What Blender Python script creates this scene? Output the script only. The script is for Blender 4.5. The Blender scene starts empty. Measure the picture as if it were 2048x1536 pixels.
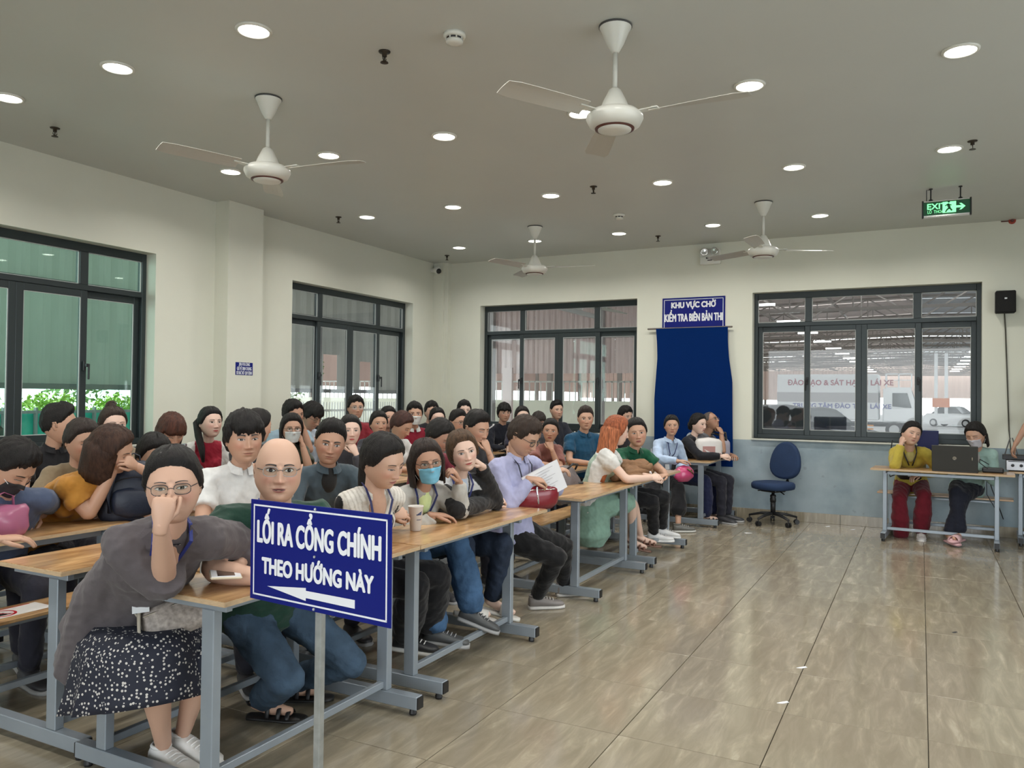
import bpy, bmesh, math, random
import numpy as np
from mathutils import Vector, Matrix, noise
from mathutils.bvhtree import BVHTree
PI = math.pi
random.seed(7); rng = np.random.default_rng(5)
SC = bpy.context.scene
COL = SC.collection

# ------------------------------------------------------------------ camera, world, light, exposure
FPX = 1583.0; CX, CY = 1024.0, 768.0; CAMZ = 1.47
YAW, PITCH, ROLL = math.radians(27.3137), math.radians(0.8984), math.radians(0.6424)
_f = Vector((math.cos(YAW)*math.cos(PITCH), math.sin(YAW)*math.cos(PITCH), math.sin(PITCH)))
_r = _f.cross(Vector((0, 0, 1))).normalized(); _u = _r.cross(_f)
RGT = math.cos(ROLL)*_r + math.sin(ROLL)*_u; UPV = -math.sin(ROLL)*_r + math.cos(ROLL)*_u
cam = bpy.data.objects.new('camera', bpy.data.cameras.new('camera'))
cam.data.sensor_width = 36.0; cam.data.lens = 36.0*FPX/2048.0; cam.data.clip_end = 600
m3 = Matrix((RGT, UPV, -_f)).transposed()
cam.matrix_world = Matrix.Translation((0, 0, CAMZ)) @ m3.to_4x4()
COL.objects.link(cam); SC.camera = cam
SC.view_settings.view_transform = 'Standard'; SC.view_settings.look = 'None'
SC.view_settings.gamma = 1.0; SC.view_settings.use_curve_mapping = False
SC.view_settings.exposure = 0.0
W = bpy.data.worlds.new('sky'); SC.world = W; W.use_nodes = True
_n = W.node_tree; _bg = _n.nodes['Background']
_bg.inputs[0].default_value = (0.90, 0.96, 1.0, 1); _bg.inputs[1].default_value = 5.5
SC.cycles.max_bounces = 7; SC.cycles.diffuse_bounces = 4; SC.cycles.transparent_max_bounces = 16
SC.cycles.sample_clamp_indirect = 6.0; SC.cycles.caustics_reflective = False; SC.cycles.caustics_refractive = False

def area_light(name, loc, rot, sx, sy, power, col, shape='RECTANGLE'):
    l = bpy.data.lights.new(name, 'AREA'); l.shape = shape; l.size = sx
    if shape in ('RECTANGLE', 'ELLIPSE'): l.size_y = sy
    l.energy = power; l.color = col
    o = bpy.data.objects.new(name, l); COL.objects.link(o); o.location = loc; o.rotation_euler = rot
    return o
# portals: guide sky light sampling through the real window openings (they emit nothing themselves)
def portal(loc, rot, sx, sy):
    o = area_light('portal', loc, rot, sx, sy, 1, (1, 1, 1)); o.data.cycles.is_portal = True
for (x0, x1) in ((2.68, 5.14), (6.99, 9.45)): portal(((x0+x1)/2, 6.72, 1.9), (math.radians(-90), 0, 0), 2.46, 1.81)
for (y0, y1) in ((3.36, 5.76), (-0.60, 1.865)): portal((10.34, (y0+y1)/2, 1.9), (0, math.radians(90), 0), 1.81, 2.46)
portal((-3.72, 1.2, 1.5), (0, math.radians(-90), 0), 2.8, 5.6)
portal((3.2, -4.22, 1.55), (math.radians(90), 0, 0), 6.0, 2.5)

def ray(px, py): return _f*FPX + RGT*(px-CX) - UPV*(py-CY)
def on_z(px, py, z): d = ray(px, py); t = (z-CAMZ)/d.z; return Vector((d.x*t, d.y*t, z))
def on_x(px, py, x): d = ray(px, py); t = x/d.x; return Vector((x, d.y*t, CAMZ+d.z*t))
def on_y(px, py, y): d = ray(px, py); t = y/d.y; return Vector((d.x*t, y, CAMZ+d.z*t))

# ------------------------------------------------------------------ materials
MATS = {}
def mat(name, col, rough=0.6, metal=0.0, spec=0.5, noise_amt=0.0, nscale=8.0, bump=0.0, bscale=60.0, emit=None, estr=0.0, attr=False, coat=0.0, sheen=0.0, stretch=None):
    if name in MATS: return MATS[name]
    m = bpy.data.materials.new(name); m.use_nodes = True; t = m.node_tree; b = t.nodes['Principled BSDF']
    b.inputs['Base Color'].default_value = (*col, 1); b.inputs['Roughness'].default_value = rough
    b.inputs['Metallic'].default_value = metal; b.inputs['Specular IOR Level'].default_value = spec
    b.inputs['Coat Weight'].default_value = coat; b.inputs['Coat Roughness'].default_value = 0.15
    b.inputs['Sheen Weight'].default_value = sheen
    if emit: b.inputs['Emission Color'].default_value = (*emit, 1); b.inputs['Emission Strength'].default_value = estr
    src = None
    if attr:
        a = t.nodes.new('ShaderNodeVertexColor'); a.layer_name = 'Col'; src = a.outputs['Color']
    tc = t.nodes.new('ShaderNodeTexCoord'); vec = tc.outputs['Object']
    if stretch:
        mp = t.nodes.new('ShaderNodeMapping'); mp.inputs['Scale'].default_value = stretch
        t.links.new(vec, mp.inputs['Vector']); vec = mp.outputs['Vector']
    if noise_amt > 0:
        nz = t.nodes.new('ShaderNodeTexNoise'); nz.inputs['Scale'].default_value = nscale; nz.inputs['Detail'].default_value = 5
        t.links.new(vec, nz.inputs['Vector'])
        mr = t.nodes.new('ShaderNodeMapRange'); mr.inputs['From Min'].default_value = 0.3; mr.inputs['From Max'].default_value = 0.7
        mr.inputs['To Min'].default_value = 1-noise_amt; mr.inputs['To Max'].default_value = 1+noise_amt
        t.links.new(nz.outputs['Fac'], mr.inputs['Value'])
        mx = t.nodes.new('ShaderNodeVectorMath'); mx.operation = 'MULTIPLY'
        if src is not None: t.links.new(src, mx.inputs[0])
        else: mx.inputs[0].default_value = col
        t.links.new(mr.outputs['Result'], mx.inputs[1]); src = mx.outputs['Vector']
    if src is not None: t.links.new(src, b.inputs['Base Color'])
    if bump > 0:
        nb = t.nodes.new('ShaderNodeTexNoise'); nb.inputs['Scale'].default_value = bscale; nb.inputs['Detail'].default_value = 4
        t.links.new(vec, nb.inputs['Vector'])
        bp = t.nodes.new('ShaderNodeBump'); bp.inputs['Strength'].default_value = bump; bp.inputs['Distance'].default_value = 0.01
        t.links.new(nb.outputs['Fac'], bp.inputs['Height']); t.links.new(bp.outputs['Normal'], b.inputs['Normal'])
    MATS[name] = m
    return m
def translucent_sheet(name, col, k=.5):
    if name in MATS: return MATS[name]
    m = mat(name, col, .6, noise_amt=.12, nscale=.9); t = m.node_tree; b = t.nodes['Principled BSDF']; o = t.nodes['Material Output']
    tl = t.nodes.new('ShaderNodeBsdfTranslucent'); tl.inputs[0].default_value = (*col, 1); mx = t.nodes.new('ShaderNodeMixShader'); mx.inputs[0].default_value = k
    t.links.new(b.outputs[0], mx.inputs[1]); t.links.new(tl.outputs[0], mx.inputs[2]); t.links.new(mx.outputs[0], o.inputs[0]); return m
def glass_mat(name, tint, gloss=0.06, rough=0.02):
    m = bpy.data.materials.new(name); m.use_nodes = True; t = m.node_tree; t.nodes.clear()
    o = t.nodes.new('ShaderNodeOutputMaterial'); mx = t.nodes.new('ShaderNodeMixShader'); tr = t.nodes.new('ShaderNodeBsdfTransparent')
    gl = t.nodes.new('ShaderNodeBsdfGlossy'); lw = t.nodes.new('ShaderNodeLayerWeight'); lw.inputs[0].default_value = .5
    pw = t.nodes.new('ShaderNodeMath'); pw.operation = 'POWER'; pw.inputs[1].default_value = 4.0
    ml = t.nodes.new('ShaderNodeMath'); ml.operation = 'MULTIPLY_ADD'; ml.inputs[1].default_value = .55; ml.inputs[2].default_value = gloss; ml.use_clamp = True
    tr.inputs[0].default_value = (*tint, 1); gl.inputs['Roughness'].default_value = rough
    t.links.new(lw.outputs['Facing'], pw.inputs[0]); t.links.new(pw.outputs[0], ml.inputs[0]); t.links.new(ml.outputs[0], mx.inputs[0]); t.links.new(tr.outputs[0], mx.inputs[1]); t.links.new(gl.outputs[0], mx.inputs[2]); t.links.new(mx.outputs[0], o.inputs[0])
    MATS[name] = m; return m

M_WALL = None
def wall_material():
    # cream paint above, pale blue-grey painted dado below 0.98 m (back wall and corner), fine roller texture and scuffs
    m = bpy.data.materials.new('wall paint'); m.use_nodes = True; t = m.node_tree; b = t.nodes['Principled BSDF']
    b.inputs['Roughness'].default_value = 0.62; b.inputs['Specular IOR Level'].default_value = 0.3
    tc = t.nodes.new('ShaderNodeTexCoord'); sp = t.nodes.new('ShaderNodeSeparateXYZ'); t.links.new(tc.outputs['Object'], sp.inputs[0])
    lt = t.nodes.new('ShaderNodeMath'); lt.operation = 'LESS_THAN'; lt.inputs[1].default_value = 0.965; t.links.new(sp.outputs['Z'], lt.inputs[0])
    n1 = t.nodes.new('ShaderNodeTexNoise'); n1.inputs['Scale'].default_value = 3.0; n1.inputs['Detail'].default_value = 6; t.links.new(tc.outputs['Object'], n1.inputs['Vector'])
    r1 = t.nodes.new('ShaderNodeValToRGB'); r1.color_ramp.elements[0].color = (0.24, 0.31, 0.35, 1); r1.color_ramp.elements[1].color = (0.33, 0.40, 0.44, 1)
    r1.color_ramp.elements[0].position = 0.35; r1.color_ramp.elements[1].position = 0.62
    t.links.new(n1.outputs['Fac'], r1.inputs[0])
    n2 = t.nodes.new('ShaderNodeTexNoise'); n2.inputs['Scale'].default_value = 14.0; n2.inputs['Detail'].default_value = 8; t.links.new(tc.outputs['Object'], n2.inputs['Vector'])
    r2 = t.nodes.new('ShaderNodeValToRGB'); r2.color_ramp.elements[0].position = 0.66; r2.color_ramp.elements[1].position = 0.72
    r2.color_ramp.elements[0].color = (0, 0, 0, 1); r2.color_ramp.elements[1].color = (0.5, 0.5, 0.5, 1); t.links.new(n2.outputs['Fac'], r2.inputs[0])
    mx = t.nodes.new('ShaderNodeMixRGB'); mx.inputs[2].default_value = (0.22, 0.26, 0.28, 1); t.links.new(r2.outputs[0], mx.inputs[0]); t.links.new(r1.outputs[0], mx.inputs[1])
    r3 = t.nodes.new('ShaderNodeValToRGB'); r3.color_ramp.elements[0].color = (0.665, 0.67, 0.575, 1); r3.color_ramp.elements[1].color = (0.72, 0.725, 0.625, 1)
    t.links.new(n1.outputs['Fac'], r3.inputs[0])
    m2 = t.nodes.new('ShaderNodeMixRGB'); t.links.new(lt.outputs[0], m2.inputs[0]); t.links.new(r3.outputs[0], m2.inputs[1]); t.links.new(mx.outputs[0], m2.inputs[2])
    t.links.new(m2.outputs[0], b.inputs['Base Color'])
    nb = t.nodes.new('ShaderNodeTexNoise'); nb.inputs['Scale'].default_value = 120; t.links.new(tc.outputs['Object'], nb.inputs['Vector'])
    bp = t.nodes.new('ShaderNodeBump'); bp.inputs['Strength'].default_value = 0.12; bp.inputs['Distance'].default_value = 0.004
    t.links.new(nb.outputs['Fac'], bp.inputs['Height']); t.links.new(bp.outputs[0], b.inputs['Normal'])
    return m
def tile_material(name, sc=1.0):
    # glossy beige porcelain with sweeping diagonal veins
    m = bpy.data.materials.new(name); m.use_nodes = True; t = m.node_tree; b = t.nodes['Principled BSDF']
    tc = t.nodes.new('ShaderNodeTexCoord'); oi = t.nodes.new('ShaderNodeObjectInfo')
    ad = t.nodes.new('ShaderNodeVectorMath'); ad.operation = 'ADD'; t.links.new(tc.outputs['Object'], ad.inputs[0])
    sc3 = t.nodes.new('ShaderNodeVectorMath'); sc3.operation = 'SCALE'; sc3.inputs[0].default_value = (37, 53, 11); t.links.new(oi.outputs['Random'], sc3.inputs['Scale'])
    t.links.new(sc3.outputs[0], ad.inputs[1])
    mp = t.nodes.new('ShaderNodeMapping'); mp.inputs['Rotation'].default_value = (0, 0, math.radians(-38)); mp.inputs['Scale'].default_value = (1.6*sc, 9.0*sc, 1.6)
    t.links.new(ad.outputs[0], mp.inputs[0])
    n1 = t.nodes.new('ShaderNodeTexNoise'); n1.inputs['Scale'].default_value = 1.6; n1.inputs['Detail'].default_value = 7; n1.inputs['Roughness'].default_value = 0.62; n1.inputs['Distortion'].default_value = 0.6
    t.links.new(mp.outputs[0], n1.inputs['Vector'])
    r = t.nodes.new('ShaderNodeValToRGB'); e = r.color_ramp.elements
    e[0].position = 0.36; e[0].color = (0.25, 0.215, 0.155, 1); e[1].position = 0.70; e[1].color = (0.42, 0.375, 0.285, 1)
    x = r.color_ramp.elements.new(0.5); x.color = (0.285, 0.248, 0.182, 1)
    x = r.color_ramp.elements.new(0.60); x.color = (0.33, 0.29, 0.212, 1)
    t.links.new(n1.outputs['Fac'], r.inputs[0]); t.links.new(r.outputs[0], b.inputs['Base Color'])
    b.inputs['Roughness'].default_value = 0.09; b.inputs['Specular IOR Level'].default_value = 0.62
    n2 = t.nodes.new('ShaderNodeTexNoise'); n2.inputs['Scale'].default_value = 5; t.links.new(tc.outputs['Object'], n2.inputs['Vector'])
    mr = t.nodes.new('ShaderNodeMapRange'); mr.inputs['To Min'].default_value = 0.06; mr.inputs['To Max'].default_value = 0.17; t.links.new(n2.outputs['Fac'], mr.inputs['Value']); t.links.new(mr.outputs[0], b.inputs['Roughness'])
    bp = t.nodes.new('ShaderNodeBump'); bp.inputs['Strength'].default_value = 0.05; bp.inputs['Distance'].default_value = 0.004
    t.links.new(n1.outputs['Fac'], bp.inputs['Height']); t.links.new(bp.outputs[0], b.inputs['Normal'])
    return m
def wood_material(name, c0, c1, rough=0.28, coat=0.35):
    m = bpy.data.materials.new(name); m.use_nodes = True; t = m.node_tree; b = t.nodes['Principled BSDF']
    tc = t.nodes.new('ShaderNodeTexCoord'); oi = t.nodes.new('ShaderNodeObjectInfo')
    sc3 = t.nodes.new('ShaderNodeVectorMath'); sc3.operation = 'SCALE'; sc3.inputs[0].default_value = (17, 5, 3); t.links.new(oi.outputs['Random'], sc3.inputs['Scale'])
    ad = t.nodes.new('ShaderNodeVectorMath'); ad.operation = 'ADD'; t.links.new(tc.outputs['Object'], ad.inputs[0]); t.links.new(sc3.outputs[0], ad.inputs[1])
    mp = t.nodes.new('ShaderNodeMapping'); mp.inputs['Scale'].default_value = (2.2, 9, 4); t.links.new(ad.outputs[0], mp.inputs[0])
    n1 = t.nodes.new('ShaderNodeTexNoise'); n1.inputs['Scale'].default_value = 1.3; n1.inputs['Detail'].default_value = 8; n1.inputs['Distortion'].default_value = 1.6; t.links.new(mp.outputs[0], n1.inputs['Vector'])
    r = t.nodes.new('ShaderNodeValToRGB'); e = r.color_ramp.elements; e[0].position = 0.32; e[0].color = (*c0, 1); e[1].position = 0.66; e[1].color = (*c1, 1)
    t.links.new(n1.outputs['Fac'], r.inputs[0])
    # broad warm / pale patches of the plywood, finger-jointed boards
    vb = t.nodes.new('ShaderNodeTexVoronoi'); vb.inputs['Scale'].default_value = 1.0; mp2 = t.nodes.new('ShaderNodeMapping'); mp2.inputs['Scale'].default_value = (3.2, 9, 0.1)
    t.links.new(ad.outputs[0], mp2.inputs[0]); t.links.new(mp2.outputs[0], vb.inputs['Vector'])
    hs = t.nodes.new('ShaderNodeSeparateColor'); t.links.new(vb.outputs['Color'], hs.inputs[0])
    mr = t.nodes.new('ShaderNodeMapRange'); mr.inputs['To Min'].default_value = 0.82; mr.inputs['To Max'].default_value = 1.15; t.links.new(hs.outputs[0], mr.inputs['Value'])
    mm = t.nodes.new('ShaderNodeVectorMath'); mm.operation = 'SCALE'; t.links.new(r.outputs[0], mm.inputs[0]); t.links.new(mr.outputs[0], mm.inputs['Scale'])
    t.links.new(mm.outputs[0], b.inputs['Base Color'])
    b.inputs['Roughness'].default_value = rough; b.inputs['Coat Weight'].default_value = coat; b.inputs['Coat Roughness'].default_value = 0.12
    MATS[name] = m; return m

WALLM = wall_material()
CEILM = mat('ceiling paint', (0.575, 0.595, 0.565), 0.42, spec=0.45, noise_amt=0.02, nscale=1.2)
TILEM = tile_material('floor tile'); SKIRTM = tile_material('skirting tile', 1.5)
GROUTM = mat('grout', (0.10, 0.085, 0.06), 0.8)
WOODM = wood_material('varnished plywood', (0.31, 0.155, 0.06), (0.60, 0.38, 0.18))
EDGEM = mat('plywood edge', (0.50, 0.36, 0.22), 0.5, noise_amt=0.15, nscale=40, stretch=(1, 1, 12))
STEELM = mat('grey painted steel', (0.27, 0.31, 0.35), 0.34, metal=0.25, noise_amt=0.05, nscale=6)
BLACKP = mat('black plastic', (0.012, 0.012, 0.013), 0.45)
ALUM = mat('dark window aluminium', (0.030, 0.040, 0.042), 0.38, metal=0.2)
CHROME = mat('chrome', (0.7, 0.7, 0.7), 0.2, metal=1.0)
GALV = mat('galvanised steel', (0.42, 0.45, 0.46), 0.35, metal=0.7, noise_amt=0.15, nscale=25)
WHITEP = mat('white enamel', (0.72, 0.72, 0.66), 0.3, noise_amt=0.02)
SIGNBLUE = mat('sign blue', (0.004, 0.010, 0.165), 0.45, spec=.22)
SIGNWHITE = mat('sign white', (0.78, 0.80, 0.84), 0.4)
GL_CLEAR = glass_mat('clear glass', (0.93, 0.95, 0.94), 0.03)
GL_GREEN = glass_mat('green tinted glass', (0.76, 0.93, 0.86), 0.04)

# ------------------------------------------------------------------ mesh helpers
class MB:
    def __init__(s): s.v = []; s.f = []; s.c = []; s.mi = []
    def add(s, vs, fs, col=None, mi=0):
        o = len(s.v); s.v += [tuple(v) for v in vs]; s.f += [tuple(i+o for i in f) for f in fs]
        s.c += [col or (1, 1, 1)]*len(vs); s.mi += [mi]*len(fs); return s
    def box(s, c, d, R=None, col=None, mi=0, bev=0.0):
        x, y, z = d[0]/2, d[1]/2, d[2]/2
        if bev > 0:
            b = min(bev, x*.9, y*.9, z*.9); vs = []
            for sx in (-1, 1):
                for sy in (-1, 1):
                    for sz in (-1, 1): vs += [(sx*(x-b), sy*(y-b), sz*z), (sx*(x-b), sy*y, sz*(z-b)), (sx*x, sy*(y-b), sz*(z-b))]
            bm = bmesh.new()
            for v in vs: bm.verts.new(v)
            bmesh.ops.convex_hull(bm, input=bm.verts); bm.verts.index_update()
            bmesh.ops.dissolve_limit(bm, angle_limit=0.01, verts=bm.verts, edges=bm.edges); bm.verts.index_update()
            vs = [v.co.copy() for v in bm.verts]; fs = [[v.index for v in f.verts] for f in bm.faces]; bm.free()
        else:
            vs = [Vector((a*x, b*y, e*z)) for a in (-1, 1) for b in (-1, 1) for e in (-1, 1)]
            fs = [(0, 1, 3, 2), (4, 6, 7, 5), (0, 4, 5, 1), (2, 3, 7, 6), (0, 2, 6, 4), (1, 5, 7, 3)]
        vs = [Vector(v) for v in vs]
        if R is not None: vs = [R @ v for v in vs]
        c = Vector(c); return s.add([v+c for v in vs], fs, col, mi)
    def bb(s, x0, x1, y0, y1, z0, z1, **k): return s.box(((x0+x1)/2, (y0+y1)/2, (z0+z1)/2), (abs(x1-x0), abs(y1-y0), abs(z1-z0)), **k)
    def bar(s, a, b, w, h, up=(0, 0, 1), **k):
        a = Vector(a); b = Vector(b); d = b-a; L = d.length; d.normalize(); u = Vector(up); sd = d.cross(u)
        if sd.length < 1e-4: sd = d.cross(Vector((1, 0, 0)))
        sd.normalize(); u = sd.cross(d); R = Matrix((d, sd, u)).transposed()
        return s.box((a+b)/2, (L, w, h), R=R, **k)
    def tube(s, pts, rad, n=8, up=(0, 0, 1), col=None, mi=0, cap=True, closed=False):
        pts = [Vector(p) for p in pts]; N = len(pts); vs = []; fs = []
        if not hasattr(rad, '__len__') or isinstance(rad, tuple): rad = [rad]*N
        rad = [(r, r) if not hasattr(r, '__len__') else r for r in rad]
        u0 = Vector(up)
        rings = []
        for i, p in enumerate(pts):
            if closed: t = pts[(i+1) % N]-pts[i-1]
            else: t = (pts[min(i+1, N-1)]-pts[max(i-1, 0)])
            t.normalize(); sd = t.cross(u0)
            if sd.length < 0.05: sd = t.cross(Vector((1, 0.2, 0)))
            sd.normalize(); uu = sd.cross(t).normalized()
            if i and not closed:
                pass
            rings.append((p, sd, uu, rad[i], t))
        if cap and not closed:
            p, sd, uu, r, t = rings[0]; k = min(r[0], r[1])
            rings.insert(0, (p-t*k*0.55, sd, uu, (r[0]*0.6, r[1]*0.6), t))
            p, sd, uu, r, t = rings[-1]; k = min(r[0], r[1])
            rings.append((p+t*k*0.55, sd, uu, (r[0]*0.6, r[1]*0.6), t))
        for p, sd, uu, r, t in rings:
            for j in range(n):
                a = 2*PI*j/n; vs.append(p+sd*math.cos(a)*r[0]+uu*math.sin(a)*r[1])
        K = len(rings)
        for i in range(K if closed else K-1):
            for j in range(n):
                i2 = (i+1) % K
                fs.append((i*n+j, i*n+(j+1) % n, i2*n+(j+1) % n, i2*n+j))
        if not closed:
            fs.append(tuple(range(n-1, -1, -1))); fs.append(tuple((K-1)*n+j for j in range(n)))
        return s.add(vs, fs, col, mi)
    def lathe(s, prof, c=(0, 0, 0), n=24, axis='z', R=None, col=None, mi=0):
        vs = []; fs = []; c = Vector(c)
        for r, z in prof:
            for j in range(n):
                a = 2*PI*j/n; v = Vector((r*math.cos(a), r*math.sin(a), z))
                if axis == 'x': v = Vector((v.z, v.x, v.y))
                if axis == 'y': v = Vector((v.x, v.z, v.y))
                if R is not None: v = R @ v
                vs.append(v+c)
        K = len(prof)
        for i in range(K-1):
            for j in range(n): fs.append((i*n+j, i*n+(j+1) % n, (i+1)*n+(j+1) % n, (i+1)*n+j))
        fs.append(tuple(range(n-1, -1, -1))); fs.append(tuple((K-1)*n+j for j in range(n)))
        return s.add(vs, fs, col, mi)
    def sphere(s, c, r, n=12, m=8, R=None, col=None, mi=0):
        r = r if hasattr(r, '__len__') else (r, r, r); vs = []; fs = []; c = Vector(c)
        for i in range(m+1):
            th = PI*i/m
            for j in range(n):
                a = 2*PI*j/n; v = Vector((r[0]*math.sin(th)*math.cos(a), r[1]*math.sin(th)*math.sin(a), r[2]*math.cos(th)))
                if R is not None: v = R @ v
                vs.append(v+c)
        for i in range(m):
            for j in range(n): fs.append((i*n+j, (i+1)*n+j, (i+1)*n+(j+1) % n, i*n+(j+1) % n))
        return s.add(vs, fs, col, mi)
    def prism(s, poly, d, origin=(0, 0, 0), ex=(1, 0, 0), ey=(0, 0, 1), ez=(0, 1, 0), **k):
        o = Vector(origin); ex = Vector(ex); ey = Vector(ey); ez = Vector(ez); n = len(poly)
        vs = [o+ex*p[0]+ey*p[1] for p in poly]+[o+ex*p[0]+ey*p[1]+ez*d for p in poly]
        fs = [tuple(range(n)), tuple(range(2*n-1, n-1, -1))]+[(i, i+n, (i+1) % n+n, (i+1) % n) for i in range(n)]
        return s.add(vs, fs, **k)
    def mesh(s, name, colattr=False, smooth=False):
        me = bpy.data.meshes.new(name); me.from_pydata(s.v, [], s.f); me.update()
        if colattr:
            ca = me.color_attributes.new('Col', 'FLOAT_COLOR', 'POINT')
            a = np.ones((len(s.v), 4), np.float32); a[:, :3] = np.array(s.c, np.float32); ca.data.foreach_set('color', a.ravel())
        if any(s.mi): me.polygons.foreach_set('material_index', s.mi)
        if smooth: me.polygons.foreach_set('use_smooth', [True]*len(s.f))
        return me
def link(name, me, mats=None, parent=None, loc=None, rot=None):
    o = bpy.data.objects.new(name, me); COL.objects.link(o)
    if me is not None and mats is not None:
        me.materials.clear()
        for m in (mats if isinstance(mats, (list, tuple)) else [mats]): me.materials.append(m)
    if parent is not None: o.parent = parent
    if loc is not None: o.location = loc
    if rot is not None: o.rotation_euler = rot
    return o
def obj(name, mb, mats, parent=None, smooth=False, colattr=False, loc=None, rot=None, fix=True):
    me = mb.mesh(name, colattr, smooth)
    if fix:
        bm = bmesh.new(); bm.from_mesh(me); bmesh.ops.recalc_face_normals(bm, faces=bm.faces); bm.to_mesh(me); bm.free()
    return link(name, me, mats, parent, loc, rot)
def tag(o, label=None, cat=None, group=None, kind=None):
    if label: o['label'] = label
    if cat: o['category'] = cat
    if group: o['group'] = group
    if kind: o['kind'] = kind
    return o
def thing(name, label, cat, loc=(0, 0, 0), rz=0.0, group=None):
    o = bpy.data.objects.new(name, None); o.empty_display_size = 0.1; COL.objects.link(o); o.location = loc; o.rotation_euler = (0, 0, rz)
    return tag(o, label, cat, group)
def struct(name, mb, m, parent=None, smooth=False):
    o = obj(name, mb, m, parent, smooth)
    if parent is None: o['kind'] = 'structure'
    return o
def copy_tree(o, parent=None):
    c = o.copy(); COL.objects.link(c)
    if parent is not None: c.parent = parent
    for ch in list(o.children): copy_tree(ch, c)
    return c
TEXTS = []
def text_obj(name, body, size, loc, R, m, parent=None, sx=1.0, bold=0.0, depth=0.0012, align='CENTER', width=None):
    cu = bpy.data.curves.new(name, 'FONT'); cu.body = body; cu.size = size; cu.extrude = depth; cu.offset = 0
    cu.align_x = align; cu.align_y = 'CENTER'; cu.resolution_u = 3; cu.materials.append(m)
    o = bpy.data.objects.new(name, cu); COL.objects.link(o); o.parent = parent
    PM = Matrix.LocRotScale(parent.location, parent.rotation_euler, None) if parent is not None else Matrix()
    o.matrix_basis = PM.inverted() @ Matrix.Translation(loc) @ R.to_4x4()
    TEXTS.append((o, width, bold)); return o
# ------------------------------------------------------------------ room shell
XB, YL, ZC = 10.115, 6.5, 3.452
XN, YR = -3.5, -4.0                   # unseen near and right sides
mb = MB(); mb.bb(XN-.2, XB+.2, YR-.2, YL+.2, -0.16, -0.012); FLOOR = struct('floor', mb, GROUTM)
def in_window(lo, hi, wins): return [w for w in wins]
def wall_with_holes(name, axis, pos, thick, lo, hi, z1, wins, mats):
    # wall as solid blocks around the openings
    mb = MB(); edges = sorted(wins); cur = lo
    def blk(a, b, za, zb):
        if b-a < 1e-4 or zb-za < 1e-4: return
        if axis == 'x': mb.bb(a, b, pos, pos+thick, za, zb)
        else: mb.bb(pos, pos+thick, a, b, za, zb)
    for (a, b, za, zb) in edges:
        blk(cur, a, 0, z1); blk(a, b, 0, za); blk(a, b, zb, z1); cur = b
    blk(cur, hi, 0, z1)
    return struct(name, mb, mats)
WIN = dict(z0=0.985, z1=2.795)
LW = [(2.68, 5.14, WIN['z0'], WIN['z1']), (6.99, 9.45, WIN['z0'], WIN['z1'])]
BW = [(-0.60, 1.865, WIN['z0'], WIN['z1']), (3.36, 5.76, WIN['z0'], WIN['z1'])]
wall_with_holes('wall_left', 'x', YL, 0.2, XN-.2, XB+.2, ZC, LW, WALLM)
wall_with_holes('wall_back', 'y', XB, 0.2, YR-.2, YL, ZC, BW, WALLM)
wall_with_holes('wall_right', 'x', YR-.2, 0.2, XN-.2, XB, ZC, [(0.2, 6.2, 0.3, 2.8)], WALLM)
wall_with_holes('wall_near', 'y', XN-.2, 0.2, YR, YL, ZC, [(-1.6, 4.0, 0.1, 2.9)], WALLM)
mb = MB(); mb.bb(XN-.2, XB+.2, YR-.2, YL+.2, ZC, ZC+.15); struct('ceiling', mb, CEILM)
mb = MB(); mb.bb(5.85, 6.33, 6.31, 6.5, 0, ZC); struct('trim_1', mb, WALLM)
mb = MB(); mb.bb(10.03, 10.115, 6.27, 6.5, 0, ZC); mb.bb(9.99, 10.03, 6.33, 6.5, 0, ZC); struct('trim_2', mb, WALLM)
# skirting of tile pieces
def skirting(name, axis, lo, hi, pos, sgn):
    root = bpy.data.objects.new(name, None); COL.objects.link(root); root['kind'] = 'structure'
    n = max(1, round((hi-lo)/0.6)); w = (hi-lo)/n
    mb = MB()
    if axis == 'y': mb.box((0, 0, 0), (0.012, w-.004, 0.116), bev=.002)
    else: mb.box((0, 0, 0), (w-.004, 0.012, 0.116), bev=.002)
    me = mb.mesh('skirting_tile')
    me.materials.append(SKIRTM)
    for i in range(n):
        c = lo+(i+.5)*w
        link('skirting_tile', me, None, root, loc=((pos+sgn*.006, c, .058) if axis == 'y' else (c, pos+sgn*.006, .058)))
skirting('baseboard_back', 'y', -3.98, 6.26, XB, -1)
skirting('baseboard_left', 'x', -1.5, 5.84, YL, -1)
skirting('baseboard_left', 'x', 6.34, 9.98, YL, -1)
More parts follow.
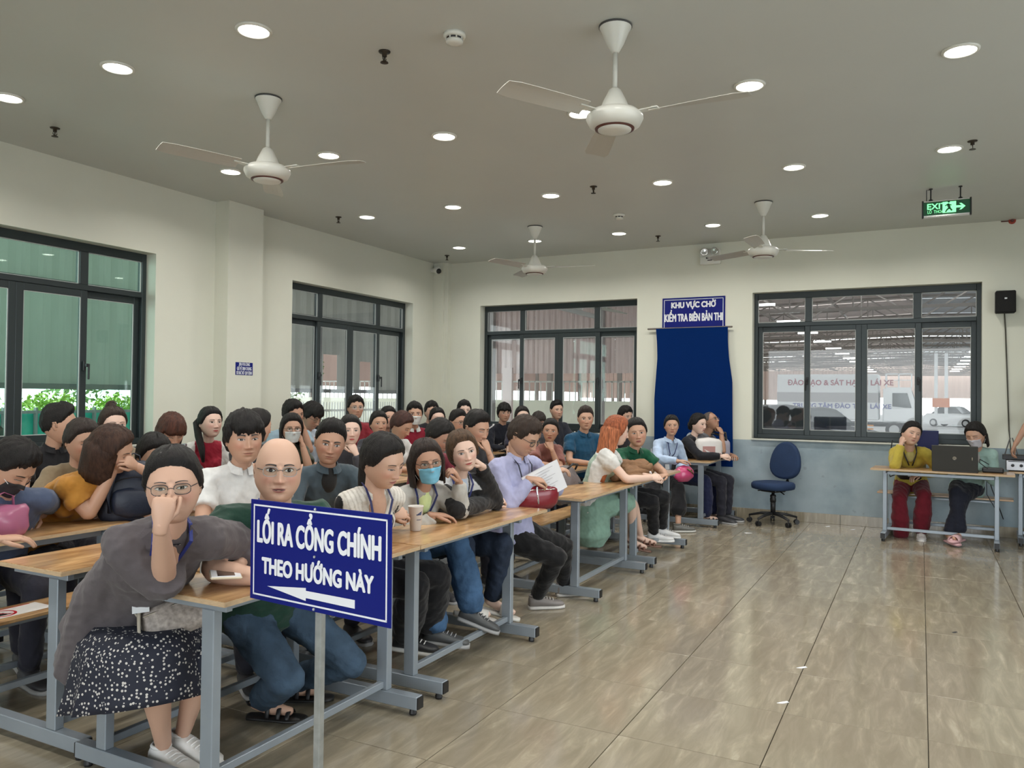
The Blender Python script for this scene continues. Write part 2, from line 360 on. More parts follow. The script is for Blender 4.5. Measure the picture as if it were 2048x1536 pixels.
# floor tiles 0.6 m: joints found at y = 1.6/2 ... ; each tile a bevelled slab
TX0, TY0, TS = on_z(1317.6, 1380.3, 0).x, on_z(1317.6, 1380.3, 0).y, None
p2 = on_z(1613.9, 1347.9, 0)
TS = 0.6
mb = MB(); mb.box((0, 0, 0), (TS-.0035, TS-.0035, .012), bev=.0015); tile_me = mb.mesh('floor_tile'); tile_me.materials.append(TILEM)
x = TX0-TS*12
cnt = 0; far_mb = MB()
i0 = int(math.floor((XN-TX0)/TS)); i1 = int(math.ceil((XB-TX0)/TS)); j0 = int(math.floor((YR-TY0)/TS)); j1 = int(math.ceil((YL-TY0)/TS))
for i in range(i0, i1):
    for j in range(j0, j1):
        xa, xb = max(TX0+i*TS, XN), min(TX0+(i+1)*TS, XB); ya, yb = max(TY0+j*TS, YR), min(TY0+(j+1)*TS, YL)
        if xb-xa < .02 or yb-ya < .02: continue
        c = Vector(((xa+xb)/2, (ya+yb)/2, -.006))
        d = c-Vector((0, 0, CAMZ)); dep = d.dot(_f)
        u = FPX*d.dot(RGT)/dep if dep > .3 else 9e9
        if dep > 1.2 and abs(u) < 1250 and cnt < 290:
            o = link('floor_tile', tile_me, None, FLOOR, loc=c); o.scale = ((xb-xa)/TS, (yb-ya)/TS, 1); cnt += 1
        else: far_mb.box(c, (xb-xa-.0035, yb-ya-.0035, .012), bev=.0015)
o = obj('floor_tile_field', far_mb, TILEM, FLOOR); o['kind'] = 'stuff'

# ------------------------------------------------------------------ windows: dark aluminium, three top lights over four sashes
def make_window(name, axis, lo, hi, pos, sgn, flip, glass):
    """axis: direction the window runs along ('x' left wall, 'y' back wall); pos: frame plane; sgn: outward direction"""
    root = bpy.data.objects.new(name, None); COL.objects.link(root); root['kind'] = 'structure'
    root.location = (lo, pos, 0) if axis == 'x' else (pos, hi, 0)
    wv = hi-lo; z0, z1 = WIN['z0'], WIN['z1']
    def B(mbx, u0, u1, za, zb, d0, d1, bev=.003):
        if axis == 'x': mbx.bb(u0, u1, sgn*d0, sgn*d1, za, zb, bev=bev)
        else: mbx.bb(sgn*d0, sgn*d1, -u1, -u0, za, zb, bev=bev)
    # u runs left to right as seen from inside
    F = lambda k: k*wv/2.46
    m = MB(); t = .045
    B(m, 0, t, z0, z1, 0, .07); B(m, wv-t, wv, z0, z1, 0, .07); B(m, t, wv-t, z1-t-.03, z1, 0, .07); B(m, t, wv-t, z0, z0+.05, 0, .07)
    B(m, t, wv-t, 2.375, 2.425, 0, .07)
    B(m, F(.605), F(.68), 2.425, z1-.075, 0.002, .068); B(m, F(1.785), F(1.865), 2.425, z1-.075, .002, .068)
    obj('window_frame', m, ALUM, root)
    zt, zb = 2.375, z0+.05
    sash = [(F(.045), F(.645), .045), (F(.60), F(1.235), .008), (F(1.235), F(1.865), .008), (F(1.82), F(2.415), .045)]
    for k, (a, b, d) in enumerate(sash):
        m = MB(); w = .062 if k in (1, 2) else .052
        B(m, a, a+w, zb, zt, d, d+.032); B(m, b-w, b, zb, zt, d, d+.032)
        B(m, a+w, b-w, zt-.062, zt, d, d+.032); B(m, a+w, b-w, zb, zb+.062, d, d+.032)
        s = obj('window_sash', m, ALUM, root)
        m = MB(); B(m, a+w-.006, b-w+.006, zb+.056, zt-.056, d+.013, d+.019, bev=0); obj('pane', m, glass, s)
        m = MB(); g = .006   # pale rubber gasket round the pane
        for (ua, ub, za, zc) in ((a+w, a+w+g, zb+.062, zt-.062), (b-w-g, b-w, zb+.062, zt-.062), (a+w, b-w, zb+.062, zb+.062+g), (a+w, b-w, zt-.062-g, zt-.062)): B(m, ua, ub, za, zc, d+.006, d+.014, bev=0)
        obj('gasket', m, mat('grey gasket', (0.5, 0.52, 0.5), 0.6), s)
        if k in (1, 2):   # lever handle on the meeting stile
            hu = a+.031 if k == 1 else b-.031; hz = 1.70; m = MB()
            B(m, hu-.012, hu+.012, hz-.045, hz+.045, -.018, d, bev=.004); B(m, hu-.022 if k == 1 else hu-.004, hu+.004 if k == 1 else hu+.022, hz-.01, hz+.02, -.045, -.016, bev=.004)
            q = -1 if k == 1 else 1
            B(m, min(hu+q*.012, hu+q*.026), max(hu+q*.012, hu+q*.026), hz-.12, hz+.018, -.052, -.034, bev=.004)
            obj('handle', m, BLACKP, s)
    for (a, b) in ((F(.045), F(.605)), (F(.68), F(1.785)), (F(1.865), F(2.415))):
        m = MB(); B(m, a, b, 2.425, z1-.075, .03, .036, bev=0); obj('pane', m, glass, root)
        m = MB(); g = .007
        for (ua, ub, za, zc) in ((a, a+g, 2.425, z1-.075), (b-g, b, 2.425, z1-.075), (a, b, 2.425, 2.425+g), (a, b, z1-.075-g, z1-.075)): B(m, ua, ub, za, zc, .018, .03, bev=0)
        obj('gasket', m, mat('grey gasket', (0.5, 0.52, 0.5), 0.6), root)
    # plastered reveal and sill
    m = MB()
    B(m, -.004, wv+.004, z0-.02, z0, -.165, .0, bev=.003); obj('window_sill', m, mat('sill plaster', (0.55, 0.56, 0.50), 0.6), root)
    return root
make_window('window_1', 'x', LW[0][0], LW[0][1], YL+.13, 1, False, GL_GREEN)
make_window('window_2', 'x', LW[1][0], LW[1][1], YL+.13, 1, False, GL_CLEAR)
make_window('window_3', 'y', BW[1][0], BW[1][1], XB+.13, 1, False, GL_CLEAR)
make_window('window_4', 'y', BW[0][0], BW[0][1], XB+.13, 1, False, GL_CLEAR)

# ------------------------------------------------------------------ ceiling fittings
LEDM = mat('led diffuser', (1, 1, 1), 0.5, emit=(1.0, 0.97, 0.90), estr=14.0)
m = MB(); m.lathe([(.098, 0), (.098, -.006), (.090, -.012), (.082, -.012), (.080, -.004), (.080, 0)], n=32); ring = obj('trim_ring', m, WHITEP, smooth=True)
m = MB(); m.lathe([(.079, -.001), (.079, -.005), (.0, -.006)][:2]+[(.02, -.007)], n=32); disc = obj('diffuser', m, LEDM, smooth=True)
COL.objects.unlink(ring); COL.objects.unlink(disc)
rows_x = [1.18, 3.15, 5.09, 7.05, 9.03]; cols_y = [5.48, 4.36, 3.235, 2.11, 0.965, -0.195]
ordx = {3.15: 'nearest', 5.09: 'second', 7.05: 'third', 9.03: 'farthest'}; ordy = ['leftmost', 'second from left', 'third from left', 'fourth from left', 'fifth from left', 'rightmost']
for x in rows_x:
    for j, y in enumerate(cols_y):
        vis = x > 2 and not (x == 3.15 and j > 2) and not (x > 9 and j == 5)
        l = area_light('lamp', (x, y, ZC-.02), (0, 0, 0), .15, .15, 10, (1.0, 0.965, 0.91), 'DISK')
        l.data.spread = math.radians(150)
        if not vis: continue
        t = thing('downlight', f"round white ceiling downlight, {ordy[j]} in the {ordx[x]} row of lights", 'downlight', (x, y, ZC), group='recessed ceiling downlights')
        for s in (ring, disc):
            c = s.copy(); COL.objects.link(c); c.parent = t
        l.parent = t; l.location = (0, 0, -.02)

def make_fan(x, y, label, rot, tip=False):
    t = thing('ceiling_fan', label, 'ceiling fan', (x, y, ZC), rot, group='white ceiling fans')
    m = MB(); m.lathe([(.085, 0), (.085, -.012), (.074, -.03), (.045, -.10), (.022, -.14), (.016, -.145)], n=28); obj('canopy', m, WHITEP, t, smooth=True)
    m = MB(); m.lathe([(.086, -.0005), (.089, -.003), (.089, -.009), (.086, -.011)], n=28); obj('canopy_rim', m, mat('dark trim', (.06, .06, .06), .4), t, smooth=True)
    m = MB(); m.lathe([(.013, -.14), (.013, -.345)], n=12); obj('downrod', m, WHITEP, t, smooth=True)
    m = MB(); m.lathe([(.018, -.335), (.032, -.345), (.060, -.40), (.078, -.445), (.082, -.455)], n=28); obj('lower_canopy', m, WHITEP, t, smooth=True)
    m = MB(); m.lathe([(.08, -.452), (.125, -.462), (.150, -.485), (.152, -.50), (.135, -.535), (.105, -.55), (.09, -.552)], n=36); obj('motor_housing', m, WHITEP, t, smooth=True)
    m = MB(); m.lathe([(.093, -.550), (.105, -.5505), (.104, -.556), (.092, -.557)], n=32); obj('trim_band', m, mat('brown band', (.10, .03, .02), .4), t, smooth=True)
    m = MB(); m.lathe([(.091, -.551), (.088, -.562), (.05, -.568), (.01, -.569)], n=32); obj('motor_cap', m, WHITEP, t, smooth=True)
    for k in range(3):
        a = k*2*PI/3; ca, sa = math.cos(a), math.sin(a); R = Matrix.Rotation(a, 3, 'Z')
        m = MB()
        rows = []
        for i in range(9):
            u = i/8; r = .20+u*.50; w = .050+.022*math.sin(u*PI*.5); w *= 1 if u < .93 else .8
            rows.append((r, w, .012-.003*u))
        vs = []; fs = []
        for (r, w, tw) in rows:
            for q in range(5):
                s_ = -1+2*q/4; zz = -.475+s_*.018*(1-.4*(r-.2)/.5)-.004*s_*s_
                vs.append(R @ Vector((r, s_*w, zz)))
        nn = len(vs); vs += [v+Vector((0, 0, -.003)) for v in vs]
        for i in range(8):
            for q in range(4):
                a0 = i*5+q; fs.append((a0, a0+1, a0+6, a0+5)); fs.append((nn+a0, nn+a0+5, nn+a0+6, nn+a0+1))
        bd = [q for q in range(5)]+[i*5+4 for i in range(1, 9)]+[40+q for q in range(3, -1, -1)]+[i*5 for i in range(7, 0, -1)]
        for i in range(len(bd)): a0, b0 = bd[i], bd[(i+1) % len(bd)]; fs.append((a0, nn+a0, nn+b0, b0))
        m.add(vs, fs); bl = obj('blade', m, mat('fan blade', (.52, .51, .46), .4), t, smooth=False)
        m = MB(); m.bar(R @ Vector((.12, 0, -.478)), R @ Vector((.24, 0, -.474)), .045, .006, bev=.002); m.bar(R @ Vector((.22, -.02, -.474)), R @ Vector((.22, .02, -.474)), .03, .008)
        obj('blade_bracket', m, WHITEP, bl)
    return t
def blade_angle(px, py, x, y):   # world heading of a blade whose tip shows at a pixel (blade plane height)
    p = on_z(px, py, ZC-.475); return math.atan2(p.y-y, p.x-x)
for (px, py, tx, ty, lab) in ((1231, 52, 1530, 180, 'nearest and largest white ceiling fan, right of centre'), (537, 196, 760, 318, 'white ceiling fan over the left rows, near the green-lit ceiling'),
                              (1070, 453, 1183, 531, 'far white ceiling fan above the middle back window'), (1527, 404, 1612, 500, 'far white ceiling fan above the large right window')):
    p = on_z(px, py, ZC); make_fan(p.x, p.y, lab, blade_angle(tx, ty, p.x, p.y))

def make_sprinkler(px, py, label):
    p = on_z(px, py, ZC); t = thing('fire_sprinkler', label, 'sprinkler', p, group='black ceiling sprinklers')
    m = MB(); m.lathe([(.035, 0), (.033, -.006), (.014, -.009), (.014, -.03), (.01, -.03)], n=16); obj('escutcheon', m, mat('dark bronze', (.05, .04, .03), .4, metal=.6), t, smooth=True)
    m = MB()
    for s_ in (-1, 1): m.tube([(s_*.01, 0, -.028), (s_*.016, 0, -.042), (s_*.004, 0, -.062)], .003, n=6)
    m.lathe([(.004, -.03), (.004, -.062)], n=8); obj('yoke', m, mat('dark bronze', (0, 0, 0)), t)
    m = MB(); m.lathe([(.022, -.062), (.024, -.066), (.004, -.068)], n=12); obj('deflector', m, mat('dark bronze', (0, 0, 0)), t)
for px, py, lab in ((769, 103, 'nearest dark sprinkler, at the top of the photo'), (110, 256, 'dark sprinkler far left near the ceiling edge'), (677, 434, 'dark sprinkler left of the fifth light, above the middle of the left wall'),
                    (1187, 373, 'dark sprinkler in the middle of the ceiling'), (1316, 472, 'dark sprinkler near the back wall above the banner'), (894, 511, 'dark sprinkler near the far corner by the camera dome'),
                    (1945, 282, 'dark sprinkler at the right beside a downlight')):
    make_sprinkler(px, py, lab)
def make_smoke(px, py, label):
    p = on_z(px, py, ZC); t = thing('smoke_detector', label, 'smoke detector', p, group='ceiling smoke detectors')
    m = MB(); m.lathe([(.062, 0), (.062, -.012), (.058, -.022), (.05, -.024)], n=28); obj('base', m, WHITEP, t, smooth=True)
    m = MB(); m.lathe([(.045, -.022), (.042, -.038)], n=28); obj('vent_ring', m, BLACKP, t)
    m = MB(); m.lathe([(.048, -.036), (.046, -.05), (.025, -.056), (.0101, -.057)], n=28); obj('cap', m, WHITEP, t, smooth=True)
    m = MB()
    for k in range(8):
        a = k*PI/4; m.bar((.046*math.cos(a), .046*math.sin(a), -.022), (.046*math.cos(a), .046*math.sin(a), -.038), .006, .006)
    obj('rib', m, WHITEP, t)
make_smoke(909, 68, 'round smoke detector near the top centre of the ceiling'); make_smoke(1238, 429, 'small round smoke detector far off near the back wall')

# exit sign
EXG = mat('exit green face', (.004, .05, .02), .3, emit=(.01, .16, .05), estr=.12)
EXL = mat('exit lit legend', (.3, .9, .5), .4, emit=(.25, 1.0, .42), estr=1.1)
pc = on_z(1893, 374, ZC); xs = pc.x
q = lambda px, py: on_x(px, py, xs)
yL, yR, zt, zb = q(1847, 410).y, q(1940, 403).y, q(1893, 399).z, q(1893, 432).z
t = thing('exit_sign', 'green lit EXIT sign hanging from two ceiling rods', 'exit sign', (xs, (yL+yR)/2, zb))
hw = (yL-yR)/2; hh = zt-zb
m = MB(); m.bb(0.0, .03, -hw, hw, .018, hh-.012); obj('panel', m, EXG, t)
m = MB(); m.bb(-.006, .036, -hw, hw, hh-.012, hh, bev=.003); m.bb(-.006, .036, -hw, hw, 0, .018, bev=.003); obj('rail', m, CHROME, t)
m = MB(); m.bb(-.008, .038, -hw-.014, -hw, -.004, hh+.004, bev=.003); m.bb(-.008, .038, hw, hw+.014, -.004, hh+.004, bev=.003); obj('end_cap', m, BLACKP, t)
for yy in (hw*.68, -hw*.60):
    m = MB(); m.tube([(.015, yy, hh), (.015, yy, ZC-zb)], .006, n=8); m.lathe([(.02, hh), (.018, hh+.01), (.006, hh+.02)], c=(.015, yy, 0), n=12)
    if yy > 0: m.tube([(.015, yy+.035, hh), (.015, yy+.035, ZC-zb-.01), (.015, yy, ZC-zb-.01)], .004, n=6)
    m.lathe([(.016, ZC-zb-.008), (.016, ZC-zb)], c=(.015, yy, 0), n=12); obj('hanging_rod', m, BLACKP, t)
RB = Matrix(((0, 0, -1), (-1, 0, 0), (0, 1, 0)))     # text facing -X (toward the room)
o = Vector((xs-.002, (yL+yR)/2, zb))
text_obj('lettering', 'EXIT', .075, o+Vector((0, hw*.42, hh*.62)), RB, EXL, t, bold=.0015, width=.155)
text_obj('lettering', 'LỐI THOÁT', .04, o+Vector((0, hw*.42, hh*.30)), RB, EXL, t, width=.15)
m = MB()
s = hw*.30; c0 = -hw*.12
m.bb(-.0035, -.001, c0-.055, c0+.055, hh*.2, hh*.86); obj('lit_door', m, EXL, t)
m = MB()
for (a, b, w) in (((-.005, .012, .125), (-.005, -.002, .082), .022), ((-.005, -.002, .082), (-.005, .02, .062), .014), ((-.005, .02, .062), (-.005, .03, .04), .011), ((-.005, -.002, .082), (-.005, -.022, .052), .014),
                  ((-.005, .012, .118), (-.005, .034, .105), .009), ((-.005, .012, .118), (-.005, -.018, .108), .009)):
    k = hh/.17; A = (a[0], a[1]+c0, a[2]*k+.0); Bp = (b[0], b[1]+c0, b[2]*k); m.bar(A, Bp, w, .002, up=(1, 0, 0))
m.lathe([(.0095, 0), (.0095, .002)], c=(-.006, c0+.004, .145*hh/.17), n=10, axis='x'); obj('running_figure', m, EXG, t)
m = MB(); m.prism([(.0, .010), (.055, .010), (.035, .03), (.052, .03), (.085, 0), (.052, -.03), (.035, -.03), (.055, -.010), (.0, -.010)], .002, origin=(-.004, -hw*.36, hh*.52), ex=(0, -1, 0), ez=(1, 0, 0)); obj('arrow', m, EXL, t)

# emergency light on the back wall
p = on_x(1422, 514, XB); t = thing('emergency_light', 'white twin-lamp emergency light high on the back wall', 'emergency light', (XB, p.y, p.z))
m = MB(); m.bb(-.06, 0, -.13, .13, -.10, -.0, bev=.008); m.bb(-.05, 0, -.13, .13, 0, .10, bev=.01); obj('housing', m, WHITEP, t)
for s_ in (-1, 1):
    R = Matrix.Rotation(s_*.25, 3, 'Z'); m = MB(); m.lathe([(.02, 0), (.045, -.03), (.05, -.055), (.042, -.058), (.012, -.045)], c=(-.05, s_*.075, .055), axis='x', n=18, R=R); obj('lamp_head', m, CHROME, t, smooth=True)
m = MB(); m.bb(-.064, -.06, -.05, .05, -.03, -.012); m.bb(-.064, -.06, -.03, .03, -.055, -.045); obj('indicator_strip', m, BLACKP, t)
# small red alarm head at the right of the ceiling line, cctv dome in the corner
p = on_x(2024, 442, XB); t = thing('alarm_beacon', 'small red alarm head at the top of the back wall, far right', 'alarm', (XB, p.y, p.z))
m = MB(); m.lathe([(.035, 0), (.035, -.02), (.02, -.03)], axis='x', n=16); obj('base', m, mat('alarm red', (.35, .05, .03), .4), t); m = MB(); m.lathe([(.018, -.028), (.014, -.05)], axis='x', n=12); m.tube([(-.01, .1, .0), (-.01, 0, 0)], .006); obj('lens', m, mat('dark red lens', (.10, .02, .015), .3), t)
p = on_y(877, 537, 6.30); t = thing('security_camera', 'small white dome security camera with black lens in the far corner', 'camera', (9.93, 6.42, p.z))
m = MB(); m.sphere((0, -.02, 0), (.062, .062, .062), n=16, m=10); m.bb(-.03, .07, .0, .09, -.03, .03, bev=.01); obj('housing', m, WHITEP, t, smooth=True)
m = MB(); m.sphere((-.02, -.055, -.018), (.040, .040, .040), n=14, m=8); obj('lens', m, BLACKP, t, smooth=True)
# wall loudspeaker and its cable
pa, pb = on_x(1991, 582, XB-.12), on_x(2032, 625, XB-.12); yc = (pa.y+pb.y)/2; hw = abs(pa.y-pb.y)/2; hz = abs(pa.z-pb.z)/2; zc = (pa.z+pb.z)/2
t = thing('wall_speaker', 'black box loudspeaker mounted high on the back wall at the right', 'loudspeaker', (XB, yc, zc))
m = MB(); m.bb(-.14, -.02, -hw, hw, -hz, hz, bev=.01); obj('cabinet', m, mat('speaker black', (.006, .006, .007), .8), t)
m = MB(); m.bb(-.146, -.14, -hw+.008, hw-.008, -hz+.008, hz-.008, bev=.003); obj('grille', m, mat('speaker cloth', (.01, .01, .01), .9, bump=.5, bscale=300), t)
m = MB(); m.bb(-.149, -.146, -.012, .012, hz*.22, hz*.36); obj('badge', m, CHROME, t)
m = MB(); m.bb(-.02, 0, -.03, .03, -.05, .05); obj('bracket', m, BLACKP, t)
pts = [on_x(px, py, XB-.012) for px, py in ((2009, 626), (2011, 660), (2014, 740), (2016, 800), (2018, 860), (2022, 905))]
m = MB(); m.tube([tuple(p) for p in pts], .007, n=6); tag(obj('speaker_cable', m, mat('dark cable', (.05, .045, .03), .5)), 'thin dark cable running down the wall from the black loudspeaker', 'cable')

# ------------------------------------------------------------------ signs
def board(name, label, cat, P0, ex, ez, w, h, lines, thick=.004, border=.012, m_b=SIGNBLUE):
    """P0 centre of the face, ex to the viewer's right, ez up; lines: (text, size, dx, dz, width, bold)"""
    ex = Vector(ex).normalized(); ez = Vector(ez).normalized(); nrm = ex.cross(ez).normalized()   # towards viewer
    R = Matrix((ex, ez, nrm)).transposed()
    t = thing(name, label, cat, P0)
    m = MB(); m.box((0, 0, -thick/2), (w, h, thick), bev=.001); o = obj('board', m, m_b, t); o.matrix_basis = R.to_4x4()
    if border:
        m = MB(); b = border; g = border*.9; W2, H2 = w/2-b, h/2-b; k = max(.0035, w*.0085)
        m.bb(-W2, W2, H2-k, H2, 0, .0008); m.bb(-W2, W2, -H2, -H2+k, 0, .0008); m.bb(-W2, -W2+k, -H2, H2, 0, .0008); m.bb(W2-k, W2, -H2, H2, 0, .0008)
        o = obj('border_line', m, SIGNWHITE, t); o.matrix_basis = R.to_4x4()
    for (s, size, dx, dz, width, bold) in lines:
        text_obj('lettering', s, size, Vector(P0)+ex*dx+ez*dz+nrm*.0006, R, SIGNWHITE, t, bold=bold, depth=.0006, width=width)
    return t, R, nrm
# directional sign on a galvanised post in front of the first desks
DR, DL = 2.40, 2.765
def at_depth(px, py, dep): return Vector((0, 0, CAMZ))+ray(px, py)/FPX*dep
tl, bl = at_depth(505, 998, DL), at_depth(497, 1195, DL); tr, br = at_depth(785, 1030, DR), at_depth(780, 1257, DR)
ctr = (tl+bl+tr+br)/4; ex = ((tr-tl)+(br-bl))/2; SW = Vector((ex.x, ex.y, 0)).length; SH = ((tl-bl).length+(tr-br).length)/2
exh = ex.normalized(); 
t, R, nrm = board('direction_sign', 'large blue direction sign with white lettering and arrow on a steel post', 'sign', ctr, exh, (0, 0, 1) if False else (exh.cross(Vector((0, 0, 1)))).cross(exh), SW, SH,
      [('LỐI RA CỔNG CHÍNH', SH*.30, -.002, SH*.175, SW*.875, .0032), ('THEO HƯỚNG NÀY', SH*.215, -.004, -SH*.155, SW*.79, .0030)], border=.016)
m = MB(); m.prism([(-.36*SW, -.0*SH), (-.07*SW, .055*SH), (-.07*SW, .028*SH), (.27*SW, .033*SH), (.27*SW, -.045*SH), (-.07*SW, -.040*SH), (-.07*SW, -.068*SH)], .0008, origin=(0, -.345*SH, 0), ex=(1, 0, 0), ey=(0, 1, 0), ez=(0, 0, 1))
o = obj('arrow', m, SIGNWHITE, t); o.matrix_basis = R.to_4x4()
pp = ctr-nrm*.028+exh*(-.005)
m = MB(); m.bb(pp.x-ctr.x-.013, pp.x-ctr.x+.013, pp.y-ctr.y-.013, pp.y-ctr.y+.013, -ctr.z+.012, SH*.46, bev=.003); obj('post', m, GALV, t)
m = MB()
for dz in (.47*SH, 0.02*SH, -.475*SH):
    c = Vector(ctr)*0+exh*(-.005)+Vector((0, 0, 1))*dz; m.sphere(c+nrm*.002, (.005, .005, .005), n=8, m=5)
obj('rivet', m, GALV, t)
m = MB(); m.bar((pp.x-ctr.x-.18, pp.y-ctr.y, -ctr.z+.012), (pp.x-ctr.x+.18, pp.y-ctr.y, -ctr.z+.012), .03, .024); m.bar((pp.x-ctr.x, pp.y-ctr.y-.18, -ctr.z+.012), (pp.x-ctr.x, pp.y-ctr.y+.18, -ctr.z+.012), .03, .024); obj('cross_foot', m, GALV, t)
# banner sign on the back wall and blue cloth on its rod
tl, br = on_x(1325, 597, XB-.012), on_x(1450, 655, XB-.012)
w = tl.y-br.y; zt, zb2 = on_x(1388, 594.5, XB).z, on_x(1388, 657, XB).z-.10; h = zt-zb2
board('waiting_area_sign', 'blue wall sign reading KHU VỰC CHỜ KIỂM TRA BIÊN BẢN THI', 'sign', Vector((XB-.012, (tl.y+br.y)/2, (zt+zb2)/2)), (0, -1, 0), (0, 0, 1), w, h,
      [('KHU VỰC CHỜ', .10, 0, h/2-.10, w*.70, .005), ('KIỂM TRA BIÊN BẢN THI', .135, 0, h/2-.265, w*.915, .004)], thick=.01, border=.022)
CLOTHB = mat('blue banner cloth', (.0008, .018, .105), .9, spec=.08, bump=.15, bscale=90)
rodL, rodR = on_x(1296, 658.5, XB-.05), on_x(1464, 653, XB-.05); zr = (rodL.z+rodR.z)/2
t = thing('cloth_banner', 'plain royal blue cloth hanging on a thin rod below the wall sign', 'cloth', (XB-.05, (rodL.y+rodR.y)/2, zr))
yc = (rodL.y+rodR.y)/2
m = MB(); m.tube([(0, rodL.y-yc, 0), (0, rodR.y-yc, 0)], .012, n=8); obj('rod', m, mat('rod brown', (.14, .12, .10), .5), t)
vs = []; fs = []; NU, NV = 40, 40; zbot = .62
edgeL = [(0, on_x(1315, 660, XB).y), (.12, on_x(1317, 700, XB).y), (.25, on_x(1318, 720, XB).y), (.6, on_x(1312, 800, XB).y), (1, on_x(1312, 860, XB).y)]
edgeR = [(0, on_x(1458, 656, XB).y), (.12, on_x(1458, 690, XB).y), (.25, on_x(1460, 720, XB).y), (.45, on_x(1467, 770, XB).y), (1, on_x(1468, 860, XB).y)]
for j in range(NV+1):
    v = j/NV; z = (zbot-zr)*v
    a = np.interp(v*1.15, [e[0] for e in edgeL], [e[1] for e in edgeL]); b = np.interp(v*1.15, [e[0] for e in edgeR], [e[1] for e in edgeR])
    for i in range(NU+1):
        u = i/NU; y = a+(b-a)*u-yc
        xo = -.018-.010*math.sin(u*9+v*3)*v-.012*math.sin(u*23+1.3*v*5)*v*(1-v*.5)-.02*v*(1 if u > .93 or u < .05 else 0)*.3
        vs.append((xo, y, z))
for j in range(NV):
    for i in range(NU): a0 = j*(NU+1)+i; fs.append((a0, a0+1, a0+NU+2, a0+NU+1))
n0 = len(vs); vs += [(v[0]+.003, v[1], v[2]) for v in vs]; fs += [tuple(reversed([i+n0 for i in f])) for f in fs]
m = MB(); m.add(vs, fs); obj('cloth', m, CLOTHB, t, smooth=True)
# little notice on the column
a, b = on_y(471, 724, 6.31), on_y(505, 751, 6.31)
board('wall_notice', 'small blue notice with white lettering on the left wall column', 'sign', Vector(((a.x+b.x)/2, 6.308, (a.z+b.z)/2)), (1, 0, 0), (0, 0, 1), b.x-a.x, a.z-b.z,
      [('XIN VUI LÒNG', .045, 0, .045, .15, .0004), ('GIỮ VỆ SINH CHUNG', .05, 0, -.0, .2, .0004), ('BỎ RÁC NƠI QUY ĐỊNH', .05, 0, -.045, .21, .0004)], border=0)
# ------------------------------------------------------------------ desk-and-bench units (plywood tops on grey steel frames)
def desk_unit(label, x0, x1, fr, P=(0, 0), rz=0.0, width=.42, group='joined desk and bench units', bench=(None, None)):
    """local: u along the desk, v from the front edge (0) to the bench; P world position of u=0,v=0"""
    t = thing('desk_bench', label, 'desk', (P[0], P[1], 0), rz, group)
    m = MB(); c = .035; top = [(x0, 0), (x1, 0), (x1, width), (x0, width)]
    m.prism([(x0+c*.3, 0), (x1-c*.3, 0), (x1, c*.3), (x1, width), (x0, width), (x0, c*.3)], .020, origin=(0, 0, .732), ex=(1, 0, 0), ey=(0, 1, 0), ez=(0, 0, 1)); obj('desktop', m, WOODM, t)
    m = MB(); e = .0015
    for (a, b) in (((x0-e, 0-e), (x1+e, 0-e)), ((x0-e, 0), (x0-e, width)), ((x1+e, 0), (x1+e, width)), ((x0, width+e), (x1, width+e))): m.bar((a[0], a[1], .741), (b[0], b[1], .741), .003, .017)
    obj('desk_edging', m, EDGEM, t)
    b0 = bench[0] if bench[0] is not None else x0; b1 = bench[1] if bench[1] is not None else x1
    m = MB(); m.bb(b0, b1, .565, .805, .432, .450, bev=.003); s = obj('bench_seat', m, WOODM, t)
    for f in fr:
        m = MB(); m.bb(f-.025, f+.025, -.085, .83, .03, .09, bev=.003); bb_ = obj('base_bar', m, STEELM, t)
        for v in (-.088, .833): m = MB(); m.bb(f-.022, f+.022, v-.004, v+.004, .034, .086); obj('end_cap', m, BLACKP, bb_)
        for v in (-.05, .78): m = MB(); m.lathe([(.016, 0), (.018, .008), (.014, .03)], c=(f, v, 0), n=12); obj('glide_foot', m, BLACKP, bb_)
        m = MB(); m.bb(f-.02, f+.02, .085, .145, .09, .705, bev=.003); obj('desk_post', m, STEELM, t)
        m = MB(); m.bb(f-.02, f+.02, .655, .710, .09, .412, bev=.003); obj('bench_post', m, STEELM, t)
        m = MB(); m.bb(f-.015, f+.015, .03, width-.03, .702, .732, bev=.002); obj('support_rail', m, STEELM, t); m = MB(); m.bb(f-.015, f+.015, .58, .79, .41, .432, bev=.002); obj('bench_rail', m, STEELM, t)
    for (v, z, h) in ((.115, .115, .03), (.682, .115, .03), (.115, .70, .03), (.682, .40, .02)):
        m = MB(); m.bb(fr[0]+.02, fr[1]-.02, v-.014, v+.014, z-h/2, z+h/2, bev=.002); obj('stretcher', m, STEELM, t)
    return t
Y1, Y2, Y3, Y4, Y5 = 2.125, 3.035, 3.875, 4.76, 5.62
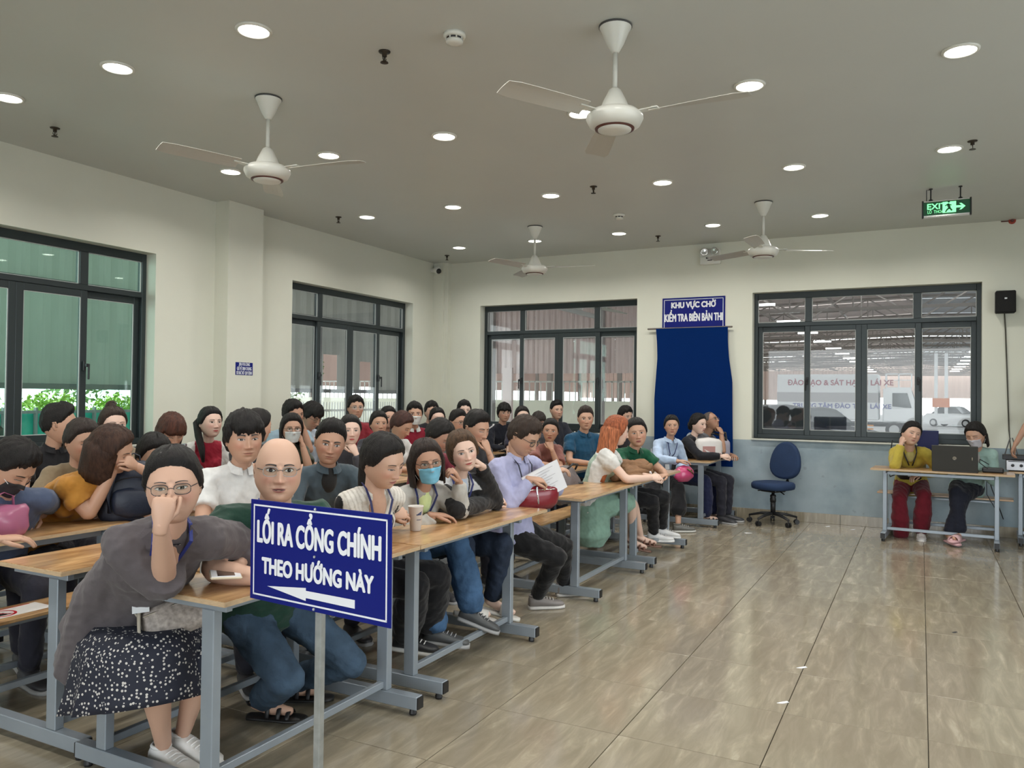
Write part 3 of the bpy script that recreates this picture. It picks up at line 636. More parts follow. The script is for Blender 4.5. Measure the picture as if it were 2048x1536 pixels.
U = [('desk and bench at the front, woman in grey blazer sits at it', 1.98, 3.17, (2.03, 3.06), Y1), ('desk behind the blue sign where the striped vest and blue mask women sit', 3.18, 4.62, (3.28, 4.31), Y1),
     ('front column desk with the dark phone wallet lying on its near end', 5.21, 6.55, (5.37, 6.43), Y1), ('front column desk under the brown jacket and cream cap', 6.56, 7.78, (6.69, 7.70), Y1),
     ('small far desk by the back wall with plastic bags on it', 9.05, 10.05, (9.09, 9.98), Y1),
     ('second column desk and bench at the left edge, empty top nearest the camera', 1.99, 3.2, (2.05, 3.1), Y2), ('second column desk behind the bald man', 3.24, 4.6, (3.32, 4.5), Y2),
     ('second column desk where the laughing man leans', 5.1, 6.5, (5.2, 6.4), Y2), ('second column desk with the beige gift bag on its far end', 6.75, 8.08, (6.85, 7.95), Y2), ('second column far desk under the middle back window', 8.5, 9.7, (8.6, 9.6), Y2),
     ('third column desk at the left edge with the navy backpack on it', 1.5, 2.95, (1.6, 2.85), Y3), ('third column desk behind the white polo man', 3.0, 4.3, (3.1, 4.2), Y3), ('third column desk hidden behind the vest woman', 4.5, 5.8, (4.6, 5.7), Y3),
     ('third column desk in the middle of the crowd', 6.0, 7.3, (6.1, 7.2), Y3), ('third column far desk', 7.6, 9.0, (7.7, 8.9), Y3),
     ('fourth column desk by the green window', 2.6, 3.9, (2.7, 3.8), Y4), ('fourth column desk before the striped sleeve woman', 4.1, 5.5, (4.2, 5.4), Y4), ('fourth column desk among the seated men', 6.0, 7.4, (6.1, 7.3), Y4), ('fourth column far desk near the corner', 7.7, 9.2, (7.8, 9.1), Y4)]
for (lab, a, b, fr, y) in U: desk_unit(lab, a, b, fr, P=(0, y))
L_, R_ = on_z(1741, 936, .752), on_z(2030, 951, .752)
ang = math.atan2(R_.y-L_.y, R_.x-L_.x); LEN = (R_-L_).length
rd = desk_unit('separate desk at the right with the laptop and two women', 0, LEN, (.13, LEN-.15), P=(L_.x, L_.y), rz=ang, group='desks at the right')
du, dv = Vector((math.cos(ang), math.sin(ang), 0)), Vector((-math.sin(ang), math.cos(ang), 0))
P2 = L_+du*(LEN-.04)+dv*.50
desk_unit('desk at the right edge holding the audio amplifier', 0, 1.2, (.1, 1.1), P=(P2.x, P2.y), rz=ang, group='desks at the right')

def place(px, py, z): return on_z(px, py, z)
ZD = .7525
# seat marking sticker on the left bench
t = thing('bench_sticker', 'white sticker with a red prohibition ring on the left bench seat', 'sticker', (2.16, 3.725, .4505), 0.0)
m = MB(); m.bb(-.13, .20, -.075, .075, 0, .001); obj('sheet', m, mat('sticker white', (.7, .68, .65), .35), t)
m = MB(); n = 28
for (ra, rb) in ((.062, .05),):
    vs = [(ra*math.cos(2*PI*i/n), ra*math.sin(2*PI*i/n), .0016) for i in range(n)]+[(rb*math.cos(2*PI*i/n), rb*math.sin(2*PI*i/n), .0016) for i in range(n)]
    m.add(vs, [(i, (i+1) % n, n+(i+1) % n, n+i) for i in range(n)])
m.bar((-.04, .04, .0014), (.04, -.04, .0014), .008, .0004); m.bb(-.12, .17, .066, .073, .001, .0016); obj('red_ring', m, mat('sticker red', (.45, .01, .02), .4), t)
m = MB(); m.bb(-.02, .012, -.03, .008, .001, .0014); m.bb(-.03, .03, -.035, -.028, .001, .0014); m.sphere((-.004, .022, .001), (.01, .01, .0006), n=10, m=4); obj('seated_pictogram', m, BLACKP, t)

def phone(name, label, cat, loc, rz, w, l, th, m_body, m_scr, tilt=(0, 0)):
    t = thing(name, label, cat, loc, rz); t.rotation_euler = (tilt[0], tilt[1], rz)
    m = MB(); m.box((0, 0, th/2), (w, l, th), bev=.004); obj('body', m, m_body, t)
    m = MB(); m.box((0, 0, th+.0003), (w-.012, l-.03, .0006)); obj('screen', m, m_scr, t); return t
SCR = mat('dark screen', (.006, .006, .008), .08, spec=.6)
phone('mobile_phone', 'dark phone lying on the left desk beside the mustard shirt', 'phone', place(150, 1037, ZD), .6, .072, .15, .009, BLACKP, SCR)
phone('phone_wallet', 'closed black phone wallet on the near end of a desk', 'wallet', place(1152, 966, ZD), -.9, .085, .155, .018, mat('black leather', (.015, .013, .012), .4, bump=.2), mat('grey leather', (.07, .06, .05), .5, bump=.2))
p = place(1105, 978, ZD)
t = thing('pen', 'white pen lying at the corner of the desk with the phone wallet', 'pen', p, .3); m = MB(); m.tube([(-.06, 0, .005), (.06, 0, .005)], .005, n=8); obj('barrel', m, mat('pen white', (.7, .7, .75), .3), t)
# paper coffee cup in the striped-vest woman's hands
CUP = place(831, 1061, ZD)
t = thing('paper_cup', 'pale printed paper cup held on the desk by the woman in the striped vest', 'cup', CUP)
m = MB(); m.lathe([(.026, 0), (.028, .002), (.040, .125), (.042, .127), (.042, .131), (.038, .131), (.036, .12), (.024, .006)], n=28); obj('cup_wall', m, mat('paper cup', (.66, .62, .58), .55), t, smooth=True)
m = MB()
for k in range(5): a = -2.4+k*.16; m.bar((.0362*math.cos(a), .0362*math.sin(a), .085), (.0375*math.cos(a+.1), .0375*math.sin(a+.1), .09+.004*k), .002, .006)
for k in range(4): a = -2.35+k*.2; m.bar((.0335*math.cos(a), .0335*math.sin(a), .06), (.034*math.cos(a+.12), .034*math.sin(a+.12), .06), .002, .004)
obj('print', m, mat('cup print', (.05, .07, .16), .5), t)

def soft(name, mb, m, parent, amp=.012, sc=9, seed=0, levels=2, rnd=.6):
    """cloth-like lump: subdivided and creased with noise, baked"""
    me = mb.mesh(name, False, True); bm = bmesh.new(); bm.from_mesh(me); bmesh.ops.remove_doubles(bm, verts=bm.verts, dist=1e-5)
    bmesh.ops.recalc_face_normals(bm, faces=bm.faces)
    bmesh.ops.subdivide_edges(bm, edges=bm.edges, cuts=levels, use_grid_fill=True, smooth=rnd)
    bm.normal_update()
    for v in bm.verts:
        n = noise.noise(v.co*sc+Vector((seed*7.1, seed, 0)))+.5*noise.noise(v.co*sc*2.3+Vector((0, seed*3.3, 0)))
        v.co += v.normal*n*amp
    for f in bm.faces: f.smooth = True
    bm.to_mesh(me); bm.free(); return link(name, me, m, parent)
# navy backpack standing on the third-column desk, against the mustard-shirt woman
p = Vector((3.03, 3.99, ZD))
t = thing('backpack', 'dark navy backpack standing on the left desk before the mustard shirt woman', 'backpack', p, math.radians(-35))
NAVY = mat('navy nylon', (.010, .016, .034), .5, bump=.25, bscale=30)
m = MB(); prof = [(0, .15, .085), (.04, .175, .105), (.13, .185, .11), (.22, .165, .10), (.29, .115, .075), (.325, .05, .035)]
vs = []; fs = []; n = 20
for (z, rx, ry) in prof:
    for j in range(n): a = 2*PI*j/n; ca, sa = math.cos(a), math.sin(a); vs.append((rx*math.copysign(abs(ca)**.75, ca), ry*math.copysign(abs(sa)**.75, sa), z))
for i in range(len(prof)-1):
    for j in range(n): fs.append((i*n+j, i*n+(j+1) % n, (i+1)*n+(j+1) % n, (i+1)*n+j))
fs += [tuple(range(n-1, -1, -1)), tuple((len(prof)-1)*n+j for j in range(n))]
m.add(vs, fs); soft('pack_body', m, NAVY, t, .014, 8, 1, 2)
m = MB(); m.tube([(-.035, -.02, .31), (-.03, -.02, .355), (0, -.02, .37), (.03, -.02, .355), (.035, -.02, .31)], (.009, .004), n=8); obj('top_handle', m, NAVY, t, smooth=True)
m = MB(); m.tube([(.10, -.085, .26), (.13, -.115, .16), (.12, -.11, .05)], (.02, .006), n=8); m.tube([(-.10, -.085, .26), (-.13, -.115, .16), (-.12, -.11, .05)], (.02, .006), n=8); obj('shoulder_strap', m, NAVY, t, smooth=True)
m = MB(); m.box((0, -.105, .10), (.20, .04, .14), bev=.018); soft('front_pocket', m, NAVY, t, .006, 10, 3, 2)
m = MB(); m.tube([(-.12, -.10, .20), (-.06, -.112, .235), (0, -.116, .245), (.06, -.112, .235), (.12, -.10, .20)], .003, n=6); obj('zip', m, BLACKP, t)
# pink translucent plastic bag at the left edge
PINK = mat('pink plastic', (.62, .20, .36), .2, coat=.6); PINK.node_tree.nodes['Principled BSDF'].inputs['Transmission Weight'].default_value = .35
p = place(5, 1075, ZD); t = thing('plastic_bag', 'pink translucent plastic bag on the desk at the left edge', 'bag', p)
m = MB(); m.box((0, 0, .075), (.20, .12, .15), bev=.02); soft('bag_film', m, PINK, t, .014, 14, 5, 3, .3)
m = MB(); m.tube([(-.05, 0, .14), (-.045, 0, .20), (0, 0, .22), (.045, 0, .20), (.05, 0, .14)], (.012, .003), n=6); obj('handle', m, PINK, t, smooth=True)
# beige gift bag with rope handles and ribbon bow
p = place(1157, 924, ZD); t = thing('gift_bag', 'beige paper gift bag with white rope handles and a ribbon bow on a desk', 'bag', p, .55)
KR = mat('kraft beige', (.42, .33, .21), .6)
m = MB(); vs = [(-.085, -.05, 0), (.085, -.05, 0), (.085, .05, 0), (-.085, .05, 0), (-.09, -.042, .20), (.09, -.042, .20), (.09, .042, .20), (-.09, .042, .20), (-.084, -.037, .20), (.084, -.037, .20), (.084, .037, .20), (-.084, .037, .20), (-.08, -.04, .01), (.08, -.04, .01), (.08, .04, .01), (-.08, .04, .01)]
m.add(vs, [(3, 2, 1, 0), (0, 1, 5, 4), (1, 2, 6, 5), (2, 3, 7, 6), (3, 0, 4, 7), (4, 5, 9, 8), (5, 6, 10, 9), (6, 7, 11, 10), (7, 4, 8, 11), (8, 9, 13, 12), (9, 10, 14, 13), (10, 11, 15, 14), (11, 8, 12, 15), (12, 13, 14, 15)]); obj('paper_body', m, KR, t)
ROPE = mat('white rope', (.7, .68, .6), .8)
for s_ in (-1, 1):
    m = MB(); m.tube([(-.045, s_*.042, .17), (-.045, s_*.045, .24), (-.03, s_*.045, .31), (0, s_*.045, .335), (.03, s_*.045, .31), (.045, s_*.045, .24), (.045, s_*.042, .17)], .0055, n=8); obj('rope_handle', m, ROPE, t, smooth=True)
m = MB()
for s_ in (-1, 1):
    for sz in (-1, 1): m.tube([(-.05, -.052, .13), (-.05+s_*.03, -.06, .13+sz*.03+.01), (-.05+s_*.055, -.054, .13+sz*.035)], (.012, .003), n=6)
m.sphere((-.05, -.055, .13), .011, n=8, m=6); obj('ribbon_bow', m, mat('satin ribbon', (.6, .52, .38), .35), t, smooth=True)
# brown folded jacket and cream cap / bag on the front column far desk
BRN = mat('brown cloth', (.22, .115, .055), .8, bump=.4, bscale=40, noise_amt=.15, nscale=20)
p = place(1268, 948, ZD); t = thing('folded_jacket', 'crumpled light brown jacket lying on the desk before the orange haired woman', 'jacket', (6.72, 2.285, ZD), .05); t.scale = (1.15, 1.0, 1.5)
m = MB()
for k in range(6):
    z = .018+k*.013; r = .30-.035*k
    pts = [(-r, -.08+.02*k, z), (-r*.5, -.11+.02*k+.02*math.sin(k*2), z+.012), (0, -.10+.03*math.sin(k*3), z), (r*.5, -.09+.02*math.cos(k), z+.012), (r, -.04, z)]
    m.tube(pts, [(.03, .016), (.07, .02), (.085, .022), (.07, .02), (.03, .014)], n=10)
    pts = [(-r*.9, .05, z), (-r*.4, .07+.01*k, z+.01), (r*.3, .05, z+.005), (r*.9, .04, z)]
    m.tube(pts, [(.03, .016), (.07, .02), (.07, .02), (.03, .014)], n=10)
soft('cloth', m, BRN, t, .010, 16, 2, 1)
m = MB(); m.tube([(-.06, -.20, .05), (-.03, -.205, .03), (-.05, -.215, .012)], (.012, .006), n=8); obj('white_tag', m, SIGNWHITE, t, smooth=True)
p = Vector((7.08, 2.38, ZD)); t = thing('cream_cap', 'cream cloth cap with dark underside lying on the brown jacket', 'cap', (7.12, 2.30, ZD+.03), -.5)
m = MB(); m.sphere((0, 0, .035), (.13, .11, .085), n=20, m=12); soft('crown', m, mat('cream cloth', (.62, .58, .47), .8, bump=.2), t, .008, 12, 4, 0)
m = MB(); m.sphere((-.14, 0, .03), (.10, .085, .012), n=18, m=6); obj('brim', m, mat('cream cloth', (0, 0, 0)), t, smooth=True)
# clear drinks cups near the light blue shirt lady
CLR = glass_mat('clear plastic', (.88, .92, .92), .12, .1)
p = place(1352, 940, ZD); t = thing('plastic_cup', 'clear plastic drink cup on the desk end by the light blue shirt lady', 'cup', (7.52, 2.34, ZD)); m = MB(); m.lathe([(.03, 0), (.042, .12), (.046, .125), (.04, .15), (.012, .155)], n=20); obj('cup_wall', m, CLR, t, smooth=True)
m = MB(); m.tube([(0, 0, .02), (.01, .005, .22)], .004, n=6); obj('straw', m, mat('straw grey', (.5, .52, .55), .4), t)
# shopping bag with print and grey handbag on the far desk
p = place(1430, 917, ZD)
t = thing('shopping_bag', 'white plastic shopping bag with faint print standing on the far desk', 'bag', (9.35, 2.22, ZD), -1.0)
m = MB(); m.box((0, 0, .12), (.30, .12, .24), bev=.03); soft('bag_film', m, mat('white plastic film', (.62, .60, .58), .35), t, .014, 10, 8, 3, .2)
m = MB(); m.bb(-.09, .06, -.073, -.069, .07, .16); m.bb(.08, .13, -.073, -.069, .03, .08); obj('print', m, mat('faint red print', (.42, .22, .2), .6), t)
t = thing('carrier_bag', 'clear grey plastic carrier bag behind the white shopping bag', 'bag', (9.56, 2.42, ZD), -1.2)
m = MB(); m.box((0, 0, .15), (.22, .12, .30), bev=.03); soft('bag_film', m, mat('grey film', (.35, .38, .42), .25), t, .016, 9, 12, 3, .2)
t = thing('handbag', 'grey handbag with black rolled handles at the wall end of the far desk', 'bag', (9.70, 2.20, ZD), -1.2)
m = MB(); m.box((0, 0, .11), (.30, .12, .22), bev=.03); soft('bag_body', m, mat('grey lilac cloth', (.34, .33, .40), .6), t, .01, 8, 14, 3, .25)
m = MB(); m.tube([(-.12, -.03, .20), (-.13, -.05, .28), (-.04, -.06, .30), (.05, -.06, .27), (.12, -.03, .20)], .015, n=10); m.tube([(-.12, .03, .20), (-.11, .05, .31), (0, .05, .33), (.11, .05, .30), (.12, .03, .20)], .015, n=10); obj('handle', m, mat('black leather', (0, 0, 0)), t, smooth=True)
# office chair by the back wall
CHB = mat('blue chair fabric', (.010, .030, .085), .85, bump=.3, bscale=200, noise_amt=.08)
t = thing('office_chair', 'blue fabric swivel office chair with black five-star base by the back wall', 'chair', (9.74, 1.545, 0), math.radians(62))
# local: chair faces +Y... seat centre at origin
def pad(mb_, c, rx, ry, rz_, ex=2.6, n=28, R=None, taper=0.0):
    vs = []; fs = []; lev = [(-1, .86), (-.8, .97), (-.2, 1.0), (.45, .99), (.85, .92), (1, .72)]
    for (zz, k) in lev:
        for j in range(n):
            a = 2*PI*j/n; ca, sa = math.cos(a), math.sin(a); xx = rx*k*math.copysign(abs(ca)**(2/ex), ca); yy = ry*k*math.copysign(abs(sa)**(2/ex), sa); xx *= 1-taper*(yy/ry)
            v = Vector((xx, yy, zz*rz_)); v = R @ v if R is not None else v; vs.append(v+Vector(c))
    for i in range(len(lev)-1):
        for j in range(n): fs.append((i*n+j, i*n+(j+1) % n, (i+1)*n+(j+1) % n, (i+1)*n+j))
    fs += [tuple(range(n-1, -1, -1)), tuple((len(lev)-1)*n+j for j in range(n))]; mb_.add(vs, fs)
m = MB(); pad(m, (0, 0, .455), .235, .225, .045); obj('seat', m, CHB, t, smooth=True)
R = Matrix.Rotation(math.radians(98), 3, 'X')
m = MB(); pad(m, (0, -.235, .74), .205, .225, .032, ex=2.3, R=R, taper=.18); obj('backrest', m, CHB, t, smooth=True)
m = MB(); m.tube([(0, -.05, .40), (0, -.22, .40), (0, -.27, .45), (0, -.275, .62)], (.035, .008), n=8); obj('back_bracket', m, BLACKP, t)
m = MB(); m.box((0, 0, .395), (.22, .2, .03), bev=.01); m.tube([(.1, 0, .39), (.2, .02, .375)], .007); m.tube([(-.1, 0, .39), (-.19, .05, .37)], .007); obj('mechanism', m, BLACKP, t)
m = MB(); m.lathe([(.028, .12), (.03, .3), (.018, .3), (.018, .39)], n=16); m.lathe([(.034, .26), (.036, .3), (.03, .31), (.036, .33), (.03, .345)], n=16); obj('gas_column', m, BLACKP, t, smooth=True)
for k in range(5):
    a = k*2*PI/5+.35; ca, sa = math.cos(a), math.sin(a)
    m = MB(); m.tube([(0, 0, .125), (ca*.14, sa*.14, .118), (ca*.28, sa*.28, .085)], [(.03, .02), (.024, .016), (.017, .012)], n=8); lg = obj('base_arm', m, BLACKP, t, smooth=True)
    m = MB(); w = Vector((ca*.28, sa*.28, .028)); sd = Vector((-sa, ca, 0))
    for s_ in (-1, 1): m.lathe([(.028, -.009), (.028, .009)], c=w+sd*s_*.016, n=14, R=Matrix.Rotation(a+PI/2, 3, 'Z'), axis='x')
    m.tube([w, (ca*.28, sa*.28, .085)], .008); obj('caster', m, BLACKP, lg)

# laptop on the right desk, with the audio gear
def dl(u, v, z=ZD): return Vector((L_.x, L_.y, 0))+du*u+dv*v+Vector((0, 0, z))
t = thing('laptop', 'open dark grey laptop with its lid toward the camera on the right desk', 'laptop', dl(.78, .03), ang)
LG = mat('laptop grey', (.045, .045, .042), .45, metal=.3)
m = MB(); m.bb(-.205, .205, .0, .25, 0, .018, bev=.005); obj('base', m, LG, t)
R = Matrix.Rotation(math.radians(12), 3, 'X'); m = MB(); m.box(R @ Vector((0, 0, .132))+Vector((0, -.004, .012)), (.41, .010, .262), R=R, bev=.004); obj('lid', m, LG, t)
m = MB(); m.lathe([(.017, 0), (.0175, .0012), (.0145, .0012), (.0145, 0)], n=24, R=R @ Matrix.Rotation(PI/2, 3, 'X'), c=R @ Vector((0, -.0056, .135))+Vector((0, -.004, .012))); obj('round_emblem', m, CHROME, t)
RT = R @ Matrix(((1, 0, 0), (0, 0, -1), (0, 1, 0)))
m = MB(); m.box(R @ Vector((.155, -.0056, .135))+Vector((0, -.004, .012)), (.006, .001, .03), R=R); obj('side_mark', m, CHROME, t)
m = MB(); m.bb(-.17, .17, .06, .16, .018, .0195); obj('keyboard', m, BLACKP, t)
def dp(u, v, z=ZD): return P2+du*u+dv*v+Vector((0, 0, z-P2.z))
t = thing('amplifier', 'silver audio amplifier with round black knobs at the right edge', 'amplifier', dp(.19, .02), ang)
m = MB(); m.bb(-.22, .22, 0, .28, .01, .115, bev=.004); obj('case', m, mat('amp case', (.10, .10, .11), .5), t); m = MB(); m.bb(-.215, .215, -.006, 0, .012, .112, bev=.002); obj('front_panel', m, mat('brushed silver', (.45, .45, .47), .35, metal=.5), t)
for k in range(5):
    m = MB(); m.lathe([(.016, 0), (.014, -.02), (.003, -.021)], c=(-.16+k*.075, -.006, .062), axis='y', n=16); obj('knob', m, BLACKP, t)
m = MB(); m.bb(-.2, .2, -.008, -.006, .10, .108); obj('top_trim', m, BLACKP, t)
t = thing('microphone_receiver', 'black wireless receiver box with two raised antennas on the amplifier', 'receiver', dp(.10, .12, ZD+.118), ang)
m = MB(); m.bb(-.16, .14, -.06, .08, 0, .05, bev=.004); obj('case', m, BLACKP, t)
for (u, tl) in ((-.14, .05), (-.02, -.05)):
    m = MB(); m.tube([(u, .05, .04), (u+tl, .05, .22)], .006, n=8); obj('antenna', m, mat('antenna grey', (.12, .12, .12), .5), t)
t = thing('power_adapter', 'black power box with coiled lead beside the laptop on the right desk', 'adapter', dl(LEN-.18, .16), ang)
m = MB(); m.bb(-.10, .09, 0, .12, 0, .05, bev=.012); obj('box', m, BLACKP, t); m = MB(); m.tube([(-.09, 0, .02), (-.16, -.01, .008), (-.25, .02, .006), (-.30, .0, .006), (-.33, .06, .006)], .004, n=6); m.tube([(-.05, -.01, .04), (-.12, -.02, .10), (-.12, .05, .13), (-.04, .08, .08)], .004, n=6); obj('lead', m, BLACKP, t)
t = thing('hanging_cables', 'black cables dangling below the amplifier desk at the right edge', 'cable', dp(.1, -.0, ZD))
m = MB(); m.tube([(0, .3, -.02), (.02, .25, -.2), (-.03, .2, -.35), (.03, .15, -.5)], .005, n=6); m.tube([(.05, .3, -.02), (.0, .3, -.25), (.06, .22, -.4), (.02, .2, -.62)], .004, n=6); obj('cable', m, BLACKP, t, smooth=True)
# navy board leaning on the back window sill behind the yellow blouse woman
p = on_x(1856, 881, 10.02); t = thing('navy_folder', 'plain navy blue board leaning on the back window sill', 'board', (10.02, p.y, 0))
m = MB(); m.bb(0, .02, -.105, .105, .86, 1.14, bev=.002); obj('panel', m, mat('navy board', (.004, .008, .08), .5), t)
m = MB(); m.bb(-.003, 0, -.105, .105, .86, .875); m.bb(-.003, 0, -.105, .105, 1.125, 1.14); m.bb(-.006, .094, .02, .03, .86, .87); obj('edge_strip', m, mat('navy trim', (.01, .02, .10), .5), t)
# thin flat flecks lying on the floor, white except the last dark one
for k, (px, py, s_) in enumerate(((1497, 1066, .05), (1655, 1053, .03), (1705, 1059, .03), (1603, 1335, .03), (1565, 1405, .03), (1908, 1265, .02))):
    p = on_z(px, py, .001); m = MB(); m.prism([(-s_, -.006), (-s_*.3, -.011), (s_, -.004), (s_*.8, .008), (-s_*.5, .010)], .0015, ex=(1, 0, 0), ey=(0, 1, 0), ez=(0, 0, 1))
    m2 = [Vector(v) for v in m.v]; m.v = [tuple((v.x, v.y, v.z+.004*math.sin(v.x*90))) for v in m2]
    labs = ['flat white fleck on the floor before the office chair', 'tiny white fleck by the skirting right of the chair', 'tiny white fleck near the yellow blouse woman desk', 'tiny white scrap in the middle of the open floor', 'white scrap on the open floor nearest the camera', 'dark speck of litter on the floor at the right']
    o = obj('floor_fleck', m, SIGNWHITE if k < 5 else BLACKP, loc=p, rot=(0, 0, -1.1)); tag(o, labs[k], 'litter', 'scraps on the floor')

# ------------------------------------------------------------------ outside: sheds, fences, planting, vehicles
ZG = -.6
m = MB(); m.bb(-60, 260, -160, 160, ZG-.2, ZG); tag(obj('yard', m, mat('yard concrete', (.60, .60, .60), .8, noise_amt=.12, nscale=.4)), 'pale concrete yard outside the windows', 'ground')
bpy.data.objects['yard']['kind'] = 'structure'; 
def corrug(m, P, ex, ez, w, h, amp=.03, pitch=.25, nrm=None, seg=4):
    ex = Vector(ex).normalized(); ez = Vector(ez).normalized(); nn = ex.cross(ez); n = max(2, int(w/pitch*seg)); vs = []; fs = []
    prof = [0, 1, 1, 0]
    for i in range(n+1):
        u = w*i/n; a = prof[i % 4]*amp
        for v in (0, h): vs.append(Vector(P)+ex*u+ez*v+nn*a)
    N = len(vs); vs += [v+nn*.004 for v in vs]
    for i in range(n): fs.append((2*i, 2*i+2, 2*i+3, 2*i+1)); fs.append((N+2*i, N+2*i+1, N+2*i+3, N+2*i+2))
    fs += [(2*i, N+2*i, N+2*i+2, 2*i+2) for i in range(n)]+[(2*i+1, 2*i+3, N+2*i+3, N+2*i+1) for i in range(n)]
    m.add(vs, fs)
SHEET = translucent_sheet('weathered sheet', (.50, .50, .47), .5); SHEETP = translucent_sheet('pinkish sheet', (.68, .58, .55), .45)
SHEETD = mat('grey steel', (.20, .20, .20), .6)
# left shed: hanging corrugated wall at y = 11 with openings, roof sheets above
t = thing('corrugated_screen', 'weathered corrugated metal screen wall outside the left windows', 'wall')
segs = [(2.0, 5.35, 1.55, 4.2), (5.35, 5.75, 2.55, 4.2), (5.35, 5.75, 1.55, 1.7), (5.75, 9.2, 1.55, 4.2), (9.2, 9.9, 2.3, 4.2), (9.9, 10.9, 1.55, 4.2), (10.9, 11.3, 2.35, 4.2), (11.3, 12.7, 1.55, 4.2), (12.7, 13.2, 2.3, 4.2), (13.2, 13.9, 1.55, 4.2), (13.9, 14.35, 2.2, 4.2), (14.35, 16, 1.55, 4.2)]
for (a, b, za, zb) in segs:
    m = MB(); corrug(m, (a, 11, za), (1, 0, 0), (0, 0, 1), b-a, zb-za, .05, .30); obj('sheet', m, SHEET, t)
m = MB(); m.bb(2, 16, 10.9, 10.98, 1.50, 1.58); m.bb(2, 16, 10.9, 10.98, 3.0, 3.06)
for x in (2.0, 5.5, 9.0, 12.5, 15.9): m.bb(x-.06, x+.06, 10.86, 10.98, ZG, 4.2)
obj('rail', m, SHEETD, t)
t = thing('awning_roof', 'corrugated awning roof with steel beams outside the left wall', 'roof')
for k in range(16):
    m = MB(); corrug(m, (-2+k*1.35, 6.75, 3.62), (1, 0, 0), (0, 4.6, .9), 1.33, 4.7, .035, .2); obj('sheet', m, translucent_sheet('roof sheet', (.62, .62, .56), .5), t)
m = MB()
for y, z in ((7.6, 3.66), (9.2, 3.95), (10.8, 4.25)): m.bb(-2, 19.5, y-.05, y+.05, z-.12, z-.02)
for x in (0.5, 3.7, 6.9, 10.1, 13.3, 16.5): m.bar((x, 6.75, 3.50), (x, 11.2, 4.30), .08, .14)
obj('beam', m, mat('beam pale', (.40, .40, .38), .5), t)
# green fence and hedge, parked scooter
GREENM = mat('green fence panel', (.03, .42, .32), .5); 
t = thing('green_fence', 'bright green metal fence behind the screen, seen through the left window', 'fence')
m = MB(); m.bb(4.5, 11.4, 13.0, 13.05, ZG, 1.12); obj('panel', m, GREENM, t)
m = MB()
for k in range(26): m.bb(4.6+k*.26, 4.6+k*.26+.03, 12.92, 12.99, ZG, 1.2)
m.bb(4.5, 11.4, 12.93, 12.97, 1.1, 1.15); m.bb(4.5, 11.4, 12.93, 12.97, .2, .25); obj('post', m, SHEETD, t)
t = thing('picket_fence', 'pale railing fence with pickets seen through the second window', 'fence')
m = MB(); m.bb(11.5, 24, 13.0, 13.04, .1, .15); m.bb(11.5, 24, 13.0, 13.04, 1.05, 1.1); m.bb(11.5, 24, 13, 13.1, ZG, -.1); obj('rail', m, mat('pale rail', (.55, .55, .5), .6), t)
pk = MB(); pk.bb(-.012, .012, -.012, .012, -.1, 1.28); pm = pk.mesh('picket'); pm.materials.append(mat('pale rail', (0, 0, 0)))
for k in range(120): link('picket', pm, None, t, loc=(11.5+k*.104, 13.02, 0))
def bush(name, label, c, r, col, n, seed, grp, ls=.05, stem=True):
    t = thing(name, label, 'shrub', (c[0], c[1], ZG), group=grp); g = np.random.default_rng(seed); mm = MB()
    for _ in range(n):
        v = g.normal(size=3); v /= np.linalg.norm(v); v *= g.random()**.4; p = Vector((v[0]*r[0], v[1]*r[1], r[2]+c[2]-ZG+v[2]*r[2])); a = Vector(g.normal(size=3)).normalized()*ls*(.6+g.random()); b_ = a.cross(Vector(g.normal(size=3))).normalized()*ls*.5
        mm.add([p-a, p+b_, p+a, p-b_], [(0, 1, 2, 3)])
    o = obj('foliage', mm, mat('leaf '+str(col), col, .6), t, fix=False); o['kind'] = 'stuff'
    if stem: m = MB(); m.tube([(0, 0, 0), (.05, 0, (c[2]-ZG)+r[2]*.8)], [.05, .03], n=6); obj('stem', m, mat('bark', (.12, .09, .06), .8), t)
for k, x in enumerate((7.3, 8.7, 10.1, 11.4)): bush('hedge_shrub', 'yellow green shrub behind the green fence, '+('nearest the left frame', 'second from the left', 'third from the left', 'last at the right')[k], (x, 13.7, .75), (.70, .4, .35), (.30, .42, .06), 900, 20+k, 'shrubs behind the green fence')
for k, (x, y) in enumerate(((6.6, 16), (11.5, 17), (14.5, 18), (18, 17))): bush('garden_tree', 'leafy green tree beyond the screen, '+('seen in the left window', 'first in the second window', 'middle of the second window', 'last toward the corner')[k], (x, y, 1.2), (1.3, 1.0, 1.1), (.16, .26, .07), 1400, 40+k, 'trees beyond the screen', .08)
# back shed (middle window): pinkish corrugated wall at x = 21, roof with purlins rising toward the building
t = thing('back_shed', 'pinkish corrugated shed wall and roof seen through the middle back window', 'shed')
for k in range(6):
    m = MB(); corrug(m, (21, 12.6-k*1.25, 2.15), (0, -1, 0), (0, 0, 1), 1.24, 2.1, .04, .18); obj('wall_sheet', m, SHEETP, t)
for k in range(14):
    m = MB(); corrug(m, (10.9, 12.6-k*1.25, 4.7), (0, -1, 0), (10.4, 0, -.3), 1.22, 10.4, -.04, .3); obj('roof_sheet', m, SHEETP, t)
m = MB()
for x in (12.2, 14.4, 16.6, 18.8, 20.6): m.bb(x-.04, x+.04, 3, 12.6, 4.35, 4.5)
for y in (8, 11.5): m.bar((11, y, 4.35), (21, y, 4.1), .12, .22); m.bb(20.8, 21.0, y-.1, y+.1, ZG, 4.3)
m.bb(20.9, 21, 5, 12.6, 3.15, 3.3); m.bar((12.5, 5.0, 4.3), (17.5, 13, 4.2), .1, .14); obj('beam', m, mat('shed beam', (.28, .26, .25), .6), t)
m = MB(); m.bb(20.5, 20.6, 6.5, 7.0, ZG, 1.6); m.bb(20.5, 20.6, 10.6, 10.9, ZG, 2.3); obj('column', m, SHEETP, t)
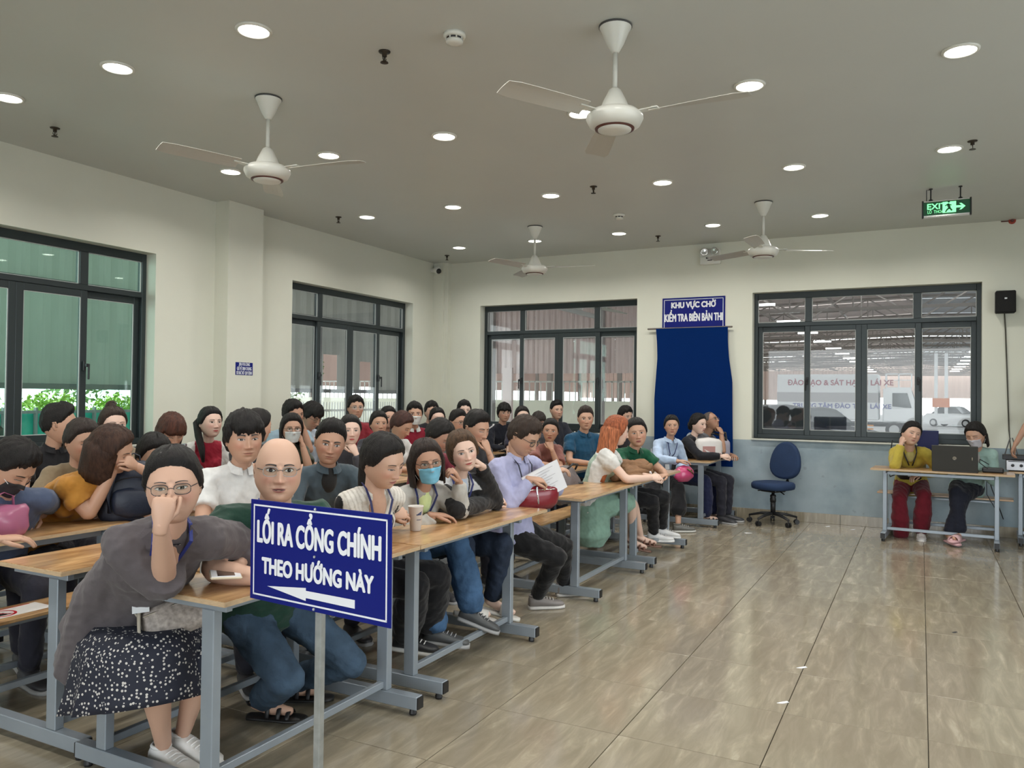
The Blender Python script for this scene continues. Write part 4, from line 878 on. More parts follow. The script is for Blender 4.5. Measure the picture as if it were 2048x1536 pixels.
t = thing('low_yard_wall', 'low pale yellow wall with railing behind the shed', 'wall')
m = MB(); m.bb(24, 24.2, 5, 24, ZG, 1.35); obj('wall_body', m, mat('pale wall', (.62, .62, .50), .7), t)
m = MB(); m.bb(24, 24.05, 5, 24, 1.95, 2.0)
for k in range(90): m.bb(24, 24.03, 5+k*.21, 5.03+k*.21, 1.35, 2.0)
obj('railing', m, mat('pale rail', (0, 0, 0)), t)
# parking shed with trusses (right back window)
TR = mat('truss steel', (.20, .17, .15), .6); 
m = MB(); y0, y1, zb_, zt_ = -32, 32, 5.2, 6.5; N = 26
m.bar((0, y0, zb_), (0, y1, zb_), .10, .12); m.bar((0, y0, zt_-.5), (0, 0, zt_+.3), .10, .12); m.bar((0, 0, zt_+.3), (0, y1, zt_-.5), .10, .12)
for k in range(N):
    a = y0+(y1-y0)*k/N; b = y0+(y1-y0)*(k+1)/N; za, zc = (zt_+.3-.8*abs(a)/32), (zt_+.3-.8*abs(b)/32)
    m.bar((0, a, zb_), (0, b, zc), .06, .06) if k % 2 else m.bar((0, a, za), (0, b, zb_), .06, .06); m.bar((0, a, zb_), (0, a, za), .05, .05)
tme = m.mesh('roof_truss')
shed = thing('parking_shed', 'wide parking shed with rows of steel roof trusses beyond the large back window', 'shed')
for k in range(24): link('roof_truss', tme, TR, shed, loc=(15+k*5.0, 0, 0))
m = MB()
for k in range(24):
    x = 15+k*5.0
    for y in (-30, -14, 16, 31):
        if k % 2 == 0 and not (y == 16 and k < 3): m.bb(x-.12, x+.12, y-.12, y+.12, ZG, 5.3)
obj('column', m, TR, shed)
m = MB()
for k in range(17): y = -32+k*4; m.bb(12, 132, y-.04, y+.04, 6.5-abs(y)/40-.02, 6.62-abs(y)/40)
obj('purlin', m, TR, shed)
for k in range(30):
    xa = 12+k*4; gap = .25 if k % 3 else 1.0
    for s_ in (-1, 1):
        m = MB(); m.prism([(xa, 0), (xa+4-gap, 0), (xa+4-gap, 1), (xa, 1)], .03, origin=(0, 0, 6.98), ex=(1, 0, 0), ey=(0, s_*33, -.85), ez=(0, 0, 1)); obj('roof_sheet', m, translucent_sheet('shed roof pink', (.46, .38, .35), .16) if s_ > 0 else translucent_sheet('shed roof grey', (.34, .34, .35), .10), shed)
m = MB()
for k in range(22): corrug(m, (80, 33-k*1.3, 1.4), (0, -1, 0), (0, 0, 1), 1.28, 2.8, .08, .5)
corrug(m, (134, 33, 1.9), (0, -1, 0), (0, 0, 1), 66, 5.4, .1, 1.5)
m.bb(12, 134, 33.1, 33.3, 2.0, 6.4); m.bb(12, 134, -33.3, -33.1, 2.2, 6.4)
o = obj('far_cladding', m, mat('salmon sheet', (.55, .40, .34), .6), shed); o['kind'] = 'stuff'
m = MB()
for k in range(14): m.bb(17+k*7, 17.12+k*7, 4.9, 5.9, 5.02, 5.1); m.bb(17+k*7, 17.12+k*7, -4.1, -3.1, 5.02, 5.1)
obj('strip_lamp', m, mat('strip lamp', (1, 1, 1), .5, emit=(1, 1, 1), estr=6), shed)
def wheel(m, c, r, w): m.lathe([(r*.62, -w/2), (r, -w/2*.8), (r, w/2*.8), (r*.62, w/2), (r*.55, w/2*.6), (r*.12, w/2*.7)], c=c, axis='y', n=24)
TYRE = mat('tyre', (.03, .03, .03), .7); HUB = mat('hub', (.45, .45, .45), .4, metal=.5); PWHITE = mat('vehicle white', (.72, .72, .72), .3, coat=.5); DGL = mat('vehicle glass', (.02, .025, .027), .08)
# truck: rear axle to the left, cab to the right; runs along -Y
pF = on_z(1786, 873, ZG); tx = 50.0
yc = on_x(1835, 840, tx).y; yb = on_x(1560, 840, tx).y
t = thing('box_truck', 'white covered training truck parked under the shed, cab to the right', 'truck', (tx, yc, ZG), -PI/2)
# local: +x points from cab front backwards? truck front at local x=+0, box extends to -x
LT = yb-yc; s = 1
t.rotation_euler = (0, 0, -PI/2)   # local +x -> world -y
m = MB(); m.bb(-LT, -1.95, -1.15, 1.15, .95, 3.55, bev=.05); obj('cargo_body', m, mat('cargo side', (.60, .60, .60), .5), t)
m = MB(); m.bb(-LT, -1.95, -1.17, 1.17, 1.95, 2.5); obj('grey_band', m, mat('cargo band', (.30, .28, .28), .5), t)
m = MB(); m.bb(-1.75, 0, -1.08, 1.08, .85, 1.7, bev=.08); m.prism([(-1.72, 1.6), (-.02, 1.6), (-.32, 2.75), (-1.72, 2.75)], 2.0, origin=(0, -1.0, 0)); obj('cab', m, PWHITE, t)
m = MB(); m.prism([(-1.25, 1.75), (-.28, 1.65), (-.5, 2.5), (-1.25, 2.5)], .02, origin=(0, -1.02, 0)); m.prism([(-.04, 1.68), (.0, 1.68), (-.26, 2.62), (-.30, 2.62)], 1.8, origin=(0, -.9, 0)); obj('window', m, DGL, t)
m = MB(); m.bar((.0, -1.15, 1.9), (.0, -1.15, 2.4), .12, .06); m.bb(-1.6, -.3, -.7, .7, 2.75, 2.82); 
for x in (-1.6, -.95, -.3): m.bb(x-.03, x+.03, -.7, -.64, 2.8, 3.6); m.bb(x-.03, x+.03, .64, .7, 2.8, 3.6)
m.bb(-1.6, -.3, -.7, -.64, 3.55, 3.6); m.bb(-1.6, -.3, -.7, -.64, 3.2, 3.24); obj('roof_rack', m, PWHITE, t)
m = MB(); m.bb(-LT, -.2, -.45, .45, .6, .85); obj('chassis', m, TYRE, t)
m = MB(); m.bb(-3.1, -2.2, -1.12, -1.0, .42, .5); m.bb(-3.1, -2.2, -1.12, -1.0, .62, .70); obj('side_guard', m, mat('orange guard', (.65, .25, .04), .5), t)
for (x, yy) in ((-1.15, -1.0), (-1.15, 1.0), (-LT+2.0, -1.0), (-LT+2.0, 1.0)):
    m = MB(); wheel(m, (x, yy, .45), .45, .28); w_ = obj('wheel', m, TYRE, t); m = MB(); m.lathe([(.26, -.15), (.26, .15)], c=(x, yy, .45), axis='y', n=20); m.lathe([(.1, -.19), (.1, .19)], c=(x, yy, .45), axis='y', n=12); obj('hub', m, HUB, w_)
RTX = Matrix(((0, 0, -1), (-1, 0, 0), (0, 1, 0)))
RED = mat('truck red lettering', (.25, .02, .04), .5); BLU = mat('truck blue lettering', (.05, .06, .25), .5)
text_obj('lettering', 'ĐÀO TẠO & SÁT HẠCH LÁI XE', .42, Vector((tx-1.18, (yb+yc)/2+.3, ZG+3.05)), RTX, RED, t, bold=.012, width=5.6)
text_obj('lettering', 'TRUNG TÂM ĐÀO TẠO LÁI XE', .36, Vector((tx-1.18, (yb+yc)/2+.2, ZG+1.72)), RTX, BLU, t, bold=.01, width=5.2)
text_obj('lettering', 'XE TẬP LÁI', .28, Vector((tx-1.18, (yb+yc)/2+.9, ZG+1.25)), RTX, BLU, t, bold=.008, width=1.5)
def car(name, label, loc, rz, paint, L=4.4, H=1.45):
    t = thing(name, label, 'car', loc, rz); w = .88
    def body(prof, ws):
        vs = []; n = len(prof)
        for s_ in (-1, 1):
            for (x, z), k in zip(prof, ws): vs.append((x, s_*w*k, z))
        fs = [tuple(range(n)), tuple(range(2*n-1, n-1, -1))]+[(i, (i+1) % n, (i+1) % n+n, i+n) for i in range(n)]; return vs, fs
    m = MB(); low = [(-L/2, .35), (-L/2+.02, .85), (-L/2+.25, H*.64), (L*.18, H*.66), (L/2-.5, H*.56), (L/2-.05, .62), (L/2, .35), (L/2-.3, .22), (-L/2+.3, .22)]
    m.add(*body(low, [1, 1, .98, .98, .95, .92, .92, 1, 1])); b_ = obj('body', m, paint, t); 
    m = MB(); m.add(*body([(-L*.36, H*.64), (-L*.22, H*.97), (0, H), (L*.09, H*.97), (L*.24, H*.66)], [.95, .76, .74, .76, .93])); obj('cabin_glass', m, DGL, t)
    m = MB(); m.add(*body([(-L*.24, H*.955), (-L*.2, H*.99), (0, H*1.012), (L*.08, H*.98)], [.775, .765, .75, .77])); obj('roof', m, paint, t)
    for s_ in (-1, 1):
        m = MB(); m.sphere((L/2-.22, s_*.68, .66), (.16, .14, .07), n=10, m=6); obj('headlamp', m, mat('lamp clear', (.8, .8, .8), .2), t)
        for x in (-L*.31, L*.31):
            m = MB(); wheel(m, (x, s_*.80, .32), .32, .2); w_ = obj('wheel', m, TYRE, t); m = MB(); m.lathe([(.2, -.11), (.2, .11)], c=(x, s_*.8, .32), axis='y', n=16); obj('hub', m, HUB, w_)
    m = MB(); m.bb(L/2-.01, L/2+.02, -.26, .26, .42, .52); obj('number_plate', m, SIGNWHITE, t)
    return t
car('parked_car', 'pale silver car parked just outside the green tinted left window', (4.0, 8.6, ZG), math.radians(-4), mat('car silver', (.50, .56, .56), .3, coat=.6), 4.3, 1.95)
p = on_x(1910, 840, 74); car('parked_car', 'white hatchback parked far off under the shed at the right of the window', (74, p.y, ZG), math.radians(-120), PWHITE, 4.2, 1.65)
DK = mat('dark car paint', (.03, .03, .035), .2, coat=1.0)
p = on_x(1565, 850, 26); car('parked_car', 'dark car parked close outside the large window, at its left', (26, p.y, ZG), math.radians(-70), DK, 4.7, 1.9)
p = on_x(1640, 850, 30); car('parked_car', 'dark car parked behind the nearest one, nose to the right', (30, p.y, ZG), math.radians(-75), DK, 4.6, 1.8)
t = thing('striped_bollards', 'white posts with orange bases under the shed near the white car', 'post', (70, on_x(1882, 830, 70).y, ZG))
for s_ in (-.35, .35): m = MB(); m.bb(-.12, .12, s_-.12, s_+.12, .9, 5.8); obj('post', m, PWHITE, t)
m = MB(); m.bb(-.2, .2, -.6, .6, 1.6, 2.3); obj('orange_base', m, mat('orange paint', (.7, .22, .08), .6), t)
# ------------------------------------------------------------------ people: body (one skin surface), hair, clothes, worn things
SKINM = bpy.data.materials.new('skin'); SKINM.use_nodes = True
_t = SKINM.node_tree; _b = _t.nodes['Principled BSDF']; _a = _t.nodes.new('ShaderNodeVertexColor'); _a.layer_name = 'Col'
_t.links.new(_a.outputs['Color'], _b.inputs['Base Color']); _b.inputs['Roughness'].default_value = .47; _b.inputs['Specular IOR Level'].default_value = .4
_b.inputs['Subsurface Weight'].default_value = .0
_nz = _t.nodes.new('ShaderNodeTexNoise'); _nz.inputs['Scale'].default_value = 140; _tc = _t.nodes.new('ShaderNodeTexCoord'); _t.links.new(_tc.outputs['Object'], _nz.inputs['Vector'])
_bp = _t.nodes.new('ShaderNodeBump'); _bp.inputs['Strength'].default_value = .06; _bp.inputs['Distance'].default_value = .002; _t.links.new(_nz.outputs['Fac'], _bp.inputs['Height']); _t.links.new(_bp.outputs[0], _b.inputs['Normal'])
CLOTH = mat('cloth', (1, 1, 1), .82, attr=True, noise_amt=.07, nscale=28, bump=.35, bscale=22, sheen=.15, spec=.25)
DENIM = mat('denim', (1, 1, 1), .85, attr=True, noise_amt=.28, nscale=11, bump=.5, bscale=35, spec=.2)
LEATH = mat('shoe leather', (1, 1, 1), .45, attr=True, noise_amt=.04, nscale=20)
HAIRM = mat('hair', (1, 1, 1), .46, attr=True, noise_amt=.55, nscale=9, bump=.6, bscale=45, spec=.28, stretch=(10, 10, 1.5))
PLAIN = mat('plain tint', (1, 1, 1), .5, attr=True)
EYEM = mat('eye', (1, 1, 1), .15, attr=True, spec=.6)
MASKM = mat('mask cloth', (1, 1, 1), .75, attr=True, bump=.2, bscale=250)

def _g(x, z, cx_, cz_, sx_, sz_): return np.exp(-((x-cx_)/sx_)**2-((z-cz_)/sz_)**2)
HEADS = {}
HW, HD, HH = .0785, .098, .114
def head_base(az, el, jaw, fat):
    ca, sa = np.cos(az), np.sin(az); ce, se = np.abs(np.cos(el)), np.sin(el)
    z = HH*se; t = np.clip(-z/HH, 0, 1); front = np.clip(ca*2, 0, 1)
    pw = .80-(.36*front)*np.clip(t*1.6, 0, 1)
    rad = ce**pw
    x = HW*rad*np.sign(sa)*np.abs(sa)**.92*(1-jaw*t**1.6+fat*.10*np.exp(-((t-.45)/.3)**2))
    y = HD*rad*np.sign(ca)*np.abs(ca)**np.where(ca > 0, .82, 1.0)
    y = np.where(ca > 0, y*(1+.03*t-.10*np.clip(z/HH-.3, 0, 1)), y*(1.04-.5*t))
    return x, y, z
def head_geo(key):
    if key in HEADS: return HEADS[key]
    nu, nv, fem, fat, age = key
    u = np.linspace(-1, 1, nu, endpoint=False); az = PI*(.42*u+.58*u**3)
    k = np.linspace(-1, 1, nv); el = PI/2*(.62*(k-(-.12))+.38*(k-(-.12))**3); el = (el-el[0])/(el[-1]-el[0])*PI-PI/2; el[0] += 1e-3; el[-1] -= 1e-3
    A, E_ = np.meshgrid(az, el); A = A.ravel(); E_ = E_.ravel()
    jaw = .30 if fem else .24
    x, y, z = head_base(A, E_, jaw-.06*fat, fat)
    f = np.clip(np.cos(A)*3, 0, 1)
    ax = np.abs(x)
    d = 0*x
    nl = 1.0 if not fem else .85
    ridge = np.clip((.022-z)/.05, 0, 1)*np.clip((z+.045)/.012, 0, 1)
    d += nl*(.004+.015*np.clip((.022-z)/.05, 0, 1))*np.exp(-(x/(.0075+.004*ridge))**2)*np.clip((.026-z)/.012, 0, 1)*np.clip((z+.044)/.010, 0, 1)
    d += nl*.008*_g(ax, z, .0125, -.035, .0065, .0065)+nl*.006*_g(x, z, 0, -.032, .010, .009)
    d -= .0085*_g(ax, z, .031, .007, .0165, .0105)
    d += .0052*_g(ax, z, .031, .005, .0125, .0075)
    d += (.002 if fem else .0035)*_g(ax, z, .026, .026, .024, .007)
    d -= .003*_g(x, z, 0, .022, .009, .007)
    d += .006*_g(x, z, 0, -.0555, .020, .0042)+.0072*_g(x, z, 0, -.0655, .016, .0045)-.0035*_g(x, z, 0, -.0603, .020, .0016)
    d -= .0038*_g(x, z, 0, -.077, .016, .0045)+.0012*_g(x, z, 0, -.048, .004, .006)
    d += .0075*_g(x, z, 0, -.097, .022, .013)
    d += (.0035+.003*fat)*_g(ax, z, .043, -.022, .018, .018)
    d -= .0018*_g(ax, z, .034, -.043, .006, .014)*(1+age)
    y = y+d*f
    V = np.stack([x, y, z], 1); F = []
    for j in range(nv-1):
        for i in range(nu): F.append((j*nu+i, j*nu+(i+1) % nu, (j+1)*nu+(i+1) % nu, (j+1)*nu+i))
    F.append(tuple(range(nu-1, -1, -1))); F.append(tuple((nv-1)*nu+i for i in range(nu)))
    T = np.ones((len(V), 3))
    ff = f[:, None]
    T *= 1+ff*(_g(ax, z, .042, -.025, .022, .02)[:, None]*np.array([.06, -.10, -.08])+_g(x, z, 0, -.034, .014, .01)[:, None]*np.array([.04, -.08, -.07]))
    T *= 1-ff*(_g(ax, z, .031, .013, .018, .007)[:, None]*np.array([.16, .2, .2]))
    bv = BVHTree.FromPolygons([tuple(v) for v in V], F)
    HEADS[key] = (V, F, T, bv); return HEADS[key]
def fy(bv, x, z, off=0.0):
    r = bv.ray_cast(Vector((x, .3, z)), Vector((0, -1, 0)))[0]
    return (r.y if r is not None else .02)+off

class Geo:
    """numpy-ish accumulator working in world metres"""
    pass
def xf(mb_, M, base):
    mb_.v = [tuple((M @ Vector(v))-base) for v in mb_.v]; return mb_

def eye_mesh(bv, sx_, eo, gaze, sq):
    m = MB(); n = 12; w = .0155; hu, hl = .0052*eo*sq+.0006, .0040*eo*sq+.0004; zc = .0058-(1-eo)*.0035; c = .0312*sx_
    def up(t): return zc+hu*(1-t*t)**.7+.0010*(t*1)*1.0*(1)
    def lo(t): return zc-hl*(1-t*t)**.9
    vs = []
    ts = [-1+2*i/n for i in range(n+1)]
    def P(x, z, o): return (x, fy(bv, x, z, o), z)
    U_ = [P(c+w*t*sx_, up(t), .0008) for t in ts]; Lw = [P(c+w*t*sx_, lo(t), .0008) for t in ts]
    mid = [P(c+w*t*sx_, (up(t)+lo(t))/2, .0016) for t in ts]
    fs = [(i, i+1, n+1+i+1, n+1+i) for i in range(n)]+[(n+1+i, n+2+i, 2*n+3+i, 2*n+2+i) for i in range(n)]
    m.add(U_+mid+Lw, fs, col=(.62, .57, .53))
    if eo > .3:
        r = .0064; gx = c+gaze*.004; k = 14; vs = []
        for i in range(k):
            a = 2*PI*i/k; xx = gx+r*math.cos(a); t = max(-1, min(1, (xx-c)/w*sx_)); zz = min(max(zc+.0006+r*math.sin(a), lo(t)), up(t)); vs.append(P(xx, zz, .0024))
        vs.append(P(gx, zc, .0028)); m.add(vs, [(i, (i+1) % k, k) for i in range(k)], col=(.016, .010, .007))
        hx = gx-.0018; m.sphere(P(hx, zc+.0018, .0027), (.0008, .0004, .0008), n=6, m=4, col=(.9, .9, .9))
    vs = []; 
    for t in ts: vs.append(P(c+(w+.0008)*t*sx_, up(t)-.0004, .0022)); 
    for t in ts: vs.append(P(c+(w+.0012)*t*sx_, up(t)+.0013+.0006*(t+1)*.5, .0026))
    m.add(vs, [(i, i+1, n+2+i, n+1+i) for i in range(n)], col=(.02, .014, .012))
    vs = []
    for t in ts: vs.append(P(c+w*t*sx_, lo(t)+.0002, .0014))
    for t in ts: vs.append(P(c+w*t*sx_, lo(t)-.0007, .0014))
    m.add(vs, [(i, n+1+i, n+2+i, i+1) for i in range(n)], col=(.16, .085, .06))
    return m
def brow_mesh(bv, sx_, fem, thick=1.0, raise_=0.0):
    m = MB(); n = 8; vs = []
    for k in range(2):
        for i in range(n+1):
            t = i/n; x = sx_*(.013+.036*t); z = .0235+raise_+.0050*math.sin(t*PI*.75)-.0035*t*t; th = (.0021 if fem else .0032)*thick*(1-.55*t)
            zz = z+(th if k else -th); vs.append((x, fy(bv, x, zz, .0014), zz))
    N = len(vs); vs += [(v[0], v[1]-.003, v[2]) for v in vs]
    m.add(vs, [(i, i+1, n+2+i, n+1+i) for i in range(n)]+[(N+i, N+n+1+i, N+n+2+i, N+i+1) for i in range(n)]+[(i, N+i, N+i+1, i+1) for i in range(n)]+[(n+1+i, n+2+i, N+n+2+i, N+n+1+i) for i in range(n)], col=(.035, .026, .022)); return m
def lips_mesh(bv, col, op, w=.0225, smile=0.0):
    m = MB(); n = 12; ts = [-1+2*i/n for i in range(n+1)]
    def P(t, z, o): x = w*t; z = z+smile*.006*t*t; return (x, fy(bv, x, z, o), z)
    zu = lambda t: -.0602+.0058*(1-abs(t)**1.6)*(1-.22*math.exp(-(t/.18)**2)); zl = lambda t: -.0606-op*.5-.0070*(1-abs(t)**2)-op*.7*(1-t*t)
    zm = lambda t: -.0602+.0*t
    m.add([P(t, zu(t), .0003) for t in ts]+[P(t, (zu(t)+zm(t))/2, .0016) for t in ts]+[P(t, zm(t), .0004) for t in ts], [(i, i+1, n+2+i, n+1+i) for i in range(n)]+[(n+1+i, n+2+i, 2*n+3+i, 2*n+2+i) for i in range(n)], col=col)
    zo = lambda t: zm(t)-.0008-op*(1-t*t)
    m.add([P(t, zo(t), .0006) for t in ts]+[P(t, (zo(t)+zl(t))/2, .0024) for t in ts]+[P(t, zl(t), .0003) for t in ts], [(i, i+1, n+2+i, n+1+i) for i in range(n)]+[(n+1+i, n+2+i, 2*n+3+i, 2*n+2+i) for i in range(n)], col=tuple(c*1.08 for c in col))
    m.add([P(t*.97, zm(t)+.0004, .0010) for t in ts]+[P(t*.97, zo(t)-.0003, .0010) for t in ts], [(i, i+1, n+2+i, n+1+i) for i in range(n)], col=tuple(c*.22 for c in col))
    return m

def hair_geo(style, col, res, seed, part=0.3):
    """shell over the skull following a hairline, sinking into the head outside it; plus bun, tail or curtains"""
    nu, nv = (72, 44) if res else (44, 28)
    g = np.random.default_rng(seed)
    u = np.linspace(-1, 1, nu, endpoint=False); az = PI*u; el = np.linspace(-PI/2+.02, PI/2-.02, nv)
    A, E_ = np.meshgrid(az, el); A = A.ravel(); E_ = E_.ravel(); aA = np.abs(A)
    fr, tm, sd, bk = dict(short=(38, 26, -6, -38), fade=(42, 30, 2, -28), fringe=(18, 20, -10, -42), back=(41, 27, -8, -44), bangs=(12, 12, -22, -46), long=(41, 22, -26, -60), thin=(58, 44, 0, -30), bob=(38, 22, -28, -60))[style]
    hl = np.interp(np.degrees(aA), [0, 30, 55, 78, 95, 120, 180], [fr, fr-3, tm, sd+6, sd, (sd+bk)/2-6, bk])
    if style in ('fringe', 'short'): hl = hl+3*np.sin(A*9+seed)+2*np.sin(A*23+seed*2)
    hl = hl+(.5 if style in ('back', 'long', 'bob') else 1.5)*(np.sin(A*41+seed)+.7*np.sin(A*67+seed*2)); e = np.degrees(E_); w = np.clip((e-hl)/15+.4, 0, 1); w = w*w*(3-2*w)
    top = np.clip(e/60, 0, 1)
    th = dict(short=.011+.014*top, fade=.005+.022*top**1.2, fringe=.016+.012*top, back=.012+.008*top, bangs=.016+.006*top, long=.016+.006*top, thin=.006+.002*top, bob=.017+.006*top)[style]
    nz = np.sin(A*14+E_*5+seed)*.5+np.sin(A*31-E_*9+seed*3)*.35+np.sin(A*5+E_*17+seed)*.3+g.normal(size=A.shape)*.25
    am = dict(short=.0034, fade=.0028, fringe=.0045, back=.0022, bangs=.003, long=.002, thin=.0012, bob=.0022)[style]
    off = -.007+w*(.007+th+nz*am)
    if style in ('short', 'fade', 'fringe'): off += w*top*.010*np.clip(np.cos(A-part), 0, 1)**2
    if style in ('back', 'long', 'bob'): off -= w*.006*np.exp(-((A-part*.8)/.10)**2)*np.clip(np.sin(E_), 0, 1)*np.clip(np.cos(A), 0, 1)
    x, y, z = head_base(A, E_, .24, 0); P = np.stack([x, y, z], 1); r = np.linalg.norm(P, axis=1, keepdims=True)
    P = P*(1+off[:, None]/r)
    m = MB(); F = [(j*nu+i, j*nu+(i+1) % nu, (j+1)*nu+(i+1) % nu, (j+1)*nu+i) for j in range(nv-1) for i in range(nu)]
    F.append(tuple(range(nu-1, -1, -1))); F.append(tuple((nv-1)*nu+i for i in range(nu)))
    m.add([tuple(p) for p in P], F, col=col); return m
def curtain(m, col, zs, half, rx, ry, th=.018, cy=-.012, n=26, seed=0, flare=0.0, asym=0.0):
    vs = []; K = len(zs)
    for i, z in enumerate(zs):
        k = i/(K-1); hf = half if not hasattr(half, '__len__') else half[0]+(half[1]-half[0])*k
        for lay in (0, 1):
            for j in range(n+1):
                a = math.radians(-hf+asym+(2*hf)*j/n); rr = 1+flare*k+.020*math.sin(j*2.1+i*.6+seed)+.012*math.sin(j*5.3+seed)
                o = th*(1-.5*k) if lay else 0; edge = 1-.75*(abs(j/n-.5)*2)**6; o *= edge
                if i == 0: rr *= .90; o *= .15
                vs.append(((rx*rr+o)*math.sin(a), cy-(ry*rr+o)*math.cos(a), z))
    L = n+1; fs = []
    for i in range(K-1):
        for j in range(n):
            b = i*2*L; fs.append((b+j, b+2*L+j, b+2*L+j+1, b+j+1)); fs.append((b+L+j, b+L+j+1, b+3*L+j+1, b+3*L+j))
        b = i*2*L; fs.append((b, b+L, b+3*L, b+2*L)); fs.append((b+n, b+2*L+n, b+3*L+n, b+L+n))
    for b in (0, (K-1)*2*L):
        for j in range(n): fs.append((b+j, b+j+1, b+L+j+1, b+L+j))
    m.add(vs, fs, col=col)

def hand_geo(m, Wp, fd, hn, side, curl, s, col, spread=.10, res=8, thumb=.6):
    """palm and five fingers; fd finger direction, hn back-of-hand normal, side +1: thumb toward fd x hn ..."""
    fd = Vector(fd).normalized(); hn = Vector(hn); hn = (hn-fd*hn.dot(fd)).normalized(); tx = fd.cross(hn)*side   # towards the thumb
    def L(x, y, z): return Vector(Wp)+(tx*x+fd*y+hn*z)*s
    m.tube([L(0, -.03, 0), L(0, .0, 0), L(.001, .03, .001), L(.001, .065, .001), L(.0, .090, -.002)], [(.026*s, .020*s), (.027*s, .018*s), (.037*s, .017*s), (.041*s, .015*s), (.038*s, .011*s)], n=14, up=hn, col=col)
    for k, (x, ln, r) in enumerate(((.029, .070, .0088), (.0095, .078, .0090), (-.0100, .073, .0086), (-.028, .058, .0076))):
        sp = (1.5-k)*spread; a = 0.0; p = Vector((x, .083-.003*(k == 3)*2, 0)); pts = [L(x*.95, .060, -.002), L(*p)]; rr = [r*s, r*s*1.04]
        cseg = (curl*.95, curl*1.15, curl*.75)
        for q, seg in enumerate((.45, .30, .25)):
            a += cseg[q]; d = Vector((math.sin(sp)*math.cos(a), math.cos(a)*math.cos(sp), -math.sin(a))); p1 = p+d*ln*seg*.5; p = p+d*ln*seg; pts += [L(*p1), L(*p)]; rr += [r*s*(.98-.06*q), r*s*(.96-.09*q)]
        m.tube(pts, rr, n=res, up=tx, col=col)
    t0 = Vector((.020, .018, -.003)); d1 = Vector((.62, .68, -.38*thumb-.1)).normalized(); d2 = Vector((.25*(1-thumb)+.05, .92, -.45*thumb)).normalized(); t1 = t0+d1*.036; t2 = t1+d2*.030; t3 = t2+(d2+Vector((-.3*thumb, .1, -.3*thumb))).normalized()*.024
    m.tube([L(*(t0-d1*.015)), L(*t0), L(*t1), L(*t2), L(*t3)], [(.013*s, .013*s), (.0145*s, .013*s), (.0112*s, .0105*s), (.0100*s, .009*s), (.0075*s, .0068*s)], n=res, up=tx, col=col)

def ik(a, b, l1, l2, pole):
    d = b-a; D = max(d.length, 1e-4); dn = d/D
    if D > (l1+l2)*.995: return a+dn*(D*l1/(l1+l2))
    x = (l1*l1-l2*l2+D*D)/(2*D); h = math.sqrt(max(l1*l1-x*x, 1e-6)); p = pole-dn*pole.dot(dn)
    if p.length < 1e-4: p = Vector((0, 0, 1))-dn*dn.z
    return a+dn*x+p.normalized()*h

BAKE = []    # (final name, raw object, extras MB, material, parent, fold amplitude, paint, seed)
def raw(mb_, voxel, smooth_it=4):
    me = mb_.mesh('raw'); bm = bmesh.new(); bm.from_mesh(me); bmesh.ops.recalc_face_normals(bm, faces=bm.faces); bm.to_mesh(me); bm.free()
    o = bpy.data.objects.new('raw', me); COL.objects.link(o)
    r = o.modifiers.new('r', 'REMESH'); r.mode = 'VOXEL'; r.voxel_size = voxel; r.use_smooth_shade = True
    s_ = o.modifiers.new('s', 'SMOOTH'); s_.factor = .5; s_.iterations = smooth_it
    return o

